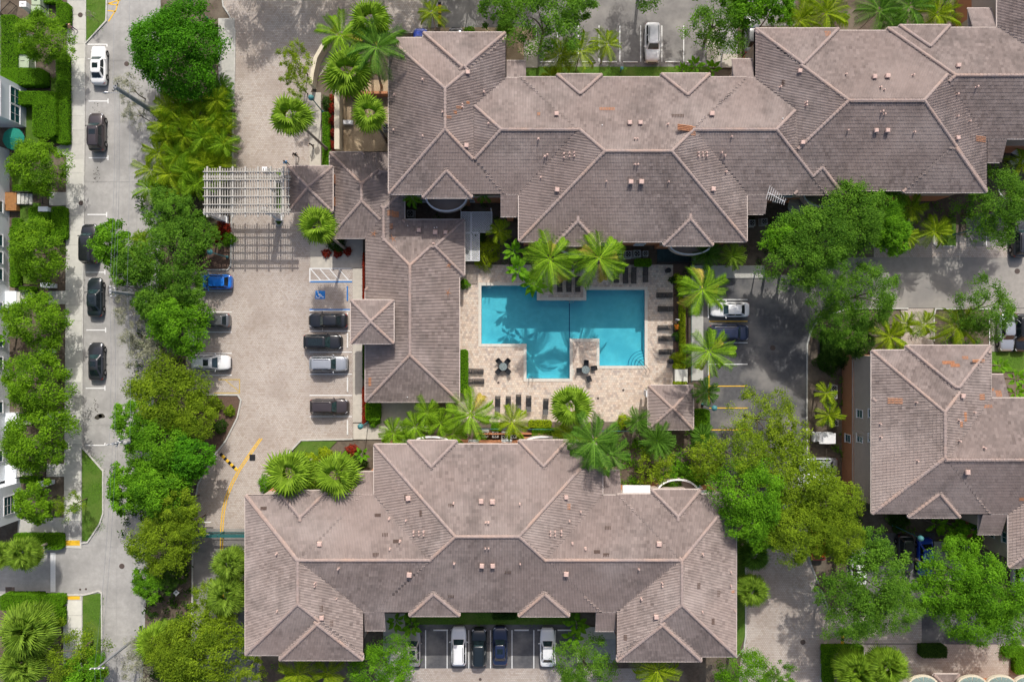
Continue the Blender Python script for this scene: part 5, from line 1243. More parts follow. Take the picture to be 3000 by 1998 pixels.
palm(72, 1621, 52, 4.5, 'sabal', 'sabal palm left of the upper do-not-enter sign'); palm(2, 1625, 40, 4.5, 'sabal', 'sabal palm cut by the left edge')
palm(85, 1842, 80, 5, 'sabal', 'large sabal palm below the lower do-not-enter sign'); palm(70, 1945, 66, 4.5, 'sabal', 'sabal palm at the bottom left corner')
palm(2208, 1626, 44, 4, 'sabal', 'sabal palm right of the south building, upper of two', leafm='date'); palm(2200, 1728, 48, 4, 'sabal', 'sabal palm right of the south building, lower of two', leafm='sabal')
palm(1924, 1960, 78, 6, 'areca', 'feather palm below the south building right wing'); palm(962, 1968, 46, 4, 'areca', 'feather palm below the south building left wing, right one'); palm(873, 1972, 58, 4.5, 'areca', 'feather palm below the south building left wing, left one')
palm(2505, 1965, 64, 5, 'sabal', 'fan palm on the lower right island, left of two', leafm='fan'); palm(2598, 1950, 58, 6, 'sabal', 'fan palm on the lower right island, right of two', (2505, 1917), leafm='fan')
for x, y, r, h, lab in ((1640, 165, 52, 5, 'feather palm over the north lawn, left one'), (1700, 152, 56, 5.5, 'feather palm over the north lawn, middle one'), (1778, 130, 48, 5.5, 'bright feather palm over the north lawn beside an empty stall'), (1615, 225, 32, 4, 'small feather palm over the north eave'),
      (1265, 38, 44, 5, 'bright feather palm beside the upper striped hump'), (2340, 62, 62, 5.5, 'yellow-green feather palm above the building corner, left one'), (2420, 40, 72, 6, 'yellow-green feather palm above the building corner, right one'),
      (2575, 35, 72, 5.5, 'feather palm at the top right, left one'), (2660, 20, 76, 6, 'feather palm at the top right, middle one'), (2740, 45, 62, 5, 'feather palm at the top right, right one'), (2620, 70, 46, 4, 'feather palm touching the upper right dormer'),
      (1209, 583, 27, 4, 'small bright palm in the shaded courtyard, left one'), (1416, 570, 27, 4, 'small bright palm in the shaded courtyard, right one'), (1463, 677, 36, 4, 'small bright palm right of the white lattice roof'),
      (2650, 690, 42, 5, 'feather palm on the kerb nose above the crossroad, left one'), (2738, 680, 50, 5, 'feather palm on the kerb nose above the crossroad, right one'), (2667, 610, 46, 5, 'feather palm under the long building right end'), (2985, 480, 42, 5, 'yellow-green palm at the right edge below the long building'),
      (2800, 955, 62, 4.5, 'feather palm above the east building, right one'), (2705, 950, 42, 4.5, 'feather palm above the east building, middle one'), (2605, 985, 60, 3.5, 'feather palm above the east building, left one'), (2650, 950, 40, 3.5, 'small feather palm behind the east building palms'),
      (2420, 1151, 34, 3, 'small palm left of the orange wall, beside the air conditioners'), (2428, 1215, 42, 3.2, 'palm left of the orange wall, above the golf cart')):
    palm(x, y, r, h, 'areca' if h > 4 else 'foxtail', lab, leafm='bright' if r < 30 else ('date' if 2560 < x < 2700 and y < 100 else None), group='feather palms in the gardens', name='feather_palm')
# areca mass between street and brick drive
k = 0
ar = [(500, 318), (545, 312), (590, 300), (635, 290), (478, 365), (525, 360), (575, 352), (625, 345), (655, 330), (490, 412), (540, 405), (590, 400), (640, 392), (470, 455), (520, 455), (570, 450), (620, 445), (655, 430), (450, 500), (500, 505), (550, 500), (600, 490), (640, 480), (430, 545), (480, 550), (530, 548), (580, 540)]
for i, (x, y) in enumerate(ar):
    palm(x+random.uniform(-8, 8), y+random.uniform(-8, 8), random.uniform(44, 54), random.uniform(3.2, 4.2), 'areca', 'yellow-green areca palm in the dense clump above the entrance pergola', group='dense areca clump above the pergola', leafm=['areca', 'areca', 'coconut'][i % 3])
palm(650, 255, 40, 3, 'date', 'dark feathery plant between the big dense tree and the brick drive'); palm(655, 300, 36, 3, 'date', 'dark feathery plant at the kerb above the areca clump')
palm(420, 705, 34, 6, 'areca', 'thin yellow palm poking through the belt trees, upper one'); palm(408, 755, 30, 6, 'areca', 'thin yellow palm poking through the belt trees, lower one')
# broad-leaved plants
for x, y, r, h, kd, lab in ((1505, 735, 46, 5.5, 'bird', 'broad-leaved plant at the upper left of the pool coconuts, top one'), (1515, 790, 50, 6.0, 'bird', 'broad-leaved plant at the upper left of the pool coconuts, middle one'), (1560, 832, 50, 5.0, 'bird', 'broad-leaved plant hanging over the pool notch'),
      (1160, 1820, 34, 2.2, 'banana', 'banana plant left of the south car park'), (1205, 1830, 42, 2.2, 'banana', 'bright banana plant over the silver car'), (1690, 1828, 44, 2.2, 'banana', 'banana plant right of the south car park, upper one'), (1680, 1865, 40, 2.0, 'banana', 'bright banana plant over the last stall of the south car park'),
      (2035, 195, 34, 2.0, 'banana', 'broad-leaved plant at the right end of the north lawn, left one'), (2085, 205, 36, 2.0, 'banana', 'broad-leaved plant at the right end of the north lawn, right one'), (2000, 205, 26, 1.0, 'banana', 'pale low broad-leaved plant on the north lawn'),
      (2740, 1535, 44, 2.4, 'banana', 'banana plant below the east building dormer, left one'), (2800, 1540, 46, 2.6, 'banana', 'banana plant below the east building dormer, right one'), (2930, 1072, 34, 1.6, 'banana', 'broad-leaved plant on the east lawn, left one'), (2975, 1110, 36, 1.8, 'banana', 'broad-leaved plant right of the east building, upper one'), (2975, 1150, 32, 1.6, 'banana', 'broad-leaved plant right of the east building, lower one'),
      (2912, 510, 22, 1.4, 'banana', 'pale broad-leaved plant below the long building right corner'), (20, 990, 26, 1.6, 'banana', 'broad-leaved plant against the townhouse wall'), (660, 270, 30, 1.6, 'banana', 'broad-leaved plant at the brick drive kerb'), (1010, 1350, 40, 1.8, 'banana', 'broad-leaved plant left of the south building upper corner'), (1060, 1330, 30, 1.6, 'banana', 'broad-leaved plant beside the corner post of the south building')):
    palm(x, y, r, h, kd, lab)

# ---------------------------------------------------------------- hedges, shrubs, ground cover
def leafbox(pts_fn, n, leaf, seed, up=.6):
    r = np.random.default_rng(seed); C, N = pts_fn(r, n); N = N*.8+np.array([0, 0, up])+r.normal(size=(n, 3))*.45
    T = np.clip(r.normal(.5, .2, n), 0, 1); V, Q = leaf_quads(C, N, leaf, leaf*.6, r); return V, Q, T
def hedge(px0, py0, px1, py1, h, m, lab, leaf=.12, name='hedge', dens=1.0):
    x0, y1 = W(px0, py0, h); x1, y0 = W(px1, py1, h); w, d = x1-x0, y1-y0; cx, cy = (x0+x1)/2, (y0+y1)/2
    area = w*d+.7*h*(w+d)*2; n = int(min(9000, area*dens*1.5/(leaf*leaf*.3)))
    ft = w*d/area
    def fn(r, n):
        C = np.zeros((n, 3)); N = np.zeros((n, 3)); tp = r.uniform(0, 1, n) < max(.35, ft)
        C[:, 0] = r.uniform(-w/2, w/2, n); C[:, 1] = r.uniform(-d/2, d/2, n); C[:, 2] = h+r.normal(0, .04, n)+.05*np.sin(C[:, 0]*3+px0)*np.cos(C[:, 1]*2.3); N[:, 2] = 1
        sd_ = r.integers(0, 4, n); s = ~tp; z = h*np.sqrt(r.uniform(0.03, 1, n))
        for k, (ax, sg) in enumerate(((0, 1), (0, -1), (1, 1), (1, -1))):
            q = s & (sd_ == k); C[q, ax] = sg*(w if ax == 0 else d)/2+r.normal(0, .04, q.sum()); C[q, 2] = z[q]; N[q] = 0; N[q, ax] = sg
        # rounded corners
        rr = min(w, d)*.22; ex = np.abs(C[:, 0])-(w/2-rr); ey = np.abs(C[:, 1])-(d/2-rr); cm = (ex > 0) & (ey > 0); L = np.sqrt(ex**2+ey**2); f = np.where(cm & (L > rr), rr/np.maximum(L, 1e-6), 1)
        C[:, 0] = np.where(cm, np.sign(C[:, 0])*(w/2-rr+ex*f), C[:, 0]); C[:, 1] = np.where(cm, np.sign(C[:, 1])*(d/2-rr+ey*f), C[:, 1])
        return C, N
    V, Q, T = leafbox(fn, n, leaf, int(px0*3+py0))
    o = thing(name, lab, 'hedge', (cx, cy, 0), 0, 'clipped hedges and shrubs')
    put('foliage', quads('foliage', V, Q, LEAF[m], T), o)
    core = MB(); core.box(-w/2+.1, -d/2+.1, 0, w/2-.1, d/2-.1, h-.12); core.build('twigs', 'leaf_dark', o)
    return o
def shrub(px, py, rpx, h, m, lab, leaf=.14, flower=None, name='shrub'):
    x, y = W(px, py, h*.6); Rr = rpx*GS; n = int(min(5000, 3.2*Rr*Rr*3.2/(leaf*leaf*.3)))
    def fn(r, n):
        d = r.normal(size=(n, 3)); d /= np.linalg.norm(d, axis=1, keepdims=True); d[:, 2] = np.abs(d[:, 2]); a = np.arctan2(d[:, 1], d[:, 0])
        q = (1+.14*np.sin(3*a+px)+.1*np.sin(7*a+py)+.12*np.sin(9*d[:, 2]+4*a))*r.uniform(.72, 1.05, n)
        return d*q[:, None]*np.array([Rr, Rr, h]), d
    V, Q, T = leafbox(fn, n, leaf, int(px*5+py))
    o = thing(name, lab, 'shrub', (x, y, 0), 0, 'garden shrubs'); put('foliage', quads('foliage', V, Q, LEAF[m], T), o)
    b = MB()
    for i in range(5): a = i*1.26; b.tube([(0, 0, -.05), (Rr*.3*math.cos(a), Rr*.3*math.sin(a), h*.4), (Rr*.55*math.cos(a), Rr*.55*math.sin(a), h*.7)], [.04, .03, .015], 5)
    b.build('stems', 'bark', o)
    if flower:
        f = MB()
        for i in range(flower[1]):
            a, q = random.uniform(0, 6.28), random.uniform(.1, .75); p = (Rr*q*math.cos(a), Rr*q*math.sin(a), h*math.sqrt(1-q*q)+.08)
            f.lathe(p, [(.02, -.05), (.16, .03), (.08, .06), (.0, .05)], 6)
        f.build('flowers', flower[0], o)
    return o
def ground_cover(name, rects, h, m, dens, leaf, label, seed=1):
    Cs = []; r = np.random.default_rng(seed)
    for (a, b, c, d) in rects:
        x0, y1 = W(a, b); x1, y0 = W(c, d); n = int(abs((x1-x0)*(y1-y0))*dens); k = max(3, n//28)
        cx, cy, ch = r.uniform(x0, x1, k), r.uniform(y0, y1, k), r.uniform(.35, 1, k)*h; i = r.integers(0, k, n)
        Cs.append(np.stack([cx[i]+r.normal(0, .28, n), cy[i]+r.normal(0, .28, n), ch[i]*r.uniform(.45, 1, n)], 1))
    C = np.concatenate(Cs); n = len(C); N = np.array([0, 0, 1.0])+r.normal(size=(n, 3))*.55; V, Q = leaf_quads(C, N, leaf, leaf*.55, r)
    o = put(name, quads(name, V, Q, LEAF[m], np.clip(r.normal(.45, .22, n), 0, 1))); o['kind'] = 'stuff'; o['label'] = label; o['category'] = 'plants'; return o
for a in ((0, 45, 50, 245, 1.5, 'hedge', 'clipped hedge wall left of the two green cabinets'), (40, 128, 80, 158, 1.4, 'hedge', 'clipped hedge between the two green cabinets'), (2, 200, 125, 248, 1.5, 'hedge', 'clipped hedge below the lower green cabinet'),
    (42, 268, 160, 306, 1.5, 'hedge', 'clipped hedge in front of the upper townhouse window'), (95, 280, 162, 402, 1.5, 'hedge', 'tall clipped hedge block below the upper townhouse window'), (164, 8, 200, 72, 1.0, 'hedge', 'rounded clipped hedge at the top of the sidewalk'),
    (164, 160, 199, 420, .9, 'hedge', 'long low hedge strip along the sidewalk beside the black SUV'), (84, 608, 140, 690, 1.2, 'hedge', 'clipped hedge below the wooden porch'), (150, 606, 192, 700, .9, 'hedge', 'low hedge strip along the sidewalk below the porch path'),
    (36, 542, 100, 560, .9, 'hedge', 'narrow hedge above the wooden porch steps'), (28, 665, 50, 840, 1.1, 'hedge', 'dark green hedge against the townhouse wall'), (34, 640, 60, 700, .7, 'turf', 'low planting below the wooden porch'), (56, 840, 100, 855, .9, 'hedge', 'narrow hedge above the second townhouse steps'), (56, 1210, 100, 1225, .9, 'hedge', 'narrow hedge above the third townhouse steps'),
    (58, 1396, 110, 1415, .9, 'hedge', 'narrow hedge below the fourth townhouse steps'), (38, 1563, 182, 1610, .8, 'hedge', 'dark green hedge along the top of the side street'), (0, 1742, 112, 1788, 1.5, 'hedge', 'bright clipped hedge along the bottom of the side street'),
    (113, 1742, 185, 1776, .9, 'hedge', 'low hedge at the lower do-not-enter sign'), (152, 1780, 186, 1835, .9, 'hedge', 'small clipped hedge beside the lower sidewalk'), (120, 0, 178, 8, .9, 'hedge', 'hedge cut by the top edge beside the white cabinets'),
    (1071, 1178, 1113, 1232, 1.2, 'hedge', 'clipped green hedge below the clubhouse left corner'), (1346, 1026, 1370, 1150, 1.1, 'hedge', 'clipped hedge along the clubhouse wall by the left loungers'), (1861, 758, 1908, 780, .9, 'hedge', 'clipped hedge below the air conditioners above the pool'),
    (2035, 1200, 2080, 1285, 1.1, 'hedge', 'bright clipped hedge right of the gazebo'), (1975, 1117, 2012, 1127, .8, 'golden', 'thin golden hedge above the gazebo'), (1974, 1066, 2008, 1080, .8, 'golden', 'golden hedge above the concrete block'),
    (1992, 870, 2008, 985, .9, 'golden', 'golden hedge strip along the pool fence'), (1993, 985, 2009, 1060, .9, 'golden', 'golden hedge strip along the fence, lower piece'), (1550, 1232, 1615, 1252, .9, 'golden', 'golden hedge below the lounger row'), (1560, 1256, 1640, 1284, 1.0, 'hedge', 'green hedge between fence and south building'),
    (1440, 1242, 1470, 1262, .9, 'hedge', 'small hedge left of the lower air conditioners'), (944, 330, 965, 490, .7, 'hedge', 'low green hedge along the entrance walk'), (2412, 1892, 2530, 1915, .9, 'hedge', 'green hedge top of the lower right island'), (2412, 1915, 2445, 2000, .9, 'hedge', 'green hedge left side of the lower right island'),
    (2700, 1892, 2775, 1927, 1.1, 'dark', 'dark clipped hedge between the balcony paths'), (2945, 1898, 3010, 1925, .9, 'hedge', 'green hedge at the lower right edge'), (2975, 1925, 3010, 1975, .9, 'hedge', 'green hedge right of the pale paved entry'),
    (1445, 1798, 1510, 1815, .6, 'dark', 'dark low hedge on the south lawn'), (1062, 742, 1070, 878, .8, 'red', 'red-brown hedge along the clubhouse wall, upper piece'), (1062, 1010, 1070, 1110, .8, 'dark', 'dark hedge along the clubhouse wall, lower piece'), (1061, 1135, 1071, 1240, .7, 'red', 'red-brown hedge below the tower along the path'),
    (2410, 968, 2470, 1060, .9, 'dark', 'dark planting at the kerb left of the east building')):
    hedge(*a)
for a in ((975, 290, 14, .9, 'red', 'bright red shrub beside the entrance wall, top one', .13), (976, 318, 16, 1.0, 'red', 'red-brown shrub beside the entrance wall, middle one', .13), (978, 352, 16, 1.0, 'red', 'red-brown shrub beside the entrance wall, lower middle one', .13), (980, 390, 15, .9, 'red', 'red shrub beside the entrance wall above the last one', .13), (981, 425, 15, .9, 'red', 'red shrub beside the entrance wall, lowest one', .13),
    (962, 300, 22, .8, 'dark', 'dark green shrub left of the red shrubs', .14), (1420, 740, 44, 2.0, 'golden', 'flowering yellow-green bush on the white lattice roof', .13), (1395, 690, 26, 2.4, 'dark', 'dark vine bush on the white lattice roof', .13), (1362, 748, 16, 1.2, 'hedge', 'green bush below the white lattice roof', .12), (1360, 832, 15, .9, 'hedge', 'round bush at the clubhouse wall left of the pool', .12),
    (1987, 815, 14, .9, 'golden', 'golden bush at the upper end of the pool bed', .12), (1996, 840, 14, .9, 'golden', 'golden bush above the leaning palm foot', .12), (1985, 1048, 18, .9, 'golden', 'golden bush beside the round black bin', .12), (1972, 820, 11, .7, 'dark', 'dark round plant left of the pool bed', .12),
    (955, 742, 13, .6, 'red', 'dark red mound under the fan palm, left of three', .1), (988, 742, 13, .6, 'red', 'dark red mound under the fan palm, middle of three', .1), (1017, 736, 13, .6, 'red', 'dark red mound under the fan palm, right of three', .1), (985, 715, 26, .9, 'dark', 'dark shrub in the bed under the fan palm', .14),
    (1094, 1235, 18, 1.0, 'hedge', 'round clipped bush beside the clubhouse lamp', .12), (905, 1350, 24, .9, 'golden', 'yellow-green shrub in the corner bed', .13), (780, 1420, 26, 1.0, 'bright', 'green shrub at the tip of the corner bed', .14), (950, 1330, 20, .9, 'golden', 'golden shrub at the grass edge of the corner bed', .13), (820, 1440, 26, 1.2, 'dark', 'dark shrub at the south building corner', .14), (1045, 1360, 26, 1.2, 'dark', 'dark green shrub by the south building corner post', .14), (1030, 1320, 18, .9, 'red', 'reddish shrub beside the corner lamp', .13),
    (625, 1185, 24, .9, 'olive', 'olive shrub on the car park nose', .13), (640, 1250, 20, 1.4, 'dark', 'tall dark shrub on the car park nose', .13), (670, 1205, 16, .8, 'olive', 'small clipped shrub at the tip of the car park nose', .12), (650, 665, 22, 1.0, 'red', 'red shrub beside the pergola foot', .13), (630, 690, 20, .9, 'red', 'dark red shrub left of the shadowed pavers', .13), (668, 700, 20, .8, 'hedge', 'green shrub at the kerb left of the pergola shadow', .12),
    (1830, 1235, 20, .8, 'golden', 'golden flowering shrub left of the gazebo', .12), (1985, 985, 14, .6, 'date', 'spiky low plant in the pool bed', .12), (1375, 90, 16, .9, 'hedge', 'small round shrub above the long building, left', .13), (1478, 80, 24, 1.0, 'bright', 'shrub at the upper corner of the long building', .13), (2030, 1400, 40, 1.8, 'bright', 'green shrub above the pale roof panel', .14), (2005, 1380, 22, 1.4, 'dark', 'red-flowered shrub above the south building right wing', .14),
    (210, 1490, 12, 1.6, 'hedge', 'thin shrub beside the lower sidewalk bed', .12), (2430, 1060, 34, 1.4, 'dark', 'dark shrub above the air conditioners by the orange wall', .15), (2480, 1050, 30, 1.6, 'dark', 'dark shrub at the upper corner of the orange wall', .15), (2640, 1530, 28, 1.2, 'dark', 'dark shrub below the east building eave', .14), (2410, 1600, 22, 1.0, 'dark', 'dark shrub at the kerb by the red car', .13)):
    shrub(*a)
shrub(1982, 958, 8, .8, 'golden', 'small orange flowering plant beside the outdoor shower', .1, ('flower_orange', 9))
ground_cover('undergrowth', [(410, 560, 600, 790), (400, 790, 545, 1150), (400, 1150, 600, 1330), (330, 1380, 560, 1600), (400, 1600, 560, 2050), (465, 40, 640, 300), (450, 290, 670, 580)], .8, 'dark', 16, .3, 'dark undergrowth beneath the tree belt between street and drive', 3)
ground_cover('garden_planting', [(790, 1335, 1050, 1455), (1110, 1265, 1400, 1300), (1400, 1286, 1900, 1310), (1780, 1240, 2020, 1420), (2020, 1290, 2180, 1600), (1820, 1300, 2100, 1450)], .6, 'bright', 14, .26, 'mixed green planting between the pool deck and south building', 4)
ground_cover('garden_planting', [(2400, 560, 2640, 750), (2640, 600, 3000, 690), (2420, 920, 2560, 1120), (2410, 1120, 2500, 1340), (2560, 960, 2900, 1040), (2400, 1480, 2860, 1560), (2560, 0, 2860, 110), (2220, 20, 2480, 110)], .6, 'oak', 13, .26, 'mixed green planting around the east buildings', 5)
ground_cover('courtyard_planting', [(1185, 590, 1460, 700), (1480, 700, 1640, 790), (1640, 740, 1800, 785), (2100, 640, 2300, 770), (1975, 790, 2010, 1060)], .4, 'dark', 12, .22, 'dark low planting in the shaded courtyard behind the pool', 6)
ground_cover('bed_planting', [(120, 60, 165, 250), (60, 460, 195, 560), (60, 1060, 120, 1200), (130, 800, 190, 850), (130, 900, 190, 1200), (130, 1250, 190, 1350), (60, 1420, 185, 1500), (10, 1870, 240, 2000), (750, 1940, 1150, 2060)], .35, 'hedge', 10, .16, 'low mixed planting between the sidewalk and townhouses', 8)
ground_cover('lawn_grass', [(252, -60, 292, 90), (255, 1330, 298, 1560), (243, 1745, 296, 2010), (1545, 198, 2070, 232), (868, 1296, 970, 1330), (1140, 1796, 1690, 1827), (2905, 1034, 3010, 1082), (165, 230, 198, 420), (75, 340, 100, 420), (60, 600, 84, 700)], .1, 'turf', 60, .12, 'short clipped turf on the lawn strips and street islands', 9)
# ================================================================ VEHICLES
def carpaint(name, c, rough=.28, metal=0.0): return mat('paint_'+name, c, rough, .02, 3, metal=metal, spec=.5, coat=.7)
carpaint('c_white', (.74, .74, .73)); carpaint('c_black', (.012, .013, .016)); carpaint('c_charcoal', (.035, .036, .042), metal=.3); carpaint('c_grey', (.14, .145, .15), metal=.4)
carpaint('c_silver', (.42, .44, .47), metal=.5); carpaint('c_blue', (.01, .16, .62)); carpaint('c_navy', (.012, .02, .055)); carpaint('c_darkgreen', (.011, .017, .02)); carpaint('c_red', (.45, .01, .012))
carpaint('c_brown', (.05, .04, .042), metal=.2); carpaint('c_royal', (.01, .05, .42)); carpaint('c_tan', (.34, .31, .29), metal=.3)
KIND = {  # L, W, belt z, roof z, cabin: rear base, rear top, front top, front base (fractions of L from centre), base half width, roof half width
 'sedan': (4.75, 1.84, .92, 1.44, -.385, -.235, .075, .205, .82, .62), 'coupe': (4.6, 1.86, .9, 1.36, -.42, -.2, .06, .2, .8, .56),
 'suv': (4.7, 1.9, 1.05, 1.68, -.455, -.39, .1, .225, .86, .68), 'van': (4.9, 1.96, 1.12, 1.82, -.475, -.44, .16, .27, .89, .75), 'hatch': (4.15, 1.8, .96, 1.5, -.455, -.34, .1, .24, .83, .63)}
CARM = {}
def car_parts(kind):
    if kind in CARM: return CARM[kind]
    L, Wd, zb, zr, rb, rt, ft, fb, bw, rw = KIND[kind]; hw = Wd/2; out = []
    ys = [-.5, -.485, -.45, -.38, -.25, -.1, .05, .2, .3, .38, .44, .48, .5]
    hwf = [.66, .8, .93, .985, 1, 1, 1, 1, .985, .95, .87, .74, .58]
    rear = {'sedan': (.62, .86, .99, 1.02), 'coupe': (.6, .85, .97, 1.0), 'suv': (.7, .95, 1.02, 1.0), 'van': (.75, .96, 1.0, 1.0), 'hatch': (.7, .93, 1.02, 1.0)}[kind]
    zt = [zb*rear[0], zb*rear[1], zb*rear[2], zb*rear[3], zb, zb*.99, zb*.99, zb*1.0, zb*.97, zb*.92, zb*.85, zb*.74, zb*.55]
    V = []; prof = [(-.9, 0), (-1, .38), (-.99, .72), (-.9, .95), (-.72, 1.0), (-.36, 1.025), (0, 1.035), (.36, 1.025), (.72, 1.0), (.9, .95), (.99, .72), (1, .38), (.9, 0)]
    b = MB(); n = len(prof); z0 = .2
    for y, w, z in zip(ys, hwf, zt):
        for px, pz in prof: b.v.append((px*hw*w, y*L, z0+(z-z0)*pz))
    for i in range(len(ys)-1):
        for k in range(n-1): b.f.append((i*n+k, (i+1)*n+k, (i+1)*n+k+1, i*n+k+1)); b.m.append(0)
    b.f.append(tuple(range(n))); b.m.append(0); b.f.append(tuple((len(ys)-1)*n+k for k in range(n-1, -1, -1))); b.m.append(0)
    out.append(('body', b.mesh('body', 'paint_c_white', True), 1, None))
    # cabin: a rounded frustum in body colour
    m = 9; c = MB(); lv = 6
    def ring(t):   # t 0 at belt, 1 at roof
        yr = (rb+(rt-rb)*t**.85)*L; yf = (fb+(ft-fb)*t**.85)*L; w = hw*(bw+(rw-bw)*t); z = zb*.96+(zr-zb*.96)*t; rc = .16+.1*t; pts = []
        for cx, cy, a0 in ((w-rc, yf-rc, 0), (-w+rc, yf-rc, 90), (-w+rc, yr+rc, 180), (w-rc, yr+rc, 270)):
            for k in range(4): a = R(a0+30*k); pts.append((cx+rc*math.cos(a), cy+rc*math.sin(a), z))
        return pts
    tt = [0, .3, .6, .85, .96]; rings = [ring(t) for t in tt]
    top = ring(1.0); cyc = (rt+ft)/2*L; rings.append([(x*.93, cyc+(y-cyc)*.95, z-.008) for x, y, z in top]); rings.append([(x*.5, cyc+(y-cyc)*.5, zr+.025) for x, y, z in top])
    for q in rings: c.v += q
    for i in range(len(rings)-1):
        for k in range(16): c.f.append((i*16+k, i*16+(k+1) % 16, (i+1)*16+(k+1) % 16, (i+1)*16+k)); c.m.append(0)
    c.f.append(tuple((len(rings)-1)*16+k for k in range(16))); c.m.append(0)
    out.append(('roof', c.mesh('roof', 'paint_c_white', True), 1, None))
    # glass panels, proud of the cabin
    def panel(a, b_, c_, d, nrm, off=.014):
        g = MB(); N = 4; nv = Vector(nrm).normalized()*off
        a, b_, c_, d = map(Vector, (a, b_, c_, d))
        for i in range(N+1):
            for j in range(N+1):
                u, v = i/N, j/N; p = a.lerp(b_, u).lerp(d.lerp(c_, u), v); bulge = .03*math.sin(math.pi*u)
                g.v.append(tuple(p+nv*(1+bulge/off)))
        for i in range(N):
            for j in range(N): q = i*(N+1)+j; g.f.append((q, q+N+1, q+N+2, q+1)); g.m.append(0)
        return g
    def pt(side, y, t): return (side*hw*(bw+(rw-bw)*t)*.985, y, zb*.96+(zr-zb*.96)*t)
    yf0, yf1, yr0, yr1 = fb*L, ft*L, rb*L, rt*L; lo, hi = .1, .9
    yy = lambda a, c_, t: a+(c_-a)*t**.85
    k = .8
    out.append(('windshield', panel((-hw*bw*k, yy(yf0, yf1, lo), pt(1, 0, lo)[2]), (hw*bw*k, yy(yf0, yf1, lo), pt(1, 0, lo)[2]), (hw*rw*.82, yy(yf0, yf1, hi), pt(1, 0, hi)[2]), (-hw*rw*.82, yy(yf0, yf1, hi), pt(1, 0, hi)[2]), (0, .6, .8)).mesh('windshield', 'windshield_glass', True), 0, None))
    out.append(('rear_window', panel((hw*bw*k*.95, yy(yr0, yr1, lo+.1), pt(1, 0, lo+.1)[2]), (-hw*bw*k*.95, yy(yr0, yr1, lo+.1), pt(1, 0, lo+.1)[2]), (-hw*rw*.8, yy(yr0, yr1, hi), pt(1, 0, hi)[2]), (hw*rw*.8, yy(yr0, yr1, hi), pt(1, 0, hi)[2]), (0, -.6, .8)).mesh('rear_window', 'glass_dark', True), 0, None))
    for s in (-1, 1):
        A0 = yy(yr0, yr1, .12)+.22; A1 = yy(yr0, yr1, .86)+.2; B0 = yy(yf0, yf1, .12)-.22; B1 = yy(yf0, yf1, .86)-.16; mid = (A0+B0)/2-.05
        for (p0, p1, q0, q1) in ((A0, A1, mid-.04, mid-.04), (mid+.04, mid+.04, B0, B1)):
            vs = [pt(s, p0, .12), pt(s, q0, .12), pt(s, q1, .86), pt(s, p1, .86)]
            if s < 0: vs = [vs[1], vs[0], vs[3], vs[2]]
            out.append(('side_window', panel(*vs, (s, 0, .35), .016).mesh('side_window', 'glass_dark', True), 0, None))
    wm = MB(); wm.lathe((0, 0, 0), [(.0, -.1), (.2, -.1), (.31, -.1), (.335, -.06), (.335, .06), (.31, .1), (.2, .1), (.0, .09)], 18); tyre = wm.mesh('tyre', 'rubber')
    rmm = MB(); rmm.lathe((0, 0, 0), [(.0, -.112), (.06, -.115), (.19, -.105), (.205, -.09), (.205, .09), (.19, .105), (.06, .115), (.0, .112)], 14); rim = rmm.mesh('rim', 'rim')
    out.append(('wheels', (tyre, rim, hw-.1, .31*L, -.3*L), 0, None))
    arch = MB()
    for s in (-1, 1):
        for yc in (.31*L, -.3*L):
            q = [(s*(hw+.004), yc+.4*math.cos(R(a)), .33+.4*math.sin(R(a))) for a in range(-20, 201, 20)]
            arch.add(q if s > 0 else q[::-1], [tuple(range(len(q)))])
    out.append(('wheel_arches', arch.mesh('wheel_arches', 'rubber'), 0, None))
    for s in (-1, 1):
        h = MB(); h.tube([(s*hw*.5, .478*L, zb*.66), (s*hw*.72, .455*L, zb*.72), (s*hw*.86, .425*L, zb*.78)], [.05, .085, .04], 6); out.append(('headlight', h.mesh('headlight', 'light_clear', True), 0, None))
        h = MB(); h.tube([(s*hw*.55, -.49*L, zb*.74), (s*hw*.78, -.474*L, zb*.77), (s*hw*.9, -.45*L, zb*.8)], [.04, .06, .03], 6); out.append(('taillight', h.mesh('taillight', 'light_red', True), 0, None))
        h = MB(); h.tube([(s*(hw-.1), fb*L-.35, zb*1.0), (s*(hw+.08), fb*L-.37, zb*1.06), (s*(hw+.2), fb*L-.4, zb*1.07)], [.03, .075, .06], 6); out.append(('mirror', h.mesh('mirror', 'paint_c_white', True), 1, None))
    h = MB(); h.cbox((0, .502*L-.02, .42), (Wd*.55, .06, .2)); out.append(('grille', h.mesh('grille', 'rubber'), 0, None))
    if kind in ('suv', 'van'):
        for s in (-1, 1):
            h = MB(); h.tube([(s*hw*rw*.82, rt*L+.25, zr+.0), (s*hw*rw*.84, rt*L+.4, zr+.06), (s*hw*rw*.84, ft*L-.4, zr+.06), (s*hw*rw*.82, ft*L-.2, zr)], .025, 5); out.append(('roof_rail', h.mesh('roof_rail', 'rubber', True), 0, None))
    CARM[kind] = (out, (L, Wd, zb, zr, rt, ft, rw)); return CARM[kind]
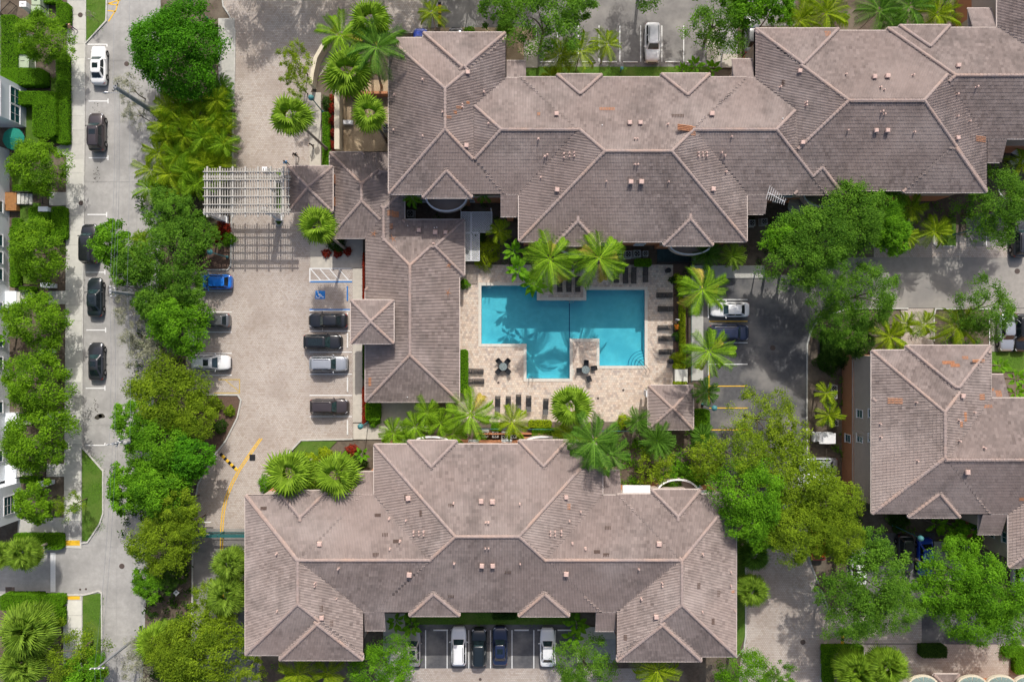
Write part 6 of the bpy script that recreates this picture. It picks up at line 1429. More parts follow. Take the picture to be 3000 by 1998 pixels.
def car(px, py, rz, kind, paint, label, roof=None, sun=False, h=.8, sc=1.0, name=None):
    out, (L, Wd, zb, zr, rt, ft, rw) = car_parts(kind); x, y = W(px, py, h)
    nm = name or {'sedan': 'sedan_car', 'coupe': 'coupe_car', 'suv': 'suv_car', 'van': 'van', 'hatch': 'hatchback_car'}[kind]
    o = thing(nm, label, 'car' if kind != 'van' else 'van', (x, y, .008), R(rz), 'parked cars'); o.scale = (sc,)*3
    for nme, me, pnt, _ in out:
        if nme == 'wheels':
            tyre, rim, wx, yf, yr = me
            for s in (-1, 1):
                for yw in (yf, yr):
                    w = put('wheel', tyre, o, (s*wx, yw, .335)); w.rotation_euler = (0, R(90), 0); put('rim', rim, w)
            continue
        c = put(nme, me, o)
        if pnt: slotmat(c, 'paint_c_'+(roof if (roof and nme == 'roof') else paint))
    if sun == 1: MB().box(-Wd*rw*.3, ft*L-1.0, zr+.012, Wd*rw*.3, ft*L-.38, zr+.034).build('sunroof', 'glass_dark', o)
    if sun == 2: MB().box(-Wd*rw*.33, rt*L+.35, zr+.005, Wd*rw*.33, ft*L-.25, zr+.034).build('sunroof', 'glass_dark', o)
    return o
U, D, Lf_, Rt = 0, 180, 90, -90
car(287, 190, U, 'sedan', 'white', 'white sedan parked on the street below the top grass island', sun=1)
car(282, 387, U, 'suv', 'brown', 'black SUV parked on the street, second below the top island', sun=1)
car(262, 715, U, 'van', 'black', 'boxy black off-roader half under a street-side tree')
car(277, 871, U, 'sedan', 'darkgreen', 'dark sedan with sunroof parked beside the cross-arm pole', sun=1)
car(280, 1059, U, 'coupe', 'charcoal', 'grey coupe parked lowest on the street', sun=2)
car(628, 826, Lf_, 'hatch', 'blue', 'bright blue car half under the trees of the brick car park')
car(622, 939, Lf_, 'hatch', 'grey', 'grey hatchback with red tail lights half under a bright green tree')
car(617, 1062, Rt, 'suv', 'white', 'white SUV with black sunroof beside the tree belt', sun=1)
car(960, 939, Lf_, 'sedan', 'black', 'black sedan facing away from the clubhouse path, top of four')
car(945, 1002, Rt, 'suv', 'black', 'black SUV with glass roof, second of four by the clubhouse', sun=2)
car(962, 1066, Rt, 'suv', 'silver', 'silver SUV by the clubhouse path', roof='silver')
car(964, 1191, Rt, 'suv', 'brown', 'dark SUV parked alone lowest by the clubhouse path')
car(1912, 124, D, 'suv', 'white', 'white SUV alone in the car park above the long building')
car(2204, 100, U, 'sedan', 'grey', 'grey car half hidden at the upper corner of the long building')
car(1232, 132, U, 'hatch', 'royal', 'blue car half hidden above the long building left end')
car(1335, 136, U, 'sedan', 'charcoal', 'dark car showing only its end above the long building')
car(2140, 907, Lf_, 'sedan', 'white', 'white sedan in dappled shade right of the pool fence')
car(2136, 975, Rt, 'van', 'navy', 'dark blue van below the white sedan right of the pool')
car(2398, 1363, Lf_, 'sedan', 'silver', 'silver car under the trees left of the east building, upper one', h=.8)
car(2396, 1410, Lf_, 'sedan', 'white', 'white car under the trees left of the east building, lower one')
car(2517, 1660, U, 'sedan', 'white', 'white car hidden by the broad tree below the east building')
car(2653, 1622, D, 'suv', 'charcoal', 'dark grey car beside the blue one below the east building')
car(2712, 1632, D, 'sedan', 'royal', 'royal blue car below the east building')
car(2990, 1684, U, 'van', 'white', 'pale van at the right edge below the east building')
car(2951, 973, D, 'sedan', 'silver', 'silver car at the right edge beside the crossroad tree')
car(2994, 975, D, 'suv', 'black', 'black car cut by the right edge below the crossroad')
car(2990, 698, U, 'suv', 'charcoal', 'dark car at the right edge above the crossroad')
car(1210, 1897, U, 'sedan', 'tan', 'grey-beige sedan half under the banana leaves in the south car park', sun=1)
car(1344, 1893, U, 'suv', 'white', 'white SUV in the south car park, left of the two dark cars')
car(1403, 1897, U, 'suv', 'darkgreen', 'black SUV in the south car park, left of the navy car')
car(1465, 1893, U, 'sedan', 'navy', 'navy sedan with sunroof in the south car park', sun=1)
car(1604, 1897, U, 'sedan', 'white', 'white sedan standing apart at the right of the south car park')
car(2398, 1592, U, 'hatch', 'red', 'red car barely showing under the olive trees at the kerb')
# golf cart
gc = thing('golf_cart', 'white golf cart with a flat roof beside the orange wall', 'golf cart', (*W(2420, 1283, 1.5), 0), R(90))
gm = MB(); gm.box(-.6, -1.2, .25, .6, 1.2, .45).box(-.58, -1.15, .45, .58, -.3, .8).box(-.55, .75, .45, .55, 1.2, .85); gm.build('body', 'paint_c_white', gc)
gm = MB(); gm.prism([(-.62, -1.0), (.62, -1.0), (.66, 0), (.62, .95), (-.62, .95), (-.66, 0)], 1.78, 1.86).build('roof', 'paint_c_white', gc)
for sx in (-.52, .52):
    for sy in (-.9, .85): MB().tube([(sx, sy, .4), (sx*.98, sy*.95, 1.8)], .02, 5).build('post', 'iron_black', gc)
    for sy in (-.8, .85):
        w = MB().lathe((0, 0, 0), [(0, -.09), (.22, -.09), (.24, 0), (.22, .09), (0, .09)], 12).build('wheel', 'rubber', gc, (sx*1.05, sy, .24)); w.rotation_euler = (0, R(90), 0)
MB().box(-.5, -.35, .8, .5, .05, .9).box(-.5, -.4, .9, .5, -.3, 1.3).build('seat', 'canvas_beige', gc)

# ================================================================ PEOPLE
def person(px, py, rz, cols, label, pose=0):
    """one continuous skinned body; clothing by region"""
    J = {'pelvis': (0, 0, .95), 'waist': (0, .02, 1.1), 'chest': (0, .03, 1.32), 'neck': (0, .04, 1.5), 'head0': (0, .06, 1.58), 'head1': (0, .07, 1.7)}
    st = .22
    J.update(hl=(-.1, 0, .92), kl=(-.11, st*.7, .5), al=(-.11, st*.55, .1), tl=(-.11, st*.55+.17, .04), hr=(.1, 0, .92), kr=(.11, -.02, .5), ar=(.11, -st*1.2, .14), tr=(.11, -st*1.2+.16, .06),
             sl=(-.19, .03, 1.42), el=(-.27, -.08, 1.15), wl=(-.26, .08, .95), fl=(-.25, .13, .87), sr=(.19, .03, 1.42), er=(.27, .06, 1.15), wr=(.25, .25, 1.02), fr=(.24, .31, .97))
    Ed = [('pelvis', 'waist'), ('waist', 'chest'), ('chest', 'neck'), ('neck', 'head0'), ('head0', 'head1'), ('pelvis', 'hl'), ('hl', 'kl'), ('kl', 'al'), ('al', 'tl'), ('pelvis', 'hr'), ('hr', 'kr'), ('kr', 'ar'), ('ar', 'tr'),
          ('chest', 'sl'), ('sl', 'el'), ('el', 'wl'), ('wl', 'fl'), ('chest', 'sr'), ('sr', 'er'), ('er', 'wr'), ('wr', 'fr')]
    rad = dict(pelvis=.14, waist=.13, chest=.15, neck=.06, head0=.085, head1=.1, hl=.1, kl=.065, al=.045, tl=.035, hr=.1, kr=.065, ar=.045, tr=.035, sl=.075, el=.047, wl=.035, fl=.035, sr=.075, er=.047, wr=.035, fr=.035)
    ks = list(J); me = bpy.data.meshes.new('body'); me.from_pydata([J[k] for k in ks], [(ks.index(a), ks.index(b)) for a, b in Ed], [])
    tmp = bpy.data.objects.new('tmp', me); COL.objects.link(tmp); sk = tmp.modifiers.new('s', 'SKIN'); ss = tmp.modifiers.new('u', 'SUBSURF'); ss.levels = 1
    for i, k in enumerate(ks): me.skin_vertices[0].data[i].radius = (rad[k], rad[k]*(.75 if k in ('pelvis', 'waist', 'chest') else 1)); me.skin_vertices[0].data[i].use_root = (k == 'pelvis')
    dg = bpy.context.evaluated_depsgraph_get(); ev = bpy.data.meshes.new_from_object(tmp.evaluated_get(dg)); bpy.data.objects.remove(tmp)
    for m_ in cols: ev.materials.append(MATS[m_])     # skin, shirt, trousers, shoes
    seg = [(Vector(J[a]), Vector(J[b]), a, b) for a, b in Ed]
    for p in ev.polygons:
        c = p.center; best = min(seg, key=lambda s: (c-(s[0]+(s[1]-s[0])*max(0, min(1, (c-s[0]).dot(s[1]-s[0])/max(1e-6, (s[1]-s[0]).length_squared))))).length); b = best[3]
        p.material_index = {'waist': 1, 'chest': 1, 'sl': 1, 'sr': 1, 'el': 1, 'er': 1, 'neck': 1, 'hl': 2, 'hr': 2, 'kl': 2, 'kr': 2, 'al': pose and 0 or 2, 'ar': pose and 0 or 2, 'tl': 3, 'tr': 3}.get(b, 0); p.use_smooth = True
    x, y = W(px, py); o = thing('person', label, 'person', (x, y, .015 if px > 300 else .1), R(rz)); put('body', ev, o)
    h = MB(); h.lathe((0, .05, 1.6), [(.1, 0), (.112, .06), (.1, .13), (.06, .18), (.0, .195)], 12); h.build('hair', cols[4], o, smooth=True)
    f = MB(); f.tube([(0, .16, 1.66), (0, .19, 1.63), (0, .165, 1.615)], [.01, .018, .012], 5)
    for s in (-.035, .035): f.lathe((s, .155, 1.675), [(.0, -.01), (.012, 0), (0, .01)], 6)
    f.build('face', 'skin', o)
mat('cl_navy', (.02, .025, .05), .8); mat('cl_black', (.015, .015, .017), .8); mat('cl_blue', (.06, .22, .45), .8); mat('cl_grey', (.2, .2, .2), .8); mat('cl_purple', (.09, .03, .1), .8); mat('cl_white', (.7, .7, .68), .8)
person(224, 92, 60, ('skin', 'skin', 'cl_purple', 'cl_black', 'hair_dark'), 'shirtless person in dark shorts walking along the sidewalk at the top left', 1)
person(872, 460, 200, ('skin', 'cl_black', 'cl_black', 'cl_black', 'hair_dark'), 'person in dark clothes walking on the bricks above the pergola', 0)
person(920, 432, 150, ('skin', 'cl_black', 'cl_grey', 'cl_black', 'hair_dark'), 'person in black on the entrance walk above the gatehouse', 0)
person(846, 484, 30, ('skin', 'cl_blue', 'cl_navy', 'cl_white', 'hair_dark'), 'person in a blue shirt beside the corner of the gatehouse', 0)

# ================================================================ STREET FURNITURE
def lamp(tx, ty, bx, by, h, label):
    x, y = W(bx, by); o = thing('street_lamp', label, 'lamp', (x, y, 0), 0, 'globe lamps on teal posts')
    MB().lathe((0, 0, 0), [(.17, 0), (.17, .25), (.1, .35), (.07, .5), (.055, h-.5), (.06, h-.45), (.1, h-.35), (.1, h-.2)], 10).build('post', 'lamp_teal', o)
    MB().lathe((0, 0, h), [(.12, -.2), (.28, -.05), (.34, .12), (.32, .28), (.22, .42), (.08, .5), (.0, .52)], 14).build('globe', 'lamp_teal', o, smooth=True)
lamp(557, 19, 607, 55, 4.6, 'globe lamp in the top of the big dense tree'); lamp(911, 289, 946, 329, 4.8, 'globe lamp on the entrance walk beside the palms'); lamp(607, 733, 667, 754, 4.8, 'globe lamp in the bed left of the pergola shadow')
lamp(1051, 1247, 1081, 1235, 4.6, 'globe lamp at the lower corner of the clubhouse path'); lamp(2099, 1197, 2058, 1184, 4.8, 'globe lamp right of the gazebo'); lamp(2870, 667, 2776, 692, 5.6, 'globe lamp above the crossroad at the right'); lamp(2706, 1581, 2615, 1537, 5.6, 'globe lamp above the parked blue car')
bl = thing('bollard_light', 'small teal path light on the north lawn', 'lamp', (*W(1818, 210), 0)); MB().lathe((0, 0, 0), [(.09, 0), (.09, .9), (.2, .95), (.2, 1.05), (.0, 1.1)], 12).build('post', 'lamp_teal', bl)
# utility poles and wires
def upole(tx, ty, h, label, arms=(), lampz=None, rad=.2, fat=1.0):
    x, y = W(tx, ty, h); o = thing('utility_pole', label, 'utility pole', (x, y, 0), 0, 'utility poles along the street')
    MB().tube([(0, 0, -.1), (0, 0, h*.5), (0, 0, h)], [rad*1.25, rad*1.05, rad*.8], 10).build('pole', 'wood_pole', o)
    for z, L, a in arms:
        d = Vector((math.cos(R(a)), math.sin(R(a)), 0)); ar = MB(); ar.tube([d*-L/2+Vector((0, 0, z)), d*L/2+Vector((0, 0, z))], .06, 6); arm = ar.build('cross_arm', 'wood_pole', o)
        for t in (-.45, -.15, .15, .45):
            MB().lathe(tuple(d*L*t+Vector((0, 0, z+.05))), [(.05, 0), (.07, .08), (.05, .12), (.06, .18), (.02, .24)], 8).build('insulator', 'iron_black' if fat > 1 else 'trim_white', arm)
    if lampz:
        ar = MB(); ar.tube([(0, 0, lampz), (-.9, .05, lampz+.45), (-1.8, .05, lampz+.5)], .04, 6); ar.build('lamp_arm', 'steel', o)
        MB().tube([(-1.75, .05, lampz+.52), (-2.1, .05, lampz+.52), (-2.4, .05, lampz+.46)], [.08, .16, .07], 8).build('lamp_head', 'steel', o)
    return o
p1 = upole(336, 255, 10.4, 'tall grey utility pole with street light by the silvery trees', ((10.2, 1.0, 60),), 8.0, .26, 2); p2 = upole(323, 854, 9.6, 'utility pole with short cross arm beside the dark sedan', ((9.4, 1.2, 95), (8.6, .9, 95)))
p3 = upole(330, 1300, 9.6, 'utility pole with transformer beside the lowest parking mark', ((9.3, 1.6, 10), (8.5, 1.0, 70)))
MB().lathe((.42, -.1, 7.2), [(.22, 0), (.25, .05), (.25, .75), (.2, .85), (.05, .9)], 12).build('transformer', 'ac_metal', p3)
p4 = upole(285, 1957, 9.0, 'utility pole with white cross arm at the bottom left', ((8.9, 1.6, 3),), None, .14)
def wire(a, b, label):
    A, B = W3(*a), W3(*b); k = 16; m = MB(); sag = .35
    m.tube([A.lerp(B, i/k)-Vector((0, 0, sag*4*(i/k)*(1-i/k))) for i in range(k+1)], .011, 4)
    tag(m.build('overhead_wire', 'steel'), label, 'wire', 'overhead wires')
wire((336, 250, 10.4), (320, 852, 9.6), 'overhead wire above the belt trees, leftmost upper span'); wire((342, 252, 10.4), (330, 853, 9.6), 'overhead wire above the belt trees, second upper span'); wire((348, 256, 10.3), (338, 856, 9.5), 'overhead wire above the belt trees, third upper span')
wire((320, 852, 9.6), (320, 1298, 9.6), 'overhead wire over the parking lane, left lower span'); wire((332, 853, 9.6), (334, 1299, 9.6), 'overhead wire over the parking lane, right lower span'); wire((378, -40, 9), (372, 856, 8.6), 'single overhead wire over the street lane, upper span'); wire((372, 856, 8.6), (380, 1300, 8.6), 'single overhead wire over the street lane, middle span')
wire((330, 1300, 9.6), (277, 1957, 9.0), 'overhead wire over the lower grass island, left one'); wire((340, 1300, 9.6), (293, 1957, 9.0), 'overhead wire over the lower grass island, right one'); wire((277, 1957, 9.0), (270, 2200, 9.0), 'overhead wire leaving the bottom edge, left one'); wire((293, 1957, 9.0), (288, 2200, 9.0), 'overhead wire leaving the bottom edge, right one'); wire((330, 250, 10.3), (326, -200, 10.3), 'overhead wire leaving the top edge')
# do-not-enter signs
def dne(px, py, rz, label, base):
    x, y = W(*base); o = thing('road_sign', label, 'sign', (x, y, 0), R(rz), 'do-not-enter signs')
    MB().tube([(0, 0, 0), (0, 0, 2.9)], .035, 6).build('post', 'steel', o)
    pl = MB().box(-.38, .04, 2.1, .38, .07, 2.86).build('plate', 'paint_white', o)
    d = MB(); d.v = [(.33*math.cos(R(t)), .075, 2.48+.33*math.sin(R(t))) for t in range(0, 360, 20)]; d.f = [tuple(range(17, -1, -1))]; d.m = [0]; d.build('disc', 'sign_red', pl)
    MB().box(-.24, .072, 2.43, .24, .082, 2.53).build('bar', 'paint_white', pl)
    for txt, z, sz in (('DO NOT', 2.59, .13), ('ENTER', 2.26, .13)):
        cu = bpy.data.curves.new('lettering', 'FONT'); cu.body = txt; cu.size = sz; cu.align_x = 'CENTER'; cu.extrude = .002
        t = bpy.data.objects.new('lettering', cu); COL.objects.link(t); dg = bpy.context.evaluated_depsgraph_get(); me = bpy.data.meshes.new_from_object(t.evaluated_get(dg)); bpy.data.objects.remove(t); me.materials.append(MATS['paint_white'])
        q = put('lettering', me, pl, (0, .082, z)); q.rotation_euler = (R(90), 0, R(180))
dne(136, 1602, -90, 'do-not-enter sign at the top side of the side street', (163, 1596)); dne(129, 1776, -90, 'do-not-enter sign at the bottom side of the side street', (157, 1764))
tag(MB().box(*W(100, 1790, 1), 0, *W(118, 1772, 1), 1.5).box(*W(99, 1791, 1.5), 1.5, *W(119, 1771, 1.5), 1.6).build('monument_pillar', 'wall_white'), 'white block pillar behind the lower do-not-enter sign', 'pillar')
ds = thing('road_sign', 'small white diamond sign in the shade beside the rear drive', 'sign', (*W(535, 1722), 0)); MB().tube([(0, 0, 0), (0, 0, 1.6)], .03, 6).build('post', 'steel', ds)
pl = MB().cbox((0, 0, 1.6), (.55, .55, .03), 0, R(45)).build('plate', 'paint_white', ds); MB().cbox((0, 0, 1.618), (.3, .05, .004), 0, 0).build('bar', 'rubber', pl); MB().cbox((0, .1, 1.618), (.2, .05, .004), 0, 0).build('bar', 'rubber', pl)
# cabinets and boxes on the left verge
def cabinet(px0, py0, px1, py1, h, m, lab):
    a = W(px0, py1, h); c = W(px1, py0, h); o = thing('utility_cabinet', lab, 'utility cabinet', ((a[0]+c[0])/2, (a[1]+c[1])/2, 0), 0, 'utility cabinets'); w, d = c[0]-a[0], c[1]-a[1]
    MB().box(-w/2-.08, -d/2-.08, 0, w/2+.08, d/2+.08, .1).build('plinth', 'kerb_concrete', o); MB().box(-w/2, -d/2, .1, w/2, d/2, h-.05).build('housing', m, o)
    l = MB().box(-w/2-.03, -d/2-.03, h-.05, w/2+.03, d/2+.03, h).build('lid', m, o); MB().box(-w*.2, -.03, h+.002, w*.15, .03, h+.02).build('handle', 'iron_black', l)
cabinet(44, 92, 74, 128, 1.2, 'cabinet_green', 'upper of two green cabinets enclosed by hedges'); cabinet(50, 160, 84, 198, 1.2, 'cabinet_green', 'lower of two green cabinets enclosed by hedges'); cabinet(92, 18, 117, 34, 1.5, 'cabinet_green', 'pale green cabinet below another at the top left'); cabinet(93, -8, 117, 14, 1.5, 'cabinet_green', 'pale green cabinet cut by the top edge'); cabinet(57, 5, 76, 20, 1.7, 'trim_white', 'white box pillar beside the pale green cabinets')
for i, (x, y) in enumerate(((134, 836), (131, 1029), (128, 1223), (127, 1417), (127, 613))):
    tag(MB().box(*W(x-13, y+6, 1.3), 0, *W(x+13, y-6, 1.3), 1.3).box(*W(x-14, y+7, 1.3), 1.3, *W(x+14, y-7, 1.3), 1.38).build('gate_pier', 'wall_white'), ['white gate pier at the second townhouse path', 'white gate pier at the third townhouse hedge', 'white gate pier at the fourth townhouse path', 'white gate pier above the lower left window bay', 'white gate pier below the wooden porch path'][i], 'pier', 'townhouse gate piers')
# picket gates at the townhouse walks, iron fence at the top left
def railing(pts, h, label, m='iron_black', sp=.13, r=.012, name='fence', topm=None, topw=.05):
    P3 = [Vector((*W(*p), 0)) for p in pts]; o = thing(name, label, name.replace('_', ' '), P3[0], 0, 'iron fences'); c0 = P3[0]; pk = MB()
    for a, b in zip(P3[:-1], P3[1:]):
        d = b-a; L = d.length; k = max(1, int(L/sp)); rz = math.atan2(d.y, d.x); mid = (a+b)/2-c0
        for i in range(k+1): q = a+d*(i/k)-c0; pk.cbox((q.x, q.y, h/2), (r*2, r*2, h), 0, rz)
        MB().cbox((mid.x, mid.y, h), (L, topw, .05), 0, rz).build('top_rail', topm or m, o); MB().cbox((mid.x, mid.y, .15), (L, .035, .04), 0, rz).build('bottom_rail', m, o)
        for q in (a, b): MB().cbox((q.x-c0.x, q.y-c0.y, h/2+.05), (.07, .07, h+.1), 0, rz).build('post', m, o)
    stuff(pk.build('pickets', m, o)); return o
railing([(2016, 776), (2017, 1118)], 1.5, 'dark iron fence between pool bed and car park walk', 'iron_black', .14, .013, topm='iron_teal'); railing([(1400, 1252), (1690, 1254)], 1.4, 'iron fence below the lounger row with blue top rail', 'iron_black', .14, .012, topm='lamp_teal'); railing([(1740, 1258), (1895, 1259)], 1.4, 'iron fence left of the gazebo', 'iron_black', .14, .012, topm='lamp_teal')
railing([(145, 565), (145, 603)], 1.3, 'iron gate at the wooden porch steps'); railing([(-20, 40), (20, 52), (50, 20)], 1.2, 'iron fence in the top left corner'); railing([(136, 1360), (136, 1394)], 1.3, 'iron gate at the lowest townhouse path'); railing([(110, 1360), (60, 1360)], 1.0, 'iron railing along the lowest townhouse porch'); railing([(60, 840), (100, 840)], 1.0, 'iron railing along the second townhouse porch')
railing([(2100, 650), (2160, 655)], 1.2, 'iron fence behind the sunlit date palm')
# teal drive gate and barrier arm
gt = thing('drive_gate', 'teal iron gate across the brick drive by the south building', 'gate', (*W(580, 1557), 0)); Lg = (736-580)*GS
for i, (a, b) in enumerate(((0, Lg*.48), (Lg*.5, Lg))):
    lf = MB()
    for z in (.2, 1.0, 1.85): lf.box(a, -.03, z, b, .03, z+.06)
    k = int((b-a)/.14)
    leaf = lf.build('gate_leaf', 'iron_teal', gt); pk = MB()
    for j in range(k+1): pk.box(a+(b-a)*j/k-.012, -.012, .1, a+(b-a)*j/k+.012, .012, 1.9)
    stuff(pk.build('pickets', 'iron_teal', leaf)); MB().box(a-.02, -.16, 1.91, b, .16, 1.97).build('top_frame', 'iron_teal', leaf)
for a in (-.1, Lg*.49, Lg+.1): MB().box(a-.08, -.08, 0, a+.08, .08, 2.1).build('post', 'iron_teal', gt)
for a in (.6, 1.1, 1.7): MB().box(a, .035, 1.3, a+.35, .06, 1.75).build('notice', 'paint_white', gt)
ba = thing('barrier_arm', 'white barrier arm across the left lane above the teal gate', 'barrier', (*W(576, 1523), 0)); MB().box(-.2, -.2, 0, .2, .2, 1.0).build('housing', 'ac_metal', ba); MB().box(.1, -.04, .9, 2.2, .04, 1.0).build('arm', 'paint_white', ba)
# entrance pergola
PG = 5.6
pg = thing('pergola', 'white slatted pergola spanning the brick entrance drive', 'pergola', (*W(720, 560), 0)); o0 = Vector((*W(720, 560), 0))
for i in range(34):
    x = 601+i*(846-601)/33; big = i % 5 == 1
    ya, yb = (494, 632) if not big else (489, 637)
    a, c = W(x, yb, PG), W(x, ya, PG); MB().box(a[0]-o0.x-(.1 if big else .042), a[1]-o0.y, PG-.02, a[0]-o0.x+(.1 if big else .042), c[1]-o0.y, PG+(.14 if big else .1)).build('slat', 'pergola_wood', pg)
for j in range(6):
    y = 504.7+j*23.9; a, c = W(597, y, PG), W(852, y, PG); MB().box(a[0]-o0.x, a[1]-o0.y-.05, PG+.145, c[0]-o0.x, a[1]-o0.y+.05, PG+.27).build('batten', 'pergola_wood', pg)
for y in (519, 616):
    a, c = W(597, y, PG-.2), W(852, y, PG-.2); MB().box(a[0]-o0.x, a[1]-o0.y-.13, PG-.35, c[0]-o0.x, a[1]-o0.y+.13, PG-.03).build('beam', 'pergola_wood', pg)
for x, y in ((660, 645), (820, 528), (820, 638)):
    q = Vector((*W(x, y), 0))-o0; MB().box(q.x-.3, q.y-.3, 0, q.x+.3, q.y+.3, PG-.36).box(q.x-.42, q.y-.42, 0, q.x+.42, q.y+.42, .5).build('column', 'trim_white', pg)
struct(MB().flat(poly([(808, 503), (826, 503), (826, 650), (820, 657), (814, 657), (808, 648)]), .06).build('island_lawn', 'grass'))
kb = thing('call_box', 'white keypad post on the narrow island under the pergola', 'call box', (*W(812, 565), 0)); MB().box(-.12, -.12, .05, .12, .12, 1.2).build('post', 'trim_white', kb); MB().box(-.2, -.16, 1.2, .2, .16, 1.6).build('panel', 'ac_metal', kb)
# white lattice roof in the courtyard
lt = thing('lattice_roof', 'white diamond lattice roof in the shaded courtyard right of the clubhouse', 'lattice'); z = 2.6
def lattice(px0, py0, px1, py1):
    x0, y1 = W(px0, py0, z); x1, y0 = W(px1, py1, z); f = MB(); st = .21
    f.box(x0, y0, z-.06, x1, y0+.06, z+.04).box(x0, y1-.06, z-.06, x1, y1, z+.04).box(x0, y0+.06, z-.06, x0+.06, y1-.06, z+.04).box(x1-.06, y0+.06, z-.06, x1, y1-.06, z+.04); f.build('frame', 'trim_white', lt); l = MB(); h = y1-y0; w = x1-x0
    for s, zz in ((1, z), (-1, z+.012)):
        c = -h
        while c < w:
            a, b = max(0, -c), min(h, w-c)
            if b > a:
                p = Vector((x0+c+a, y0+a if s > 0 else y1-a)); q = Vector((x0+c+b, y0+b if s > 0 else y1-b)); d = q-p; m_ = (p+q)/2; l.cbox((m_.x, m_.y, zz), (d.length, .04, .01), 0, math.atan2(d.y, d.x))
            c += st
    stuff(l.build('lattice_strips', 'trim_white', lt))
lattice(1350, 621, 1380, 682); lattice(1381, 621, 1442, 682); lattice(1358, 683, 1380, 765); lattice(1381, 683, 1405, 765)
for x, y in ((1352, 623), (1440, 623), (1360, 763), (1403, 763)): MB().box(*W(x-1.5, y+1.5), 0, *W(x+1.5, y-1.5), 2.5).build('post', 'trim_white', lt)
# air conditioners
am = MB().box(-.42, -.42, .06, .42, .42, .78); ac_b = am.mesh('casing', 'ac_metal'); ac_f = MB().lathe((0, 0, .785), [(.34, 0), (.34, .02), (.3, .02), (.3, .0), (.0, .0)], 16).mesh('fan_well', 'iron_black')
bl_ = MB()
for i in range(4): a = i*math.pi/2; bl_.add([(.05*math.cos(a), .05*math.sin(a), .81), (.28*math.cos(a-.3), .28*math.sin(a-.3), .8), (.28*math.cos(a+.4), .28*math.sin(a+.4), .83)], [(0, 1, 2)])
ac_bl = bl_.mesh('fan_blades', 'ac_metal')
for i, (x, y, s, lab) in enumerate(((1811, 742, 1, 'leftmost of the four above the pool'), (1841, 745, 1, 'second of the four above the pool'), (1867, 743.5, 1.05, 'third of the four above the pool'), (1891.5, 743, .8, 'rightmost of the four above the pool'), (1202, 626, 1.05, 'alone in the dark courtyard'), (1130, 372, .9, 'beside the gravel court'),
     (2445, 1138, .9, 'upper one left of the orange wall'), (2444.5, 1159, .9, 'lower one left of the orange wall'), (2448, 1240, .9, 'left of the orange wall above the golf cart'), (1421, 1272, .9, 'leftmost of the four below the lounger row'), (1451, 1273, .9, 'second of the four below the lounger row'), (1478, 1277, .9, 'third of the four below the lounger row'), (1504, 1275, .9, 'rightmost of the four below the lounger row'), (2204, 653, .9, 'left of two below the roof antenna'), (2240, 649, .9, 'right of two below the roof antenna'))):
    o = thing('air_conditioner', 'square grey air conditioning unit, '+lab, 'air conditioner', (*W(x, y, .8), 0), random.uniform(-.05, .05), 'air conditioning units'); o.scale = (s, s, 1); c = put('casing', ac_b, o); put('fan_well', ac_f, o); put('fan_blades', ac_bl, o); MB().box(-.5, -.5, 0, .5, .5, .06).build('pad', 'kerb_concrete', o)
# satellite dish, antenna
sd2 = thing('satellite_dish', 'grey-blue satellite dish in front of the curved balcony', 'satellite dish', (*W(1286, 612), 0)); MB().tube([(0, 0, 0), (0, 0, 2.2)], .04, 6).build('post', 'steel', sd2); dsh = MB().lathe((0, 0, 0), [(.0, .0), (.3, .04), (.5, .13), (.5, .15), (.3, .06), (.0, .02)], 16).build('dish', 'ac_metal', sd2, (-.1, .0, 2.3), smooth=True); dsh.rotation_euler = (R(-12), R(-25), 0); MB().tube([(0, -.1, 2.3), (-.15, -.45, 2.75)], .02, 5).build('feed_arm', 'steel', sd2)
an = thing('roof_antenna', 'spidery white television antenna on the lower eave of the long building', 'antenna', NR.at(2252, 590)); MB().tube([(0, 0, 0), (0, 0, 2.2)], .03, 6).build('mast', 'steel', an); MB().tube([(-.9, .5, 2.2), (.9, -.5, 2.2)], .025, 5).build('boom', 'trim_white', an)
for i in range(9): t = -1+i*.25; L = .75-.05*i; MB().tube([(t*.9-.3*L, -t*.5-L, 2.22), (t*.9+.3*L, -t*.5+L, 2.22)], .018, 4).build('rod', 'trim_white', an)
# umbrellas
def umbrella(px, py, m1, m2, label, rr=1.35):
    x, y = W(px, py, 2.3); o = thing('patio_umbrella', label, 'umbrella', (x, y, 0), .2, 'patio umbrellas'); MB().tube([(0, 0, 0), (0, 0, 2.6)], .025, 6).build('pole', 'steel', o); MB().lathe((0, 0, 0), [(.3, 0), (.3, .08), (.05, .1)], 12).build('base', 'iron_black', o)
    for i in range(8):
        a, b = R(45*i), R(45*i+45); MB().add([(0, 0, 2.55), (rr*math.cos(a), rr*math.sin(a), 2.1), (rr*.96*math.cos((a+b)/2), rr*.96*math.sin((a+b)/2), 2.09), (rr*math.cos(b), rr*math.sin(b), 2.1)], [(0, 1, 2), (0, 2, 3)]).build('canopy_panel', m1 if i % 2 else m2, o)
umbrella(36, 406, 'canvas_green', 'canvas_green', 'green patio umbrella beside the white townhouse'); umbrella(2341, 604, 'canvas_beige', 'canvas_beige', 'beige patio umbrella under the long building dormer', 1.3); umbrella(2990, 464, 'canvas_black', 'cl_white', 'black and white striped umbrella at the right edge', 1.2)
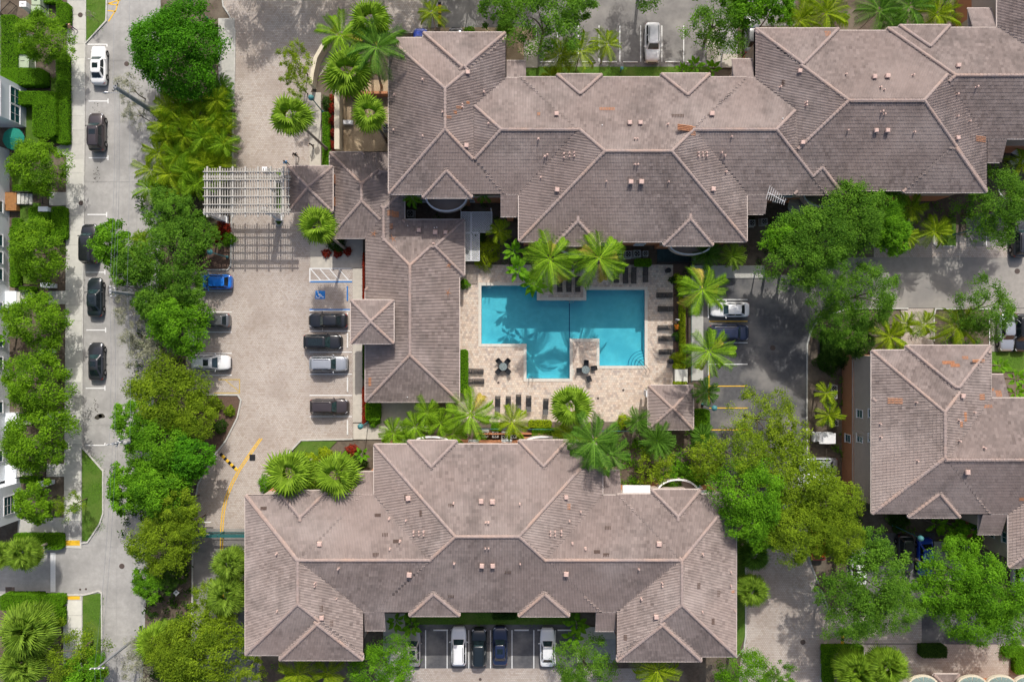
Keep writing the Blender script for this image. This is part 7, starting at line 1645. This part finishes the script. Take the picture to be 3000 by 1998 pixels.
# curved balcony parapets and terraces on the long and south buildings
def balcony(cx, cy, wpx, dpx, z, side, parent, m='wall_beige'):
    x, y = W(cx, cy, z); hw = wpx*GS*.45; d = dpx*GS; s = -1 if side == 's' else 1
    arc_ = [(x+hw*math.cos(R(t)), y+s*d*math.sin(R(t))) for t in range(0, 181, 12)]
    b = MB().prism(arc_, z-.25, z).build('balcony', m, parent); MB().strip(arc_, .12, z+.003, z+1.0).build('parapet', m, b); MB().strip(arc_, .18, z+1.0, z+1.06).build('coping', 'trim_white', b)
balcony(1310, 580, 128, 42, 3.0, 's', nb); balcony(2016, 722, 125, 26, 3.0, 's', nb); balcony(1690, 722, 120, 26, 3.0, 's', nb); balcony(2400, 575, 120, 34, 3.0, 's', nb)
balcony(887, 1440, 125, 26, 3.0, 'n', sb); balcony(1980, 1435, 125, 34, 3.0, 'n', sb); balcony(1266, 1295, 125, 18, 3.0, 'n', sb); balcony(1591, 1295, 125, 18, 3.0, 'n', sb); balcony(2960, 560, 110, 34, 3.0, 's', nb)
MB().box(*W(1824, 1449, 6.3), 6.1, *W(1905, 1422, 6.3), 6.3).build('awning', 'trim_white', sb)
# teal-boarded terrace behind the pool
ter = thing('terrace', 'dark blue-green boarded terrace with fence behind the pool', 'terrace', (*W(1973, 740), 0)); x0, y0 = W(1925, 770); x1, y1 = W(2025, 728); q = W(1973, 740)
mat('boards_teal', (.05, .1, .11), .7, .2, 4)
k = 22
for i in range(k): MB().box(x0-q[0]+(x1-x0)*i/k+.008, y0-q[1], 0, x0-q[0]+(x1-x0)*(i+1)/k-.008, y1-q[1], .12).build('deck_board', 'boards_teal', ter)
MB().box(x0-q[0]-.05, y0-q[1]-.1, 0, x1-q[0]+.05, y0-q[1], 1.1).build('fence_panel', 'iron_black', ter); MB().box(x1-q[0], y0-q[1], 0, x1-q[0]+.25, y1-q[1], 1.2).build('side_wall', 'ac_metal', ter)

# ================================================================ POOL FURNITURE
def lounger_proto():
    o = put('sun_lounger', None)
    f = MB(); f.box(-.32, -.95, .28, -.27, .45, .33).box(.27, -.95, .28, .32, .45, .33).box(-.27, -.95, .285, .27, -.9, .325).box(-.27, .4, .285, .27, .45, .325); f.build('frame', 'lounger_black', o)
    s = MB()
    for i in range(14): y = -.88+i*.09; s.box(-.27, y, .32, .27, y+.065, .34)
    stuff(s.build('seat_slats', 'lounger_black', o)); b = MB()
    for i in range(8): t = i*.085; y = .42+t*.88; z_ = .34+t*.48; b.add([(-.3, y, z_), (.3, y, z_), (.3, y+.058, z_+.032), (-.3, y+.058, z_+.032)], [(0, 1, 2, 3)])
    for sx in (-.3, .3): b.tube([(sx, .42, .33), (sx, 1.03, .66)], .022, 5)
    b.build('backrest', 'lounger_black', o)
    for sx in (-.29, .29):
        for sy in (-.75, .3): MB().tube([(sx, sy, 0), (sx, sy, .3)], .022, 5).build('leg', 'lounger_black', o)
    return o
lp = lounger_proto(); lst = [(1640, 832, 180, 'left of three under the left coconut palm'), (1667, 832, 180, 'middle of three under the left coconut palm'), (1693, 832, 180, 'right of three under the left coconut palm'), (1806, 806, 0, 'first of four under the right coconut palm'), (1833, 808, 0, 'second of four under the right coconut palm'), (1857, 808, 0, 'third of four under the right coconut palm'), (1891.5, 804, 0, 'rightmost of four, clear of the right coconut palm'),
  (1946, 865, -90, 'topmost of the column right of the pool'), (1950, 905, -90, 'second of the column right of the pool'), (1950, 960, -90, 'third of the column right of the pool'), (1952, 992, -90, 'fourth of the column right of the pool'), (1953, 1031, -90, 'lowest of the column right of the pool'),
  (1458, 1183, 0, 'first from the left in the row below the pool'), (1489, 1183, 0, 'second from the left in the row below the pool'), (1519.5, 1178, 0, 'third from the left in the row below the pool'), (1549, 1182, 0, 'fourth from the left in the row below the pool'), (1599, 1190, 0, 'rightmost and apart in the row below the pool'), (1394, 1088, 90, 'upper of two beside the clubhouse hedge'), (1396, 1117.5, 90, 'lower of two beside the clubhouse hedge')]
for i, (x, y, a, lab) in enumerate(lst):
    o = lp if i == 0 else copy_tree(lp); o.location = (*W(x, y, .4), .002); o.rotation_euler = (0, 0, R(a+180 if y > 1150 else a)+random.uniform(-.04, .04)); tag(o, 'black slatted sun lounger, '+lab, 'sun lounger', 'sun loungers on the pool deck')
def tableset(px, py, angs, lab):
    x, y = W(px, py, .7); o = thing('patio_table', f'round glass patio table {lab}', 'table', (x, y, 0), 0, 'patio tables')
    MB().lathe((0, 0, .7), [(.5, 0), (.5, .02), (0, .02)], 20).build('glass_top', 'table_glass', o); MB().lathe((0, 0, .69), [(.53, 0), (.53, .035), (.49, .035), (.49, 0)], 20).build('rim', 'lounger_black', o)
    for i in range(4): a = R(45+90*i); MB().tube([(.4*math.cos(a), .4*math.sin(a), 0), (.25*math.cos(a), .25*math.sin(a), .4), (.4*math.cos(a), .4*math.sin(a), .69)], .02, 5).build('leg', 'lounger_black', o)
    for i, (a, rr) in enumerate(angs):
        d = R(a); c = thing('patio_chair', f'black patio chair {lab}, '+['first', 'second', 'third', 'fourth'][i]+' clockwise from the top', 'chair', (x+rr*math.cos(d), y+rr*math.sin(d), 0), d+math.pi/2, 'patio chairs')
        MB().box(-.27, -.27, .42, .27, .27, .46).build('seat', 'lounger_black', c); b = MB()
        for k in range(6): b.box(-.27, -.3-.03*k, .5+.075*k, .27, -.27-.03*k, .56+.075*k)
        b.build('backrest', 'lounger_black', c)
        for s in (-.28, .28):
            MB().tube([(s, -.35, .62), (s, .0, .66), (s, .28, .62)], .025, 5).build('armrest', 'lounger_black', c)
            for yy in (-.25, .25): MB().tube([(s*.95, yy, 0), (s*.95, yy, .5)], .018, 5).build('leg', 'lounger_black', c)
mt = bpy.data.materials.new('table_glass'); MATS['table_glass'] = mt; n_, l_, p_ = nodes(mt); p_.inputs['Base Color'].default_value = (.25, .3, .3, 1); p_.inputs['Roughness'].default_value = .08; p_.inputs['Alpha'].default_value = .55
tableset(1474, 1074, ((50, .75), (-45, .75), (-135, .75), (130, .75)), 'left of the lower pool arm'); tableset(1716, 1083, ((85, .75), (10, .95), (-70, 1.1), (185, .72)), 'between the two lower pool arms')
def bin_(px, py, lab): o = thing('waste_bin', lab, 'bin', (*W(px, py, .9), 0), 0, 'round bins'); MB().lathe((0, 0, 0), [(.27, 0), (.3, .85), (.32, .86), (.32, .9), (.24, .92)], 14).build('drum', 'iron_black', o); MB().lathe((0, 0, .92), [(.24, 0), (.2, .06), (.1, .08), (.0, .08)], 14).build('lid', 'lounger_black', o)
bin_(1966, 1059, 'round black bin below the lounger column right of the pool'); bin_(1959, 792, 'round black bin in the upper right corner of the pool deck')
def ladder(px, py, rz, lab, r=.45):
    o = thing('pool_ladder', lab, 'pool ladder', (*W(px, py), .05), R(rz), 'pool ladders and rails')
    for s in (-.24, .24): MB().tube([(s, -.45, 0), (s, -.42, .7), (s, -.1, .85), (s, .18, .6), (s, .2, -1.0)], .025, 6).build('rail', 'steel', o)
    for z_ in (-.9, -.6, -.35): MB().box(-.22, .16, z_, .22, .26, z_+.03).build('rung', 'steel', o)
ladder(1674, 881, 180, 'steel ladder at the pool notch between the two palms'); ladder(1555, 1109, 0, 'steel ladder at the bottom of the left lower pool arm'); ladder(1432, 838, 180, 'steel rail at the upper left pool corner')
hr = thing('pool_handrail', 'curved steel handrail over the corner steps', 'handrail', (*W(1880, 1068), .02))
for s in (-.35, .1): MB().tube([(s+.9, -.9, 0), (s+.75, -.7, .8), (s-.1, .35, .75), (s-.3, .6, -.4)], .028, 6).build('rail', 'iron_black', hr)
sh = thing('outdoor_shower', 'grey outdoor shower post beside the pool bed', 'shower', (*W(1978, 940), 0)); MB().tube([(0, 0, 0), (0, 0, 2.1), (-.05, .05, 2.25), (-.35, .1, 2.2)], .04, 8).build('pipe', 'steel', sh); MB().lathe((-.38, .1, 2.08), [(.12, 0), (.1, .04), (.03, .1)], 10).build('head', 'steel', sh)
lr_ = thing('rescue_pole', 'white rescue pole with ring lying between the pool palms', 'rescue pole', (*W(1695, 796), 1.0)); MB().tube([(-1.6, -.1, 0), (.5, .02, 0)], .022, 6).build('pole', 'paint_white', lr_)
rg = MB(); rg.tube([(.68+.17*math.cos(R(t)), .05+.17*math.sin(R(t)), 0) for t in range(0, 361, 24)], .03, 6); rg.build('ring', 'trim_white', lr_); MB().box(-1.5, -.12, -1.0, -1.42, -.06, 0).box(.3, 0, -1.0, .38, .06, 0).build('stand', 'iron_black', lr_)
# depth marks set in the deck beside the coping; their characters are too small to read, so only worn strokes
for px, py, rz, lab in ((1454, 828, 0, 'depth mark at the upper left pool edge'), (1595, 869, 0, 'depth mark at the pool notch'), (1898, 862, -90, 'depth mark at the upper right pool edge'), (1727, 840, 0, 'depth mark right of the pool notch'), (1679, 1090, 90, 'depth mark beside the lower pool arm')):
    b = tag(MB().box(-.42, -.11, 0, .42, .11, .006).build('depth_mark', 'coping', None, (*W(px, py), .004)), 'small pale '+lab, 'depth mark', 'pool depth marks'); b.rotation_euler = (0, 0, R(rz))
    for k in range(5): MB().box(-.36+.15*k, -.06, .007, -.3+.15*k+.02*(k % 2), .06, .01).build('stroke', 'ac_metal', b)
